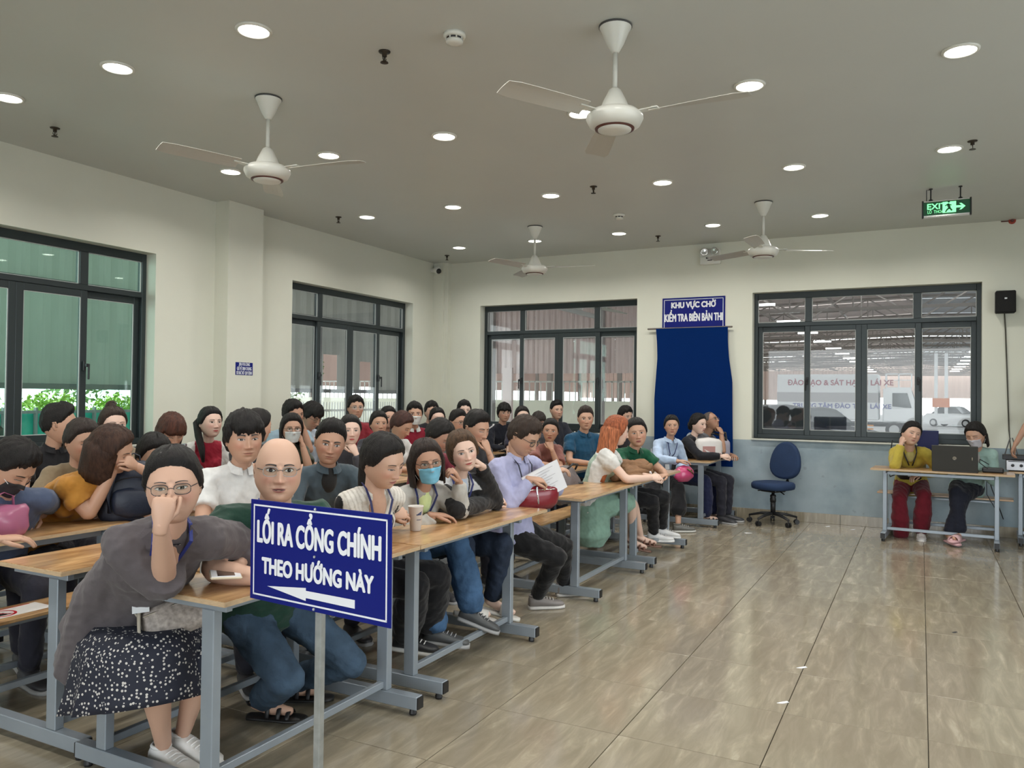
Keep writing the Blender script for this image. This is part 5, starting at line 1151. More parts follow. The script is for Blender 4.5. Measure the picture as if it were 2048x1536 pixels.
def shoe(name, A, toe, kind, col, sole, parent, base, s=1.0, label=None, lace=True):
    """A ankle point (above heel), toe direction vector"""
    td = Vector(toe).normalized(); up = Vector((0, 0, 1)); sd = td.cross(up)
    if sd.length < .1: sd = Vector((1, 0, 0))
    sd.normalize(); up = sd.cross(td).normalized()
    H = Vector(A)-up*.075
    def P(x, y, z): return H+sd*x*s+td*y*s+up*z*s-base
    rows = [(-.058, .018, .055), (-.05, .033, .068), (-.02, .037, .075), (.03, .040, .066), (.075, .044, .050), (.115, .048, .040), (.15, .046, .034), (.18, .036, .028), (.195, .018, .018)]
    n = 14
    def loft(rows, z0, inset=0.0, zt=None, y0=None, y1=None):
        vs = []; fs = []
        for (y, w, h) in rows:
            for j in range(n):
                a = 2*PI*j/n; cx_ = math.cos(a); sz = math.sin(a); hh = h if zt is None else zt
                vs.append(P((w+inset)*math.copysign(abs(cx_)**.7, cx_), y, z0+(hh-z0)*(.5+.5*math.copysign(abs(sz)**.8, sz))))
        for i in range(len(rows)-1):
            for j in range(n): fs.append((i*n+j, i*n+(j+1) % n, (i+1)*n+(j+1) % n, (i+1)*n+j))
        return vs, fs+[tuple(range(n-1, -1, -1)), tuple((len(rows)-1)*n+j for j in range(n))]
    m = MB()
    if kind == 'sneaker':
        m.add(*loft(rows, -.002), col=col)
        m.add(*loft([(y*1.03, w*1.08, .0) for y, w, h in rows], -.022, zt=.006), col=sole)
        m.tube([P(.030*math.cos(a), -.015+.036*math.sin(a), .072) for a in np.linspace(0, 2*PI, 14, endpoint=False)], .008*s, n=6, col=tuple(min(1, c*1.05) for c in col), closed=True)
        if lace:
            for k in range(4): y = .045+k*.022; z = .064-k*.006; m.tube([P(-.024, y, z-.006), P(0, y+.006, z+.004), P(.024, y, z-.006)], .0032*s, n=5, col=sole)
    elif kind == 'slide':
        m.add(*loft([(y*1.05, w*1.1, 0) for y, w, h in rows], -.025, zt=.002), col=col)
        vs = []
        for lay in (0, .006):
            for i in range(9):
                a = PI*i/8
                for y in (.06, .10, .145): vs.append(P((.046+lay)*math.cos(a), y, .0+(.052-.16*(y-.06)+lay)*math.sin(a)))
        fs = [(i*3+k, i*3+k+1, i*3+k+4, i*3+k+3) for i in range(8) for k in range(2)]; fs += [tuple(v+27 for v in reversed(f)) for f in fs]
        fs += [(i*3+k, 27+i*3+k, 27+i*3+k+3, i*3+k+3) for i in range(8) for k in (0, 2)]; m.add(vs, fs, col=sole)
    else:   # sandal straps
        m.add(*loft([(y*1.04, w*1.05, 0) for y, w, h in rows], -.02, zt=0.0), col=sole)
        for (y, z, r) in ((.13, .026, .044), (.09, .042, .042), (.04, .058, .036)): m.tube([P(-r, y, .0), P(-r*.6, y, z*.8), P(0, y, z), P(r*.6, y, z*.8), P(r, y, .0)], (.010*s, .003*s), n=6, col=col)
        m.tube([P(-.034, .02, .03), P(-.03, -.04, .05), P(0, -.062, .05), P(.03, -.04, .05), P(.034, .02, .03)], (.008*s, .003*s), n=6, col=col)
    o = obj(name, m, LEATH, parent, smooth=True, colattr=True)
    if label: o['label'] = label

SK = dict(a=(.56, .35, .255), b=(.49, .29, .20), c=(.44, .25, .17), d=(.36, .20, .13), e=(.66, .46, .37))
BLK = (.008, .0065, .006); DBR = (.03, .015, .01); BRNH = (.10, .042, .020)
PN = [0]
def person(label, hp, hy=0, hd=0, hr=0, by=258, sk='a', fem=False, fat=0.0, age=0.0, s=1.0, hs=1.04, near=0, hair='short', hcol=BLK, extra_hair=None, part=.3,
           top=(.3, .3, .3), sleeve='short', bottom=(.02, .02, .03), btype='trousers', legw=1.0, topname='shirt', bname='trousers', loose=.012, bw=1.0,
           Rm='desk', Lm='desk', rp=None, lp=None, feet=None, shoes=None, glasses=None, mask=None, collar=None, lany=None, eo=.9, gaze=0, mouth=0.0, smile=0.0,
           lipc=None, paint=None, tex=None, extra_top=None, extra_bot=None, pelv=None, stand=False, pose=None, voxel=None, btex=None, brow=1.0, hand_s=None, legs=True, curlR=None, curlL=None, neckcol=None, tlabel=None, folds=.0045):
    PN[0] += 1; seed = PN[0]
    Hc = Vector(hp) if not isinstance(hp, tuple) or len(hp) != 3 or hp[0] < 20 else on_y(hp[0], hp[1], hp[2])
    hc = math.degrees(math.atan2(-Hc.y, -Hc.x)); hh = math.radians(hc+hy)
    Rh = Matrix.Rotation(hh-PI/2, 3, 'Z') @ Matrix.Rotation(-math.radians(hd), 3, 'X') @ Matrix.Rotation(math.radians(hr), 3, 'Y')
    k = s*hs; HM = Matrix.Translation(Hc) @ (Rh*k).to_4x4()
    Fh = Rh @ Vector((0, 1, 0)); Xh = Rh @ Vector((1, 0, 0)); Zh = Rh @ Vector((0, 0, 1)); Z = Vector((0, 0, 1))
    b = math.radians(by); F = Vector((math.cos(b), math.sin(b), 0)); R = F.cross(Z)
    Nb = Hc-Z*.150*s-F*.034*s-Zh*.012-Fh*(.020*s)
    if pelv is None:
        pz = .92*s if stand else .548
        dz = Nb.z-pz; L = .50*s; dh = math.sqrt(max(L*L-dz*dz, .0016)); dh = min(dh, .36); Pv = Vector((Nb.x, Nb.y, 0))-F*dh; Pv.z = pz
    else: Pv = Vector(pelv)
    base = Vector((Pv.x, Pv.y, 0))
    root = thing('person', label, 'person', base)
    skin = SK[sk] if isinstance(sk, str) else sk
    wv = 1.0 if not fem else .88; wv *= bw*s
    bk = -F
    def sp(t): return Pv.lerp(Nb, t)+bk*math.sin(PI*t)*.028*s
    TT = [0, .2, .45, .7, .88, 1.0]; LW_ = [.168 if not fem else .185, .158 if not fem else .155, .150 if not fem else .145, .168, .150, .062]; DW = [.118, .112, .100, .112, .085, .055]
    fatk = 1+.22*fat
    def tr(t, o=0): return (np.interp(t, TT, LW_)*wv+o, np.interp(t, TT, DW)*s*(1.0 if not fem else .92)*(1+fat*.35*math.exp(-((t-.35)/.35)**2))+o)
    ts = [0, .12, .25, .4, .55, .7, .82, .91, .97]
    def torso(m, o, t0=0):
        tt = [t for t in ts if t >= t0]
        m.tube([sp(t) for t in tt], [tr(t, o) for t in tt], n=18, up=F)
        S = [sp(.90)+R*q*(.150 if not fem else .135)*wv/.95 for q in (-1, 1)]
        m.tube([S[0], sp(.94), S[1]], [.050*s+o, .058*s+o, .050*s+o], n=12, up=F)
        if fem:
            for q in (-1, 1): m.sphere(sp(.66)+R*q*.062*s+F*.078*s, (.058*s+o, .05*s+o, .062*s+o), n=12, m=8)
    S = {q: sp(.905)+R*q*(.158 if not fem else .142)*wv/.95-Z*.006 for q in (-1, 1)}
    # arms
    ZDK = .753
    arm = {}
    for q, md, cl in ((1, Rm, curlR), (-1, Lm, curlL)):
        W0, E0, fd, hn, cu = None, None, None, None, .45
        if isinstance(md, dict):
            W0 = Vector(md['w']); E0 = Vector(md['e']) if 'e' in md else None; fd = Vector(md.get('fd', F)); hn = Vector(md.get('hn', Z)); cu = md.get('c', .45)
        elif md == 'desk': W0 = Vector((Nb.x, Nb.y, 0))+F*.31*s+R*q*.10; W0.z = ZDK+.030; fd = F*.25-R*q*.9; hn = Z+F*.1; cu = .35
        elif md == 'front': W0 = Vector((Nb.x, Nb.y, 0))+F*.36*s+R*q*.05; W0.z = ZDK+.045; fd = F*.8-R*q*.5+Z*.1; hn = Z*.6+R*q*.6; cu = .7
        elif md == 'hang': W0 = S[q]-Z*.50*s+F*.05; fd = -Z; hn = R*q; cu = .5
        elif md == 'lap': W0 = Pv+F*.30*s+R*q*.07+Z*.12; fd = F*.6-R*q*.7-Z*.2; hn = Z; cu = .5
        elif md == 'cheek': W0 = Hc+(Xh*q*.085+Fh*.035-Zh*.125)*s; fd = Zh*.9-Fh*.35-Xh*q*.12; hn = Xh*q+Fh*.4; cu = .55; E0 = W0+(-Z*.235+F*.04+R*q*.06)*s
        elif md == 'chin': W0 = Hc+(Xh*q*.03+Fh*.105-Zh*.175)*s; fd = Zh*.75-Xh*q*.35-Fh*.35; hn = Fh*.8-Zh*.2+Xh*q*.35; cu = 1.05; E0 = W0+(-Z*.23+F*.05+R*q*.07)*s
        elif md == 'mouth': W0 = Hc+(Xh*q*.02+Fh*.165-Zh*.135)*s; fd = Zh*.75-Xh*q*.15-Fh*.55; hn = Fh*.8+Zh*.45; cu = 1.25; E0 = W0+(-Z*.24+F*.04+R*q*.08)*s
        elif md == 'neck': W0 = Hc+(Xh*q*.105+Fh*.0-Zh*.15)*s; fd = Zh*.7-Fh*.55-Xh*q*.25; hn = Xh*q; cu = .6; E0 = W0+(-Z*.22+F*.06+R*q*.10)*s
        if cl is not None: cu = cl
        if E0 is None:
            pole = R*q*.7-Z*.6-F*.35; E0 = ik(S[q], W0, .275*s, .245*s, pole)
            if W0.z < .9 and not stand and W0.z > .74 and E0.z < ZDK+.035 and (E0-Vector((Nb.x, Nb.y, E0.z))).dot(F) > .08: E0.z = ZDK+.04
        arm[q] = (W0, E0, fd, hn, cu)
    # legs
    hips = {q: Pv+R*q*.085*wv for q in (-1, 1)}
    leg = {}
    for i, q in enumerate((1, -1)):
        if feet is not None: A = Vector(feet[i][0]); td = Vector(feet[i][1])
        elif stand: A = Vector((hips[q].x, hips[q].y, .09))+F*.02; td = F
        else: A = Vector((Pv.x, Pv.y, 0))+F*.38*s+R*q*.10; A.z = .09; td = F+R*q*.15
        K = ik(hips[q], A, .42*s, .40*s, F*.8+Z*.9+R*q*.12)
        if not stand and feet is None: K.z = min(K.z, .56)
        if not stand: K = K-F*.03
        leg[q] = (K, A, td)
    vx = voxel or (.010 if near else .017)
    # skin body
    m = MB(); torso(m, -.014)
    slv = lambda q: (sleeve if isinstance(sleeve, str) else sleeve[0 if q == 1 else 1])
    for q in (-1, 1):
        W0, E0, fd, hn, cu = arm[q]
        kb = .80 if slv(q) == 'long' else 1.0
        m.tube([S[q], S[q].lerp(E0, .5), E0], [.034*s*fatk, .041*s*fatk*kb, .036*s*fatk*kb], n=10); m.tube([E0, E0.lerp(W0, .35), W0], [.035*s*fatk*kb, .037*s*fatk*kb, .0245*s], n=10)
        K, A, td = leg[q]
        if legs:
            lk = .72 if btype == 'trousers' else 1.0; lk2 = .72 if btype in ('trousers', 'crop', 'shorts') else 1.0
            m.tube([hips[q], hips[q].lerp(K, .5), K], [.070*s, .070*s*lk2, .052*s*lk2], n=10); m.tube([K, K.lerp(A, .3), K.lerp(A, .72), A], [.050*s*lk2, .054*s*lk, .038*s*(lk+1)/2, .031*s], n=10)
            tdn = td.normalized()
            if shoes and shoes[0] != 'sneaker': m.tube([A-Z*.02-tdn*.03, A-Z*.045+tdn*.05, A-Z*.055+tdn*.14], [.032*s, .030*s, .020*s], n=8)
    n0 = Hc-Fh*.022*s-Zh*.065*s
    m.tube([sp(.92), Nb, Nb.lerp(n0, .5), n0], [.062*s, (.054 if not fem else .047)*s*fatk, (.050 if not fem else .043)*s*fatk, (.050 if not fem else .044)*s*fatk], n=14, up=F)
    rb = raw(m, vx, 3 if near else 2)
    # head, ears, hands as fine geometry of the same mesh
    key = ((110, 96) if near else (56, 52))+(fem, fat, age); V, Fc, T, bv = head_geo(key)
    ex = MB(); hv = [tuple(HM @ Vector(v)) for v in V]
    ex.v = hv; ex.f = list(Fc); ex.c = [tuple(np.array(skin)*t) for t in T]; ex.mi = [0]*len(Fc)
    for q in (-1, 1):
        e = MB(); Re = Matrix.Rotation(q*.35, 3, 'Z') @ Matrix.Rotation(.12, 3, 'X')
        pts = []; 
        e.sphere((q*.0755, -.010, -.004), (.007, .017, .030), n=12, m=9, R=Re, col=tuple(c*1.0 for c in skin)); e.sphere((q*.0805, -.004, -.001), (.004, .008, .015), n=10, m=6, R=Re, col=tuple(c*.62 for c in skin)); e.tube([(q*.077, .004, -.012), (q*.0845, -.008, .020), (q*.085, -.022, .018), (q*.081, -.023, -.004), (q*.077, -.010, -.028)], [.003, .0045, .0042, .004, .005], n=7, col=skin)
        e.v = [tuple(HM @ Vector(v)) for v in e.v]; ex.add(e.v, e.f, col=skin)
        ex.c[-len(e.v):] = e.c
    hsz = (1.0 if not fem else .92)*s*(hand_s or 1)
    for q in (-1, 1):
        W0, E0, fd, hn, cu = arm[q]; hand_geo(ex, W0, fd, hn, q, cu, hsz, skin, res=10 if near else 7)
    BAKE.append(('body', rb, ex, SKINM, root, 0, None, seed, skin, base))
    # face parts (children of the body are attached after baking)
    fmask = mask is not None
    fobs = []
    for q in (-1, 1):
        e = eye_mesh(bv, q, eo, gaze, 1.0); xf(e, HM, base); fobs.append(obj('eye', e, EYEM, root, colattr=True, fix=False))
        e = brow_mesh(bv, q, fem, brow); xf(e, HM, base); fobs.append(obj('eyebrow', e, PLAIN, root, colattr=True, fix=False))
    if not fmask:
        lc = lipc or ((.40, .15, .12) if fem else (skin[0]*.82, skin[1]*.62, skin[2]*.62)); e = lips_mesh(bv, lc, mouth, smile=smile); xf(e, HM, base); fobs.append(obj('lips', e, PLAIN, root, smooth=True, colattr=True, fix=False))
    # hair
    if hair:
        m = hair_geo(hair, hcol, near, seed, part)
        for hx in (extra_hair or []):
            if hx[0] == 'bun': m.sphere(hx[1], hx[2], n=16, m=10, col=hcol); m.tube([Vector(hx[1])+Vector((hx[2][0]*.9*math.cos(a), .0, hx[2][2]*.9*math.sin(a))) for a in np.linspace(0, 2*PI, 10, endpoint=False)], hx[2][1]*.55, n=8, col=hcol, closed=True)
            elif hx[0] == 'tail': m.tube(hx[1], hx[2], n=12, up=(0, 1, 0), col=hx[3] if len(hx) > 3 else hcol)
            elif hx[0] == 'cur': curtain(m, hcol if len(hx) < 3 else hx[2], seed=seed, **hx[1])
        xf(m, HM, base); obj('hair', m, HAIRM, root, smooth=True, colattr=True)
    # top garment
    m = MB(); torso(m, loose, .0)
    hem = sp(0)-(sp(.2)-sp(0)).normalized()*.05; m.tube([hem, sp(.1)], [tr(0, loose+.006), tr(.1, loose)], n=18, up=F)
    for q in (-1, 1):
        W0, E0, fd, hn, cu = arm[q]; o = loose
        sl = sleeve if isinstance(sleeve, str) else sleeve[0 if q == 1 else 1]
        if sl == 'none': continue
        if sl == 'short': E1 = S[q].lerp(E0, .62); m.tube([sp(.9), S[q], S[q].lerp(E0, .3), E1], [.05*s+o, .056*s*fatk+o, .054*s*fatk+o, .054*s*fatk+o+.004], n=12, cap=False); m.sphere(S[q], .054*s+o, n=12, m=8)
        elif sl == 'elbow': m.sphere(S[q], .053*s+o, n=12, m=8); m.tube([S[q], S[q].lerp(E0, .5), E0], [.052*s*fatk+o, .052*s*fatk+o, .047*s*fatk+o], n=12); m.tube([E0, E0.lerp(W0, .14)], [.044*s*fatk+o, .046*s*fatk+o], n=12, cap=False)
        elif sl == 'puff': m.tube([sp(.9), S[q], S[q].lerp(E0, .25), S[q].lerp(E0, .45)], [.05*s+o, .060*s+o, .068*s+o, .050*s+o], n=12)
        else: m.tube([sp(.9), S[q]], [.05*s+o, .052*s*fatk+o], n=12); m.tube([S[q], S[q].lerp(E0, .5), E0], [.053*s*fatk+o, .049*s*fatk+o, .044*s*fatk+o], n=12); m.tube([E0, E0.lerp(W0, .5), E0.lerp(W0, .93)], [.044*s*fatk+o, .041*s+o, .033*s+o*.9], n=12, cap=False); m.sphere(S[q], .053*s+o, n=12, m=8); m.sphere(E0, .045*s*fatk+o, n=10, m=7)
    for (pts, rr) in (extra_top(locals()) if extra_top else []): m.tube(pts, rr, n=14, up=F)
    ro = raw(m, ((.0055 if paint else .0085) if near > 1 else vx), 4 if near else 2)
    BAKE.append((topname, ro, None, tex or CLOTH, root, folds if near else .003, (paint, dict(sp=sp, F=F, R=R, Z=Z, s=s, Nb=Nb, Pv=Pv, S=S, arm=arm)) if paint else None, seed, top, base))
    # lower garment
    if legs:
        m = MB(); o = .012
        m.tube([sp(.0)-Z*.03, sp(.12), sp(.2)], [tr(0, .006), tr(.1, .006), tr(.2, .0)], n=16, up=F)
        for q in (-1, 1):
            K, A, td = leg[q]
            if btype == 'trousers': m.tube([hips[q], hips[q].lerp(K, .5), K], [.086*s+o, .076*s+o, (.058*s+o)*(1+.15*(legw-1))], n=14); m.tube([K, K.lerp(A, .5), K.lerp(A, .97)], [(.056*s+o)*(1+.15*(legw-1)), (.050*s+o)*legw, (.042*s+o)*legw], n=14)
            elif btype == 'crop': m.tube([hips[q], hips[q].lerp(K, .5), K], [.086*s+o, .078*s+o, .066*s+o], n=14); m.tube([K, K.lerp(A, .45), K.lerp(A, .66)], [.062*s+o, (.052*s+o)*legw, (.054*s+o)*legw], n=14)
            elif btype == 'shorts': m.tube([hips[q], hips[q].lerp(K, .5), K, K.lerp(A, .2)], [.088*s+o, .080*s+o, .066*s+o, .068*s+o], n=14)
            m.sphere(K, (.060*s+o if btype in ('trousers', 'crop', 'shorts') else .01), n=12, m=8)
            if btype == 'skirt': m.tube([hips[q], hips[q].lerp(K, .5), K.lerp(hips[q], .12)], [.10*s+o, .10*s+o, .085*s+o], n=14)
        if btype == 'skirt':
            mk = (leg[1][0]+leg[-1][0])/2; m.tube([Pv, Pv.lerp(mk, .5), Pv.lerp(mk, .92)], [(.17*s, .10*s), (.16*s, .095*s), (.13*s, .08*s)], n=16, up=Z)
        for (pts, rr) in (extra_bot(locals()) if extra_bot else []): m.tube(pts, rr, n=14, up=F)
        ro = raw(m, vx, 4 if near else 2)
        BAKE.append((bname, ro, None, btex or CLOTH, root, folds*1.1 if near else .003, None, seed+50, bottom, base))
        if shoes:
            for i, q in enumerate((1, -1)):
                K, A, td = leg[q]; shoe('shoe', A, td, shoes[0], shoes[1], shoes[2], root, base, s)
        elif near or True:
            for i, q in enumerate((1, -1)):
                K, A, td = leg[q]; shoe('shoe', A, td, 'sneaker', (.05, .05, .055), (.4, .4, .4), root, base, s, lace=False)
    # worn things
    if glasses:
        m = MB(); gw, gh, gy = .0245, .0165, .0
        for q in (-1, 1):
            loop = []
            for i in range(20):
                a = 2*PI*i/20; ca, sa = math.cos(a), math.sin(a); loop.append((q*.0325+gw*math.copysign(abs(ca)**.7, ca), fy(bv, q*.0325, .006)+.013-abs(ca)*.002-(.004 if ca*q > .5 else 0), .003+gh*math.copysign(abs(sa)**.7, sa)))
            m.tube(loop, .0013 if glasses != 'thick' else .0022, n=6, col=(.03, .03, .035) if glasses != 'clear' else (.35, .36, .36), closed=True)
            m.tube([(q*.057, loop[0][1]-.003, .008), (q*.072, .055, .010), (q*.079, .0, .008), (q*.080, -.015, -.004)], .0014, n=6, col=(.03, .03, .035))
        yy = fy(bv, 0, .008)+.006; m.tube([(-.0095, yy+.003, .007), (0, yy+.004, .010), (.0095, yy+.003, .007)], .0013, n=6, col=(.04, .04, .04))
        xf(m, HM, base); go = obj('glasses', m, PLAIN, root, smooth=True, colattr=True)
        m = MB()
        for q in (-1, 1):
            y0_ = fy(bv, q*.0325, .006)+.0125; vs = []
            for i in range(16):
                a = 2*PI*i/16; ca, sa = math.cos(a), math.sin(a); vs.append((q*.0325+gw*.96*math.copysign(abs(ca)**.7, ca), y0_-abs(ca)*.002, .003+gh*.96*math.copysign(abs(sa)**.7, sa)))
            vs += [(v[0], v[1]+.001, v[2]) for v in vs]; m.add(vs, [tuple(range(16)), tuple(range(31, 15, -1))]+[(i, (i+1) % 16, 16+(i+1) % 16, 16+i) for i in range(16)])
        xf(m, HM, base); obj('lens', m, GL_CLEAR, go)
    if mask:
        m = MB(); nx, nz_ = 16, 12; vs = []
        for j in range(nz_+1):
            v = j/nz_; z = -.014-.092*v
            for i in range(nx+1):
                u_ = -1+2*i/nx; hw_ = .062*(1-.22*v*v); x = u_*hw_
                fr = .104*(1-.50*u_*u_)-.020*max(0, v-.55)-.010*max(0, .2-v)*3*(1 if abs(u_) > .25 else .0)
                y = max(fr, fy(bv, x, z)+.004)+.0014*math.sin(v*PI*7)*(1-u_*u_); zz = z-.006*u_*u_*(v-.5)*-1
                vs.append((x, y, zz))
        N = len(vs); vs += [(v_[0]*.99, v_[1]-.002, v_[2]) for v_ in vs]; L_x = nx+1
        fs = [(j*L_x+i, j*L_x+i+1, (j+1)*L_x+i+1, (j+1)*L_x+i) for j in range(nz_) for i in range(nx)]; fs += [tuple(N+q_ for q_ in reversed(f)) for f in fs]
        bd = list(range(nx+1))+[j*L_x+nx for j in range(1, nz_+1)]+[nz_*L_x+i for i in range(nx-1, -1, -1)]+[j*L_x for j in range(nz_-1, 0, -1)]
        fs += [(bd[i], N+bd[i], N+bd[(i+1) % len(bd)], bd[(i+1) % len(bd)]) for i in range(len(bd))]
        m.add(vs, fs, col=mask)
        for q in (-1, 1):
            for (za, zb_) in ((-.022, .012), (-.088, -.026)): m.tube([(q*.060, fy(bv, q*.055, za)+.006, za), (q*.075, .02, (za+zb_)/2), (q*.082, -.012, zb_)], .0013, n=5, col=(.75, .75, .75))
        xf(m, HM, base); obj('face_mask', m, MASKM, root, smooth=True, colattr=True)
    if collar:
        m = MB(); vs = []; n = 22
        for lay in (0, 1):
            for i in range(n+1):
                a = math.radians(14+332*i/n); fr = math.cos(a); rr = .058*s+.004*lay; top_ = Nb+F*(rr*fr*.95+.006)+R*rr*math.sin(a)+Z*(.040-.034*max(0, fr)); r2 = (.076 if abs(fr) < .9 else .064)*s+.004*lay
                bot = Nb+F*(r2*fr+.012)+R*r2*math.sin(a)*1.05+Z*(.002-.034*max(0, fr)); vs += [top_-base, bot-base]
        L2 = 2*(n+1); fs = []
        for i in range(n): fs += [(2*i, 2*i+1, 2*i+3, 2*i+2), (L2+2*i, L2+2*i+2, L2+2*i+3, L2+2*i+1), (2*i, 2*i+2, L2+2*i+2, L2+2*i), (2*i+1, L2+2*i+1, L2+2*i+3, 2*i+3)]
        fs += [(0, L2, L2+1, 1), (2*n, 2*n+1, L2+2*n+1, L2+2*n)]
        m.add(vs, fs, col=collar); obj('collar', m, CLOTH, root, smooth=False, colattr=True)
    if neckcol:   # inner shirt showing at the neck opening
        m = MB(); m.sphere(sp(.86)+F*(tr(.86)[1]+loose-.030), (.052*s, .040*s, .085*s), n=16, m=10, R=Matrix((R, F, Z)).transposed(), col=neckcol); m.v = [tuple(Vector(v)-base) for v in m.v]; obj('inner_shirt', m, CLOTH, root, smooth=True, colattr=True)
    if lany:
        m = MB()
        def tf(t, lat, o=.012):
            a_, b_ = tr(t, loose); o = o+.006+(.022*math.exp(-((t-.66)/.16)**2) if fem else 0)
            return sp(t)+R*lat+F*(b_*math.sqrt(max(.05, 1-(lat/a_)**2))+o)
        def _unused(t, lat, o=.012): a_, b_ = tr(t, loose); return sp(t)+R*lat+F*(b_*math.sqrt(max(.05, 1-(lat/a_)**2))+o)
        lo_t = .42
        for q in (-1, 1): m.tube([p_-base for p_ in (Nb+R*q*.052*s-F*.03+Z*.045, Nb+R*q*.060*s+Z*.022+F*.02, tf(.92, q*.062*s, .014), tf(.80, q*.050*s), tf(.66, q*.030*s, .020 if fem else .012), tf(.52, q*.012*s), tf(lo_t, 0))], (.0065*s, .0016*s), n=6, up=tuple(F), col=lany)
        c = tf(lo_t-.07, 0, .016)-base; m.box(c, (.058, .09, .003), R=Matrix((R, (Z-F*.2).normalized(), F)).transposed(), col=(.7, .72, .74)); obj('lanyard', m, PLAIN, root, colattr=True)
    root['_f'] = 0; del root['_f']
    P_ = dict(root=root, base=base, Hc=Hc, Nb=Nb, Pv=Pv, F=F, R=R, Z=Z, sp=sp, tr=tr, arm=arm, leg=leg, S=S, HM=HM, Fh=Fh, Xh=Xh, Zh=Zh, fobs=fobs, s=s)
    root_fobs[root.name] = fobs
    return P_
root_fobs = {}
# ---- cast: heads placed on the sight lines through the rows of benches (pixel x, pixel y, distance row y)
V3 = Vector
def oz(px, py, z): return on_z(px, py, z)
PT = [((-.018, -.085, .07), (-.01, -.115, .03), (0, -.125, -.04), (.005, -.115, -.12), (.0, -.105, -.20)), (.020, .026, .024, .020, .010)]
def tail(side=0, ln=1.0, c=None): 
    t = [(side*.02, -.09, .06), (side*.05, -.125, .03), (side*.07, -.135, -.05*ln), (side*.07, -.12, -.14*ln), (side*.065, -.10, -.24*ln)]
    return ('tail', t, [.022, .030, .030, .026, .010]) if c is None else ('tail', t, [.022, .030, .030, .026, .010], c)
def bun(x=0, y=-.10, z=.05, r=.032): return ('bun', (x, y, z), (r, r*.85, r))
CUR = dict(zs=[.05, .0, -.05, -.10, -.16], half=112, rx=.083, ry=.090)
CURL = dict(zs=[.05, .0, -.06, -.12, -.19, -.27], half=108, rx=.084, ry=.092)
CLONG = dict(zs=[.045, .0, -.08, -.16, -.26, -.36, -.44], half=(118, 80), rx=.086, ry=.094, th=.024)

# front column, from the near end
def w1_top(L):
    sp, R, F, Z, s, arm = L['sp'], L['R'], L['F'], L['Z'], L['s'], L['arm']
    return [([sp(.55)-F*.0, sp(.1)-F*.03, sp(0)-Z*.10-F*.05], [(.16, .12), (.18, .14), (.19, .14)]),
            ([sp(.8)+R*.11, sp(.3)+R*.13, sp(0)+R*.13-Z*.15-F*.02], [(.06, .06), (.07, .09), (.085, .12)]),
            ([sp(.8)-R*.10, sp(.3)-R*.12+F*.02, sp(0)-R*.13-Z*.06+F*.04], [(.06, .06), (.06, .08), (.06, .09)])]
def w1_bot(L):
    K1, K2, Pv, Z, F, R = L['leg'][1][0], L['leg'][-1][0], L['Pv'], L['Z'], L['F'], L['R']; mk = (K1+K2)/2
    return [([Pv-Z*.02, Pv-Z*.14-F*.03+R*.03, Pv-Z*.28-F*.04+R*.03], [(.19, .15), (.23, .18), (.25, .19)]), ([Pv.lerp(mk, .45)-Z*.02, Pv.lerp(mk, .5)-Z*.15, Pv.lerp(mk, .5)-Z*.27], [(.16, .13), (.18, .15), (.18, .15)]),
            ([Pv.lerp(mk, .9), mk-Z*.06+F*.0, mk-Z*.12-F*.05], [(.14, .08), (.15, .09), (.15, .08)])]
def dots_mat():
    m = bpy.data.materials.new('navy dotted cloth'); m.use_nodes = True; t = m.node_tree; b = t.nodes['Principled BSDF']; b.inputs['Roughness'].default_value = .8
    tc = t.nodes.new('ShaderNodeTexCoord'); v = t.nodes.new('ShaderNodeTexVoronoi'); v.inputs['Scale'].default_value = 70; v.inputs['Randomness'].default_value = .75; t.links.new(tc.outputs['Object'], v.inputs['Vector'])
    r = t.nodes.new('ShaderNodeValToRGB'); r.color_ramp.interpolation = 'CONSTANT'; r.color_ramp.elements[0].color = (.50, .48, .45, 1); r.color_ramp.elements[1].position = .30; r.color_ramp.elements[1].color = (.008, .010, .022, 1)
    t.links.new(v.outputs['Distance'], r.inputs[0]); t.links.new(r.outputs[0], b.inputs['Base Color']); return m
DOTS = dots_mat()
w1e = oz(330, 1168, .795)
W1 = person('seated woman in grey blazer and thin glasses, fist held to her mouth', (347, 972, 2.30), hy=-4, hd=2, hr=3, by=243, fem=True, near=2, s=1.0, hs=1.08, hair='back', part=.35, extra_hair=[('tail', [(.0, -.095, .02), (.0, -.12, -.02), (0, -.12, -.07)], [.03, .035, .02])], sk='a', fat=.6,
    top=(.095, .082, .088), topname='blazer', sleeve=('elbow', 'long'), loose=.024, btype='shorts', bottom=(.01, .01, .02), bname='slip', btex=DOTS, glasses='thin', lany=(.010, .025, .20), neckcol=(.50, .30, .21), eo=.8, gaze=-.2, brow=.9,
    Rm=dict(w=on_y(322, 1048, 2.20), e=w1e+V3((0, 0, .0)), fd=(.05, -.10, .95), hn=(-.75, -.65, .1), c=1.30), Lm=dict(w=oz(478, 1128, .80), e=V3((2.52, 2.52, .83)), fd=(-.75, -.25, -.15), hn=(.1, -.3, .9), c=.35),
    pelv=(2.08, 2.83, .56), feet=[((2.13, 2.60, .105), (-.05, -1, 0)), ((2.22, 2.60, .12), (.10, -1, -.1))], shoes=('sneaker', (.72, .71, .69), (.75, .74, .72)), extra_top=w1_top, extra_bot=None)
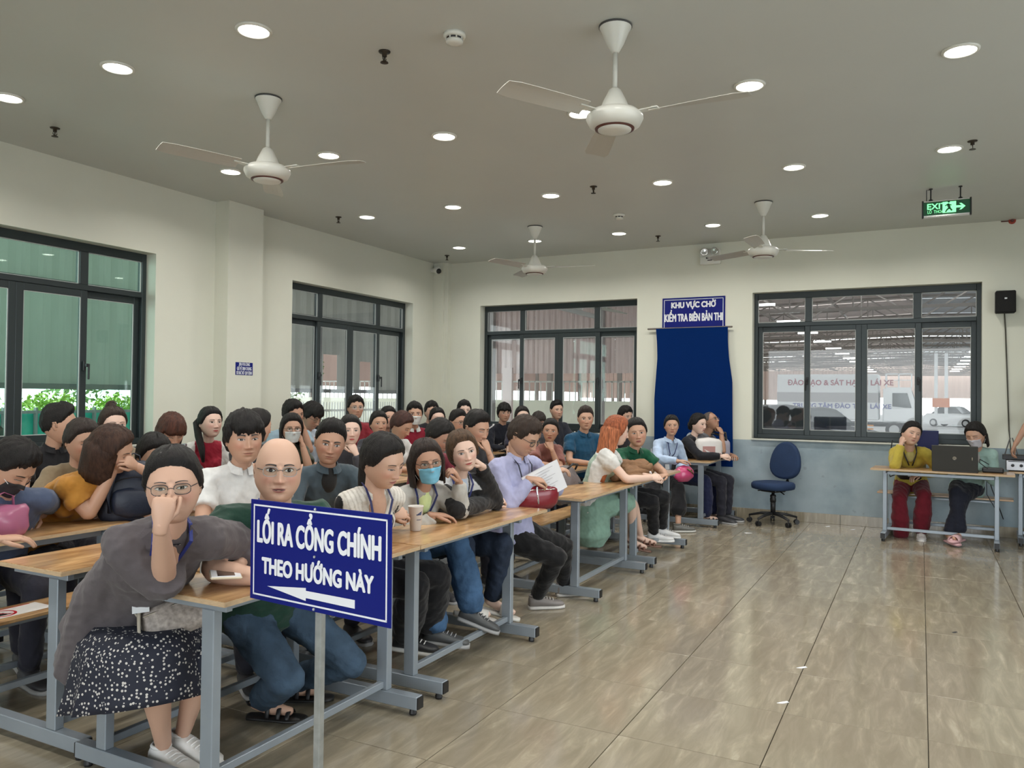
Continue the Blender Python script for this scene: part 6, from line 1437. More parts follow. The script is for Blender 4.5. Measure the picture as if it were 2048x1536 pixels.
def skirt_mesh(P):   # dotted skirt: hips to knees, hanging over the bench, open hem
    base, Pv, F, R, Z = P['base'], P['Pv'], P['F'], P['R'], P['Z']; K1, K2 = P['leg'][1][0], P['leg'][-1][0]; mk = (K1+K2)/2
    m = MB(); vs = []; fs = []; n = 40; rows = 9
    for i in range(rows):
        v = i/(rows-1)
        for j in range(n):
            a = 2*PI*j/n; fr = math.cos(a); sd = math.sin(a)
            c = Pv.lerp(mk, .42); fx = F*(fr*.32); lx = R*sd*(.21+.05*v)
            kk = (1-fr)/2; drop = .04+v*(.15+.20*kk); rip = .014*math.sin(j*1.9+v)*v
            p = c+fx*(1+.06*v)+lx*(1+rip*6)+Z*(.105-.01*fr-drop-.045*v)
            if v == 0: p = c+fx*.86+lx*.80+Z*.085
            vs.append(p-base)
    for i in range(rows-1):
        for j in range(n): fs.append((i*n+j, i*n+(j+1) % n, (i+1)*n+(j+1) % n, (i+1)*n+j))
    fs.append(tuple(range(n-1, -1, -1)))
    N = len(vs); c2 = Pv.lerp(mk, .42)-base; inn = [V3((c2.x+(v.x-c2.x)*.97, c2.y+(v.y-c2.y)*.97, v.z-(.004 if k < n else 0))) for k, v in enumerate(vs)]
    vs += inn; fs += [tuple(N+q for q in reversed(f)) for f in fs[:]]
    e = (rows-1)*n; fs += [(e+j, N+e+j, N+e+(j+1) % n, e+(j+1) % n) for j in range(n)]
    m.add(vs, fs); return obj('skirt', m, DOTS, P['root'], smooth=True)
skirt_mesh(W1)
def w_lapels(P):
    sp, tr, F, R, Z, base = P['sp'], P['tr'], P['F'], P['R'], P['Z'], P['base']; m = MB()
    for q in (-1, 1):
        vs = []
        for (t, a, b_) in ((.97, .060, .085), (.88, .055, .125), (.78, .045, .105), (.66, .030, .075), (.52, .012, .030), (.46, .006, .012)):
            for lat in (a, b_):
                w, d = tr(t, .020); vs.append(sp(t)+R*q*lat+F*(d*math.sqrt(max(.05, 1-(lat/w)**2))+.016)+(Z*.03-F*.02 if t > .95 else Z*0)-base)
        k = len(vs); vs += [v-F*.006 for v in vs]
        fs = [(2*i, 2*i+1, 2*i+3, 2*i+2) for i in range(5)]+[(k+2*i, k+2*i+2, k+2*i+3, k+2*i+1) for i in range(5)]+[(2*i+1, k+2*i+1, k+2*i+3, 2*i+3) for i in range(5)]+[(2*i, 2*i+2, k+2*i+2, k+2*i) for i in range(5)]
        m.add(vs, fs, col=(.085, .072, .078))
    obj('lapel', m, CLOTH, P['root'], colattr=True)
    m = MB(); vs = []
    for t in (.90, .8, .7, .6, .5):
        for lat in (-.034+.03*(.9-t), .034-.03*(.9-t)):
            w, d = tr(t, .020); vs.append(sp(t)+R*lat+F*(d*math.sqrt(max(.05, 1-(lat/w)**2))+.006)-base)
    k = len(vs); vs += [v-F*.004 for v in vs]; m.add(vs, [(2*i, 2*i+1, 2*i+3, 2*i+2) for i in range(4)]+[(k+2*i, k+2*i+2, k+2*i+3, k+2*i+1) for i in range(4)]+[(2*i+1, k+2*i+1, k+2*i+3, 2*i+3) for i in range(4)]+[(2*i, 2*i+2, k+2*i+2, k+2*i) for i in range(4)]); obj('inner_dress', m, DOTS, P['root'])
w_lapels(W1)
def ang_to(P, t): return math.degrees(math.atan2(t.y-P.y, t.x-P.x))
def bld_top(L): return []
M2 = person('bald man in dark green tee and clear glasses staring at camera, mouth open', (556, 940, 2.32), hy=4, hd=0, hr=-2, by=238, near=2, hair=None, fat=1.0, s=1.04, hs=1.08, bw=1.12, top=(.012, .045, .030), sleeve='short', bottom=(.045, .075, .115), btex=DENIM, legw=1.15, glasses='clear', lany=(.012, .035, .24), mouth=.0045, eo=1.15,
    lipc=(.36, .15, .13), Rm='desk', Lm='desk', feet=[((2.66, 2.62, .11), (.35, -.9, 0)), ((2.88, 2.66, .11), (.5, -.8, 0))], shoes=('sandal', (.012, .012, .014), (.01, .01, .01)))
def vest_paint(V, C, d):
    sp, F, R, Nb, Pv, s = d['sp'], np.array(d['F']), np.array(d['R']), np.array(d['Nb']), np.array(d['Pv']), d['s']
    ax = Nb-Pv; L = np.linalg.norm(ax); ax /= L; rel = V-Pv; t = rel@ax/L; lat = rel@R; fw = rel@F-(np.outer(t*L, ax)@F)
    # white collar cape on the shoulders and a striped front; black sleeves and lower body
    cape = (t > .80) & (np.abs(lat) < .18)
    front = (np.abs(lat) < .125+.0*t) & (t > .02) & (t <= .9) & (fw > -.02)
    back = (np.abs(lat) < .13) & (fw <= -.02) & (t > .3)
    wht = np.array([.62, .59, .54]); C[:] = (.006, .006, .008); C[cape | front | back] = wht
    st = (np.sin(lat*2*PI/.024) > .35) & front & (t < .80); C[st] = (.05, .05, .05)
    rr = np.sqrt(lat**2+(fw*1.2)**2); st2 = (np.sin(rr*2*PI/.020) > .55) & cape & ~st; C[st2] = (.47, .44, .39)
    edge = cape & ((np.abs(lat) > .172)); C[(np.abs(np.abs(lat)-.128) < .006) & (t < .88)] = (.006, .006, .008)
    return C
cupc = V3(CUP)
M3 = person('woman in black top with white striped vest looking down, holding a paper cup', (764, 922, 2.32), hy=48, hd=22, hr=6, by=250, fem=True, near=2, hs=1.08, fat=.5, hair='back', part=-.5, extra_hair=[tail(-.6, 1.1)], top=(.01, .01, .01), paint=vest_paint, sleeve='elbow', eo=.35, lany=(.015, .02, .10), legw=1.5, bottom=(.006, .006, .008), lipc=(.42, .14, .12),
    Rm=dict(w=cupc+V3((-.165, .035, .105)), e=V3((3.12, 2.42, .80)), fd=(.9, -.32, .02), hn=(-.1, -.75, .6), c=.55), Lm=dict(w=cupc+V3((-.06, .15, .085)), e=cupc+V3((-.06, .37, .06)), fd=(.35, -1, .0), hn=(.6, .2, .8), c=.6),
    feet=[((3.54, 2.46, .19), (.45, -.85, -.12)), ((3.72, 2.44, .19), (.5, -.85, -.12))], shoes=('sneaker', (.02, .02, .022), (.70, .69, .66)), neckcol=(.52, .32, .23))
M4 = person('woman in light blue surgical mask and grey hoodie, hand raised to her ear', (853, 924, 2.48), hy=14, hd=6, hr=8, by=240, fem=True, near=2, hs=1.02, hair='long', part=.5, hcol=(.022, .014, .011), extra_hair=[('cur', dict(zs=[.06, .01, -.04, -.09, -.13], half=118, rx=.088, ry=.094, th=.026))], top=(.40, .39, .36), topname='hoodie', sleeve='long', glasses='thin', mask=(.18, .48, .66), lany=(.012, .02, .09), neckcol=(.62, .72, .35), bottom=(.05, .105, .20), btex=DENIM, legw=1.5, btype='trousers', sk='c',
    Rm=dict(w=oz(868, 1030, .80), fd=(.75, -.55, -.1), hn=(.1, -.1, 1), c=.35), Lm=dict(w=on_y(918, 962, 2.36), e=oz(922, 1020, .81), fd=(-.55, .1, .75), hn=(.55, -.7, .35), c=.95),
    feet=[((3.72, 2.38, .19), (.45, -.85, -.1)), ((3.98, 2.30, .25), (.45, -.85, -.35))], shoes=('sneaker', (.065, .068, .070), (.30, .30, .30)))
def segd(V, A, B):
    A = np.array(A); B = np.array(B); d = B-A; t = np.clip((V-A)@d/(d@d), 0, 1); return np.linalg.norm(V-(A+t[:, None]*d), axis=1), t
def card_paint(V, C, d):
    Nb, Pv, R = np.array(d['Nb']), np.array(d['Pv']), np.array(d['R']); arm = d['arm']; lat = (V-Pv)@R
    for q in (1, -1):
        d1, t1 = segd(V, arm[q][1], arm[q][0]); d2, t2 = segd(V, d['S'][q], arm[q][1]); C[(d1 < .085) | ((d2 < .085) & (t2 > .30))] = (.012, .012, .013)
    C[np.abs(np.abs(lat)-.05) < .005] = (.012, .012, .014)
    return C
M5 = person('young woman in white cardigan with black sleeves, hand behind her neck', (925, 903, 2.42), hy=16, hd=4, hr=14, by=236, fem=True, near=2, hs=1.0, hair='long', part=.4, hcol=(.075, .042, .022), extra_hair=[bun(.0, -.09, -.02, .04)], top=(.60, .61, .62), topname='cardigan', sleeve='long', paint=card_paint, lany=(.012, .02, .12), neckcol=(.50, .58, .70), bottom=(.022, .032, .055), btex=DENIM, legw=1.1, sk='e', lipc=(.50, .13, .12), eo=1.0,
    Rm=dict(w=oz(985, 1003, .81), e=oz(915, 1018, .82), fd=(.8, -.35, .1), hn=(-.2, -.5, .8), c=.9), Lm=dict(w=on_y(962, 930, 2.36), e=oz(992, 1005, .80), fd=(-.7, .35, .5), hn=(.6, -.6, .2), c=.7),
    feet=[((4.12, 2.42, .24), (.5, -.8, -.2)), ((4.34, 2.36, .22), (.55, -.8, -.3))], shoes=('slide', (.60, .58, .54), (.60, .58, .54)))
M6 = person('man in lavender shirt and black glasses reading papers on his lap', (1046, 872, 2.36), hy=62, hd=30, by=252, near=1, hair='short', hcol=(.03, .018, .012), fat=.3, hs=1.06, top=(.36, .37, .55), sleeve='long', glasses='thick', lany=(.01, .012, .03), eo=.35, bottom=(.006, .006, .007), collar=(.36, .37, .55), sk='b', age=.6,
    Rm=dict(w=on_y(1062, 958, 2.28), fd=(.7, -.5, -.1), hn=(-.3, -.2, .9), c=.7), Lm=dict(w=on_y(1103, 945, 2.22), fd=(.45, -.6, .2), hn=(0, -.2, .9), c=.6),
    feet=[((4.98, 2.36, .095), (.65, -.75, 0)), ((5.40, 2.34, .095), (.7, -.7, .0))], shoes=('sneaker', (.20, .18, .17), (.60, .58, .55)))
def _puff(V, C, d):
    Nb, Pv = np.array(d['Nb']), np.array(d['Pv']); ax = Nb-Pv; L = np.linalg.norm(ax); t = (V-Pv)@(ax/L)/L; lat = (V-Pv)@np.array(d['R'])
    C[(np.abs(lat) > .115) | (t > .86)] = (.60, .60, .58); return C
M7 = person('woman with long orange dyed hair turned away, white puff sleeves and mint dress', (1232, 862, 2.32), hy=105, hd=12, by=285, fem=True, near=1, hs=1.02, hair='long', hcol=(.30, .085, .035), extra_hair=[('cur', CLONG, (.40, .13, .055))], top=(.30, .40, .33), topname='dress', sleeve='puff', bottom=(.22, .36, .29), bname='dress_skirt', btype='skirt', sk='e',
    paint=_puff, Rm='front', Lm='front', feet=[((6.80, 2.30, .22), (.4, -.9, -.2)), ((6.98, 2.27, .22), (.4, -.9, -.1))], shoes=('sandal', (.16, .07, .045), (.12, .06, .04)),
    extra_bot=lambda L: [([L['Pv'], L['Pv']-L['Z']*.12, L['Pv']-L['Z']*.26], [(.18, .14), (.20, .16), (.21, .17)])])
M8 = person('woman in green polo shirt beside the orange haired woman, looking at camera', (1273, 866, 2.30), hy=8, hd=2, hr=6, by=240, fem=True, near=1, hs=1.08, fat=.6, hair='back', top=(.004, .075, .035), sleeve='short', collar=(.004, .06, .03), sk='b', mouth=.002, lipc=(.34, .10, .10), bottom=(.008, .008, .010), Rm='desk', Lm='desk', bw=1.08,
    feet=[((7.42, 2.28, .18), (.5, -.85, 0)), ((7.62, 2.26, .20), (.55, -.8, -.1))], shoes=('sneaker', (.68, .68, .68), (.7, .7, .7)))
M9 = person('older woman in light blue shirt at the desk end, hands on pink bag', (1343, 852, 2.50), hy=6, hd=0, by=232, fem=True, near=1, hs=.97, age=1, hair='back', top=(.42, .53, .70), sleeve='long', collar=(.42, .53, .70), sk='b', lany=(.02, .03, .12), bottom=(.008, .008, .010), btype='crop', legw=1.5, Rm='desk', Lm='lap',
    feet=[((8.22, 2.48, .095), (.3, -.95, 0)), ((8.58, 2.36, .095), (.6, -.8, 0))], shoes=('sneaker', (.13, .13, .12), (.55, .55, .52)))
M10 = person('woman in black jacket with side-swept bun looking right at the far desk', (1396, 848, 2.36), hy=52, hd=6, by=262, fem=True, near=1, hs=1.0, hair='back', extra_hair=[bun(0, -.10, -.03, .045)], top=(.008, .009, .013), topname='jacket', sleeve='long', neckcol=(.55, .50, .45), sk='e', lipc=(.50, .12, .12), Rm='front', Lm='front', bottom=(.010, .014, .05), legw=1.5,
    feet=[((9.35, 2.25, .11), (.5, -.85, 0)), ((9.62, 2.22, .11), (.7, -.6, 0))], shoes=('sandal', (.02, .02, .02), (.03, .03, .03)))
M11 = person('older balding man leaning back with hand at his chin, behind the black jacket', (1421, 843, 2.26), hy=60, hd=-22, by=262, near=1, hs=.95, age=1, hair='thin', hcol=(.10, .08, .07), glasses='thin', sk='d', top=(.12, .12, .13), sleeve='short', Rm='chin', Lm='desk')
# second column
M12 = person('young man in white polo shirt with fringe looking at camera', (488, 878, 3.22), hy=12, hd=2, hr=2, by=250, near=1, hs=1.12, hair='fringe', top=(.60, .60, .59), sleeve='short', collar=(.64, .64, .63), eo=.8, sk='b', bw=1.05, Rm='desk', Lm='desk', brow=1.3, fat=.2)
M13 = person('young man in grey-blue open shirt leaning forward, looking at camera', (660, 886, 3.22), hy=4, hd=8, hr=-8, by=240, near=1, hs=1.10, hair='fade', top=(.060, .085, .105), sleeve='elbow', neckcol=(.02, .02, .02), eo=.95, sk='c', collar=(.055, .08, .10), Rm='desk', Lm='desk', brow=1.4)
person('woman with red lips and finger to her mouth behind the grey-blue shirt man', (700, 862, 4.2), hy=10, by=240, fem=True, hair='back', top=(.05, .05, .06), lipc=(.5, .06, .06), Rm='desk', Lm='chin', sk='e', sleeve='long')
M15 = person('laughing young man in dark shirt covering his nose with his hand', (952, 857, 3.2), hy=45, hd=16, by=250, near=1, hs=1.12, hair='fade', top=(.035, .035, .04), sleeve='short', eo=.2, sk='b', Rm='desk', Lm='mouth', smile=1)
person('woman with dark bobbed hair looking down, in a dark red top', (878, 872, 3.2), hy=52, hd=32, by=255, fem=True, near=1, hs=1.05, hair='back', top=(.16, .02, .035), sleeve='short', eo=.25, sk='c', Rm='desk', Lm='desk', extra_hair=[bun(0, -.10, .0, .035)])
M17 = person('woman in brown-red tee resting chin on her crossed hands', (1101, 862, 3.38), hy=-2, hd=2, hr=-4, by=235, fem=True, near=1, hs=1.0, hair='back', top=(.24, .10, .085), sleeve='short', sk='c', lipc=(.30, .05, .05), Rm='desk', Lm='chin', extra_hair=[tail(.3, .8)])
M18 = person('young man in teal blue polo shirt sitting behind the gift bag', (1171, 838, 3.2), hy=8, hd=2, by=235, near=1, hs=1.02, hair='fade', top=(.010, .065, .13), sleeve='short', collar=(.008, .055, .11), sk='b', Rm='desk', Lm='desk', hcol=(.03, .02, .016))
person('dark haired person mostly hidden behind the orange haired woman', (1250, 832, 3.32), hy=40, hd=10, by=250, hair='short', top=(.03, .03, .04), hs=.98)
# third column and beyond, left part
M20 = person('man in grey-blue tee at the left edge leaning over the desk looking down', (22, 932, 4.0), hy=45, hd=42, by=255, near=1, hs=1.12, hair='short', top=(.075, .10, .17), sleeve='short', sk='b', eo=.2, bw=1.1, Rm='desk', Lm=dict(w=oz(72, 1033, .80), e=oz(118, 1012, .81), fd=(-.7, -.45, -.15), hn=(0, -.1, 1), c=.3), mask=(.02, .02, .022))
M21 = person('woman in mustard tee leaning on the desk, hair covering her turned face', (222, 900, 3.95), hy=70, hd=20, hr=16, by=262, fem=True, near=1, hs=1.08, hair='bob', hcol=(.045, .022, .014), extra_hair=[('cur', dict(zs=[.06, .01, -.05, -.11, -.16], half=135, rx=.086, ry=.098, th=.026))], top=(.42, .19, .030), sleeve='short', sk='b', eo=.2, bw=1.08, pelv=(2.72, 4.60, .56),
    Rm=dict(w=on_y(232, 930, 3.92), e=oz(178, 1030, .80), fd=(.7, -.1, .6), hn=(-.3, -.8, .3), c=.9), Lm=dict(w=on_y(272, 932, 3.86), fd=(-.7, -.1, .4), hn=(.3, -.8, .2), c=.9))
person('woman in tan tee with pulled back hair, glancing down', (163, 882, 4.45), hy=28, hd=14, by=245, fem=True, near=1, hs=1.05, hair='back', hcol=(.025, .017, .014), top=(.20, .15, .090), sleeve='short', sk='b', eo=.35, Rm='desk', Lm='desk', fat=.2, lipc=(.34, .11, .10))
person('young man in black shirt seen in profile before the green window', (118, 850, 5.25), hy=82, hd=0, by=265, near=1, hs=1.1, hair='fade', top=(.010, .010, .012), sleeve='short', collar=(.010, .010, .012), sk='b')
person('woman in black mask with hair in a messy bun by the green window', (225, 850, 5.0), hy=20, hd=2, by=245, fem=True, near=1, hs=1.0, hair='back', hcol=(.035, .022, .016), extra_hair=[bun(0, -.03, .125, .034)], top=(.24, .19, .13), sleeve='long', mask=(.012, .012, .014), sk='e')
person('woman looking down with earphones in, just behind the grey blazer woman', (307, 912, 4.08), hy=22, hd=16, by=250, fem=True, near=1, hs=1.08, hair='back', top=(.05, .05, .06), sleeve='short', eo=.3, fat=.5, sk='b', glasses=None)
person('woman with reddish brown bangs bending over her phone near the wall', (342, 862, 4.9), hy=20, hd=30, by=250, fem=True, near=1, hs=1.06, hair='bangs', hcol=(.07, .026, .016), extra_hair=[('cur', CUR)], top=(.03, .03, .035), sleeve='long', eo=.2, sk='b')
def stripes(V, C, d):
    q = np.array(d['R']); S1, S2 = np.array(d['S'][1]), np.array(d['S'][-1]); lat = (V-np.array(d['Pv']))@q
    C[np.abs(lat) < .10] = (.28, .012, .03)
    C[(np.abs(np.abs(lat)-.165) < .006)] = (.05, .01, .02); C[(np.abs(np.abs(lat)-.185) < .005)] = (.02, .02, .03); return C
person('slim woman in white striped sleeve cardigan over red, long black ponytail, by column', (420, 846, 5.0), hy=28, hd=-2, by=232, fem=True, near=2, hs=1.0, hair='back', extra_hair=[('tail', [(.02, -.09, .05), (.07, -.08, 0), (.085, -.02, -.10), (.085, .03, -.20), (.08, .045, -.30)], [.022, .028, .028, .026, .012])], top=(.60, .59, .57), topname='cardigan', paint=stripes, sleeve='long', sk='e', lipc=(.48, .08, .08), Rm='desk', Lm='desk')
person('dark haired woman with low bun half hidden behind the white polo man', (515, 852, 4.6), hy=120, hd=10, by=270, fem=True, hs=1.05, hair='back', extra_hair=[bun(0, -.1, 0, .035)], top=(.03, .03, .035))
person('boy with hand to his temple at the left of the crowd by the second window', (586, 828, 5.3), hy=35, hd=10, hr=8, by=250, near=1, hair='short', top=(.25, .35, .42), sk='c', Rm='desk', Lm='cheek', hs=1.05)
person('young man in light shirt and glasses looking down below the second window', (622, 832, 5.45), hy=48, hd=28, by=258, near=1, hair='fringe', top=(.42, .48, .56), sk='b', glasses='thin', eo=.2, hs=1.08)
person('woman in round glasses and white mask with hand raised, left of grey-blue shirt', (583, 858, 4.85), hy=10, hd=2, by=240, fem=True, near=1, hair='long', extra_hair=[('cur', CUR)], top=(.05, .06, .045), sleeve='short', sk='b', glasses='thin', mask=(.62, .66, .66), Rm='desk', Lm='cheek', hs=1.05)
person('man in glasses and dark red shirt sitting tallest before the second window', (711, 816, 5.4), hy=14, hd=0, by=235, near=1, hair='short', top=(.20, .015, .025), sleeve='long', sk='b', glasses='clear', hs=1.02, bw=.95)
person('woman with forehead showing above the striped vest woman', (757, 848, 4.85), hy=14, by=245, fem=True, near=1, hair='back', top=(.04, .04, .05), sk='b', hs=1.02)
person('dark haired person half hidden between two women under the second window', (776, 836, 5.35), hy=20, by=250, fem=True, hair='back', top=(.03, .03, .03))
person('laughing woman with dark reddish hair bending forward, white top', (802, 850, 4.4), hy=58, hd=32, by=262, fem=True, near=1, hair='back', hcol=(.05, .02, .015), top=(.55, .55, .54), sleeve='short', eo=.2, smile=2.0, mouth=.002, sk='b', hs=1.06, lipc=(.45, .12, .1))
person('young man in white mask and red jacket with white collar near the corner', (829, 829, 4.95), hy=6, by=235, near=1, hair='short', top=(.24, .012, .03), sleeve='long', collar=(.62, .62, .60), mask=(.64, .65, .63), sk='b', hs=1.04)
person('dark haired person farthest back at the room corner', (863, 824, 5.5), hy=15, by=250, hair='short', top=(.02, .02, .025))
person('pale woman with hair pulled back, eyes narrowed, behind the dark red top woman', (874, 838, 4.9), hy=16, by=245, fem=True, near=1, hair='back', top=(.30, .04, .05), sk='e', eo=.4, hs=1.02)
person('man in thin glasses and dark jacket turned to the right, middle of the crowd', (916, 846, 4.3), hy=36, by=250, near=1, hair='fade', top=(.05, .06, .05), sleeve='long', glasses='thin', sk='c', mouth=.002, smile=1, hs=1.04, fat=.4)
person('boy with short hair at the very back near the third window frame', (928, 822, 5.0), hy=12, by=245, hair='short', top=(.04, .04, .05), sk='e', hs=1.0)
def jst(V, C, d): lat = (V-np.array(d['Pv']))@np.array(d['R']); h = V[:, 2]; C[(np.abs(((h-.8+np.abs(lat)*.6) % .30)-.08) < .006) & (np.abs(lat) > .04)] = (.5, .5, .5); return C
person('boy in black jacket with white stripes before the middle back window', (1008, 826, 4.9), hy=16, hd=4, by=240, near=1, hair='fringe', top=(.008, .010, .018), sleeve='long', paint=jst, sk='b', hs=1.0, bw=1.05)
person('woman whose forehead shows above the reading man', (1044, 834, 4.2), hy=14, by=245, fem=True, near=1, hair='back', top=(.02, .02, .04), sk='e', hs=1.0)
person('teenage boy in glasses with thick dark cap of hair, low behind the desks', (1077, 846, 4.1), hy=8, hd=4, by=240, near=1, hair='fringe', hcol=(.03, .024, .02), top=(.06, .06, .07), sleeve='long', glasses='thin', sk='b', hs=1.0)
person('young man in dark tee with very short hair, seated tallest at middle window', (1113, 821, 4.3), hy=24, hd=0, by=240, near=1, hair='fade', top=(.025, .028, .04), sleeve='short', sk='a', hs=1.0, bw=1.05)
# right desk
def onR(px, py, v): 
    d = ray(px, py); # intersect the vertical plane at offset v behind the desk edge
    O = V3((L_.x, L_.y, 0))+dv*v; t = (O-V3((0, 0, 0))).dot(dv)/V3((d.x, d.y, 0)).dot(dv); return V3((d.x*t, d.y*t, CAMZ+d.z*t))
byR = math.degrees(math.atan2(-dv.y, -dv.x))
YH = onR(1822, 868, .25); YP = onR(1822, 980, .66); YP.z = .555
MY = person('woman in yellow blouse and dark red trousers resting her cheek on her hand', tuple(YH), hy=22, hd=0, hr=-14, by=byR+6, fem=True, near=1, hs=1.06, fat=.7, hair='back', top=(.42, .33, .05), sleeve='long', topname='blouse', bottom=(.11, .004, .012), legw=1.5, sk='a', eo=.35, lany=(.02, .02, .025), neckcol=(.45, .40, .15), bw=1.05, pelv=tuple(YP),
    Rm='cheek', Lm='lap', feet=[(tuple(onR(1802, 1073, .30)), tuple(-dv)), (tuple(onR(1842, 1062, .36)), tuple(-dv+du*.1))], shoes=('sneaker', (.62, .60, .58), (.66, .64, .62)))
MH = onR(1952, 870, .28); MP = onR(1935, 985, .66); MP.z = .555
MM = person('woman in mint cardigan and pale mask working at the laptop', tuple(MH), hy=-22, hd=20, hr=4, by=byR-4, fem=True, near=1, hs=1.06, hair='back', extra_hair=[('cur', dict(zs=[.03, -.02, -.07, -.13], half=100, rx=.076, ry=.088, th=.02))], top=(.29, .42, .38), sleeve='long', topname='cardigan', mask=(.52, .50, .54), eo=.2, bottom=(.008, .010, .02), legw=1.2, sk='b', neckcol=(.40, .38, .36), pelv=tuple(MP),
    Rm=dict(w=tuple(dl(.74, .30, .79)), fd=tuple(du*.3-dv*.4), hn=(0, 0, 1), c=.5), Lm=dict(w=tuple(dl(.94, .30, .79)), fd=tuple(-du*.5-dv*.3), hn=(0, 0, 1), c=.4), feet=[(tuple(onR(1920, 1063, .14)), tuple(-dv-du*.4)), (tuple(onR(1898, 1066, .15)), tuple(-dv+du*.5))], shoes=('slide', (.60, .36, .38), (.62, .40, .40)))
SH_ = onR(2112, 778, .62); SH_.z = 1.52
person('person standing at the right edge, forearm bent over the amplifier, black trousers', tuple(SH_), hy=-10, hd=20, by=byR-10, near=1, stand=True, hair='short', top=(.50, .50, .50), sleeve='short', bottom=(.008, .008, .010), sk='c', pelv=(SH_.x+dv.x*.08, SH_.y+dv.y*.08, .93),
    Rm=dict(w=tuple(onR(2030, 890, .50)), e=tuple(onR(2062, 836, .56)), fd=tuple(V3((0, 0, -.8))-du*.3), hn=tuple(-du), c=.6), Lm='hang')

# things held or worn by the cast
tA, tB, tD = oz(403, 1158, .805), oz(432, 1130, .80), oz(468, 1156, .80); ex = (tD-tA).normalized(); ey = tB-tA; ey = (ey-ex*ey.dot(ex)).normalized(); nz3 = ex.cross(ey); RTb = Matrix((ex, ey, nz3)).transposed()
tc_ = (tD+tB)/2; tw, tl_ = (tD-tA).length, (tB-tA).length
t = thing('tablet', 'white bordered tablet held above the desk by the grey blazer woman', 'tablet', tc_); t.rotation_euler = RTb.to_euler()
m = MB(); m.box((0, 0, 0), (tw, tl_, .009), bev=.004); obj('body', m, mat('tablet gold', (.62, .55, .42), .35), t); m = MB(); m.box((0, 0, .005), (tw-.008, tl_-.008, .002)); obj('white_bezel', m, SIGNWHITE, t); m = MB(); m.box((0, 0, .0065), (tw-.05, tl_-.035, .001)); obj('screen', m, SCR, t)
bagp = W1['Pv'].lerp(W1['leg'][-1][0], .70)+V3((-.05, -.07, .13))
t = thing('belt_bag', 'small grey patterned pouch bag with strap on the grey blazer woman lap', 'bag', bagp, math.radians(-25)); t.rotation_euler = (math.radians(-25), math.radians(-12), math.radians(-30))
m = MB(); m.box((0, 0, .02), (.24, .07, .13), bev=.03); soft('pouch', m, mat('pouch canvas', (.30, .26, .23), .6, noise_amt=.35, nscale=60), t, .006, 14, 9, 2, .35)
m = MB(); m.tube([(-.11, -.036, .05), (0, -.042, .058), (.11, -.036, .05)], .003, n=6); obj('zip', m, CHROME, t); m = MB(); m.tube([(-.12, -.02, .07), (-.135, -.03, -.0), (-.14, -.03, -.12), (-.12, -.03, -.15)], (.012, .003), n=6); m.tube([(-.12, 0, .06), (-.14, .02, .14), (-.13, .05, .24)], (.012, .003), n=6); obj('strap', m, mat('strap beige', (.45, .40, .32), .6), t, smooth=True)
c = on_y(1090, 965, 2.22)
t = thing('paper_sheets', 'white printed sheets held up by the reading man', 'paper', c, 0)
ex = Vector((.75, -.62, .42)).normalized(); ey = Vector((.12, -.1, -.95)); ey = (ey-ex*ey.dot(ex)).normalized()
for k in range(2):
    m = MB(); vs = []
    for i in range(7):
        for j in range(7): u, v = i/6-.5, j/6-.5; n_ = ex.cross(ey); vs.append(ex*u*.29+ey*v*.205+n_*(.012*math.sin(u*3+k)+.004*k))
    m.add(vs+[v+ex.cross(ey)*.0006 for v in vs], [(i*7+j, i*7+j+1, i*7+j+8, i*7+j+7) for i in range(6) for j in range(6)]+[(49+i*7+j, 49+i*7+j+7, 49+i*7+j+8, 49+i*7+j+1) for i in range(6) for j in range(6)]); obj('sheet', m, mat('paper', (.70, .70, .72), .7), t, smooth=True)
m = MB()
for k in range(9): a = ex*-.11+ey*(-.08+k*.018)+ex.cross(ey)*(-.004); m.bar(a, a+ex*(.2-.03*(k % 3)), .0012, .004, up=tuple(ex.cross(ey)))
obj('printed_lines', m, mat('print grey', (.35, .35, .38), .7), t)
RLE = mat('dark red leather', (.20, .006, .018), .32, coat=.3, bump=.25, bscale=30)
c = on_y(1067, 992, 2.30)
t = thing('red_handbag', 'dark red quilted leather handbag on the reading man lap', 'bag', c, -.6)
m = MB(); m.box((0, 0, 0), (.34, .14, .17), bev=.04); soft('bag_body', m, RLE, t, .010, 12, 21, 3, .3); m = MB(); m.tube([(-.02, -.08, .07), (-.02, -.085, .02), (-.01, -.085, -.04)], .006, n=6); m.tube([(-.12, -.078, .05), (.12, -.078, .05)], .003, n=6); obj('zip', m, CHROME, t); m = MB(); m.tube([(-.12, 0, .08), (-.08, -.05, .13), (.06, -.05, .14), (.12, 0, .08)], .009, n=8); obj('handle', m, RLE, t, smooth=True)
c = on_y(1130, 962, 2.62)
t = thing('grey_backpack', 'crumpled grey brown bag on the bench between the reading man and the desk', 'bag', c, -.3)
m = MB(); m.box((0, 0, -.04), (.24, .18, .30), bev=.06); soft('bag_body', m, mat('grey brown nylon', (.13, .11, .11), .55, bump=.4), t, .02, 11, 23, 3, .3); m = MB(); m.tube([(-.05, -.06, .1), (-.02, -.1, .15), (.04, -.1, .14), (.06, -.06, .1)], .009, n=8); obj('handle', m, BLACKP, t, smooth=True)
c = on_y(1368, 944, 2.30)
t = thing('pink_bag', 'pink translucent bag with a brown cord on the light blue shirt woman lap', 'bag', c, -.5)
m = MB(); m.box((0, 0, -.02), (.26, .12, .16), bev=.05); soft('bag_body', m, mat('raspberry plastic', (.50, .05, .16), .3, coat=.4), t, .012, 12, 25, 3, .35); m = MB(); m.tube([(-.02, -.07, .04), (.02, -.09, .01), (.06, -.08, -.02), (.03, -.08, .03)], .008, n=6); obj('cord', m, mat('brown cord', (.16, .10, .05), .7), t, smooth=True)
c = YP+dv*-.16+V3((0, 0, .13))
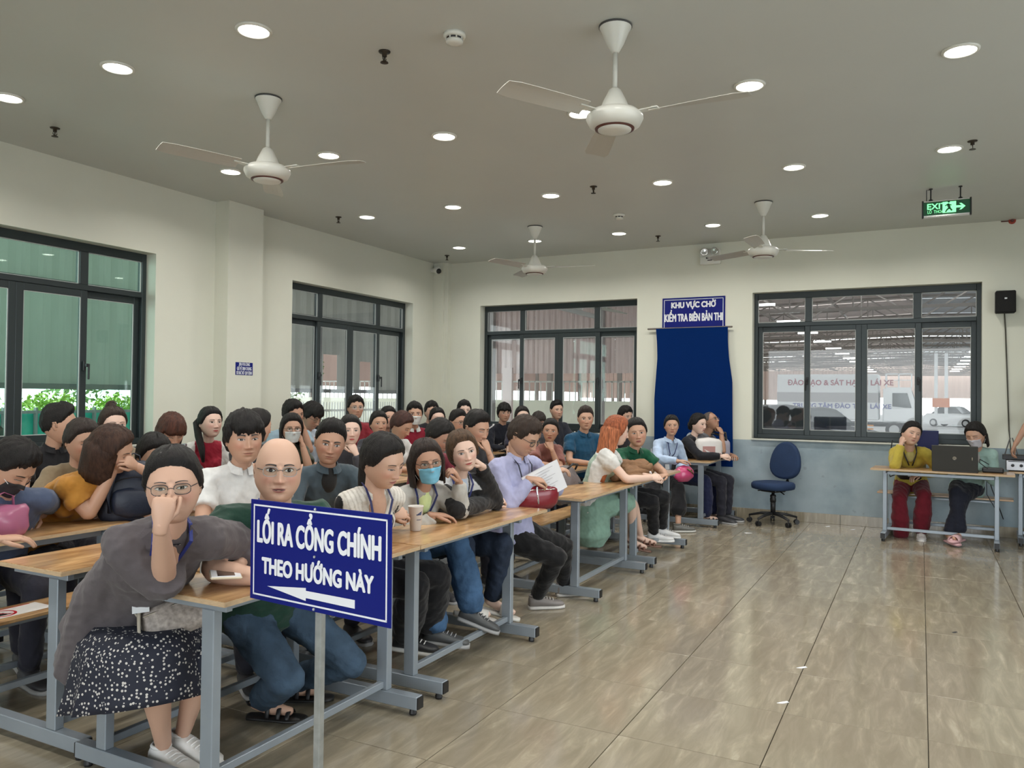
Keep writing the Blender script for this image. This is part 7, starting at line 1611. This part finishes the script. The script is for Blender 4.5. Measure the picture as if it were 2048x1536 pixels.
t = thing('black_shoulder_bag', 'black shoulder bag on the yellow blouse woman lap', 'bag', c, ang)
m = MB(); m.box((0, 0, 0), (.26, .12, .15), bev=.04); soft('bag_body', m, mat('black leather', (0, 0, 0)), t, .008, 12, 27, 3, .3); m = MB(); m.tube([(-.12, 0, .04), (-.20, .05, .18), (-.19, .16, .34)], .006, n=6); m.tube([(-.12, 0, -.02), (-.20, .05, -.06), (-.22, .12, -.02)], .006, n=6); obj('strap', m, BLACKP, t, smooth=True)
c = oz(1178, 1062, .05)
t = thing('white_sneaker', 'white and green sports shoe lying under the bench by the second desk', 'shoe', (0, 0, 0)); t.location = (c.x, c.y, 0)
shoe('upper', V3((c.x, c.y, .105)), (.6, -.8, 0), 'sneaker', (.55, .62, .55), (.6, .6, .58), t, V3((c.x, c.y, 0)))

def folds_noise(V, N, amp, seed):
    g = np.random.default_rng(seed); val = np.zeros(len(V))
    for i in range(7):
        kdir = g.normal(size=3); kdir[2] *= .8; kdir /= np.linalg.norm(kdir); fq = 28*(1.32**i); ph = g.random()*6.28
        w = V+.02*np.sin(V[:, [1, 2, 0]]*17+g.random(3)*6)
        val += (1-np.abs(np.sin(w@kdir*fq+ph))*2)*(.75**i)
    return V+N*(val*amp*.55)[:, None]
bpy.context.view_layer.update()
DG = bpy.context.evaluated_depsgraph_get()
BODIES = {}
for (name, ro, ex, mt, root, amp, paint, seed, colr, base) in BAKE:
    me = bpy.data.meshes.new_from_object(ro.evaluated_get(DG))
    nv = len(me.vertices); V = np.empty(nv*3, np.float64); me.vertices.foreach_get('co', V.astype(np.float32)) if False else None
    Vf = np.empty(nv*3, np.float32); me.vertices.foreach_get('co', Vf); V = Vf.reshape(-1, 3).astype(np.float64)
    V0 = V.copy()
    if amp > 0:
        Nf = np.empty(nv*3, np.float32); me.vertex_normals.foreach_get('vector', Nf); V = folds_noise(V, Nf.reshape(-1, 3), amp, seed)
    C_ = np.ones((nv, 4), np.float32); C_[:, :3] = colr
    if paint: C_[:, :3] = paint[0](V0, C_[:, :3].copy(), paint[1])
    ok = True
    if ex is not None:
        lv = np.array(ex.v); faces = [tuple(p.vertices) for p in me.polygons]; faces += [tuple(i+nv for i in f) for f in ex.f]
        V = np.vstack([V, lv]); ec = np.ones((len(lv), 4), np.float32); ec[:, :3] = np.array(ex.c); C_ = np.vstack([C_, ec])
        me2 = bpy.data.meshes.new(name); me2.from_pydata([tuple(v) for v in (V-np.array(base))], [], faces)
        me2.polygons.foreach_set('use_smooth', [True]*len(faces))
        bm = bmesh.new(); bm.from_mesh(me2); bmesh.ops.recalc_face_normals(bm, faces=bm.faces); bm.to_mesh(me2); bm.free()
        bpy.data.meshes.remove(me); me = me2
    else:
        me.vertices.foreach_set('co', (V-np.array(base)).astype(np.float32).ravel()); me.polygons.foreach_set('use_smooth', [True]*len(me.polygons)); me.update()
    while me.color_attributes: me.color_attributes.remove(me.color_attributes[0])
    ca = me.color_attributes.new('Col', 'FLOAT_COLOR', 'POINT'); ca.data.foreach_set('color', C_.ravel())
    me.materials.clear(); me.materials.append(mt)
    o = link(name, me, None, root)
    if name == 'body':
        for f in root_fobs[root.name]: f.parent = o
    rm = ro.data; bpy.data.objects.remove(ro, do_unlink=True); bpy.data.meshes.remove(rm)





# ------------------------------------------------------------------ lettering: font outlines filled into thin solid letters
from mathutils.geometry import tessellate_polygon, interpolate_bezier
bpy.context.view_layer.update()
_dg = bpy.context.evaluated_depsgraph_get()
def outline_polys(cu):
    out = []
    for s in cu.splines:
        bp = s.bezier_points; n = len(bp); pts = []
        if n == 0: pts = [Vector((p.co.x, p.co.y)) for p in s.points]
        for i in range(n):
            a, b = bp[i], bp[(i+1) % n]
            straight = (a.handle_right-a.co).length < 1e-6 and (b.handle_left-b.co).length < 1e-6
            q = interpolate_bezier(a.co, a.handle_right, b.handle_left, b.co, 2 if straight else 5); pts += [Vector((v.x, v.y)) for v in q[:-1]]
        if len(pts) > 2: out.append(pts)
    return out
def sarea(p): return .5*sum(p[i].x*p[(i+1) % len(p)].y-p[(i+1) % len(p)].x*p[i].y for i in range(len(p)))
def inside(pt, p):
    c = False; j = len(p)-1
    for i in range(len(p)):
        if (p[i].y > pt.y) != (p[j].y > pt.y) and pt.x < (p[j].x-p[i].x)*(pt.y-p[i].y)/(p[j].y-p[i].y)+p[i].x: c = not c
        j = i
    return c
for o, width, bold in TEXTS:
    cu = o.to_curve(_dg); polys = outline_polys(cu)
    if not polys: continue
    # winding differs between the fallback fonts: judge each outline against the largest outline it lies within
    roots = []; outer = []; holes = []
    for p in sorted(polys, key=lambda p: -abs(sarea(p))):
        lo, hi = min(v.x for v in p), max(v.x for v in p); cx_ = (lo+hi)/2
        r = next((r for r in roots if r[0]-.01 <= cx_ <= r[1]+.01), None); sg = 1 if sarea(p) > 0 else -1
        if r is None: roots.append((lo, hi, sg)); outer.append(p)
        elif sg == r[2]: outer.append(p)
        else: holes.append(p)
    xs = [v.x for p in outer for v in p]; w = max(xs)-min(xs); k = (width/w) if width else 1.0; c = (max(xs)+min(xs))/2 if width else 0
    dep = o.data.extrude; V = []; F = []
    own = {}
    for h in holes:
        cand = [i for i, p in enumerate(outer) if inside(h[0], p)]
        if cand: own.setdefault(min(cand, key=lambda i: abs(sarea(outer[i]))), []).append(h)
    for i, p in enumerate(outer):
        loops = [p]+own.get(i, []); flat = [v for l in loops for v in l]; tri = tessellate_polygon([[Vector((v.x, v.y, 0)) for v in l] for l in loops])
        for a in range(9 if bold > 0 else 1):
            dx, dy = (0, 0) if a == 0 else (bold*math.cos(a*PI/4), bold*math.sin(a*PI/4)); z = dep+.00012*a; b0 = len(V)
            V += [((v.x-c)*k+dx, v.y+dy, z) for v in flat]; F += [tuple(b0+q for q in t_) for t_ in tri]
            b1 = len(V); V += [((v.x-c)*k+dx, v.y+dy, 0) for v in flat]; q0 = 0
            for l in loops:
                n = len(l); F += [(b0+q0+j, b0+q0+(j+1) % n, b1+q0+(j+1) % n, b1+q0+j) for j in range(n)]; q0 += n
    me = bpy.data.meshes.new(o.name); me.from_pydata(V, [], F); me.materials.append(o.data.materials[0]); me.update()
    for pl in me.polygons: pass
    n = bpy.data.objects.new(o.name, me); COL.objects.link(n); n.parent = o.parent; n.matrix_basis = o.matrix_basis.copy()
    nm = o.name; bpy.data.objects.remove(o, do_unlink=True); n.name = nm
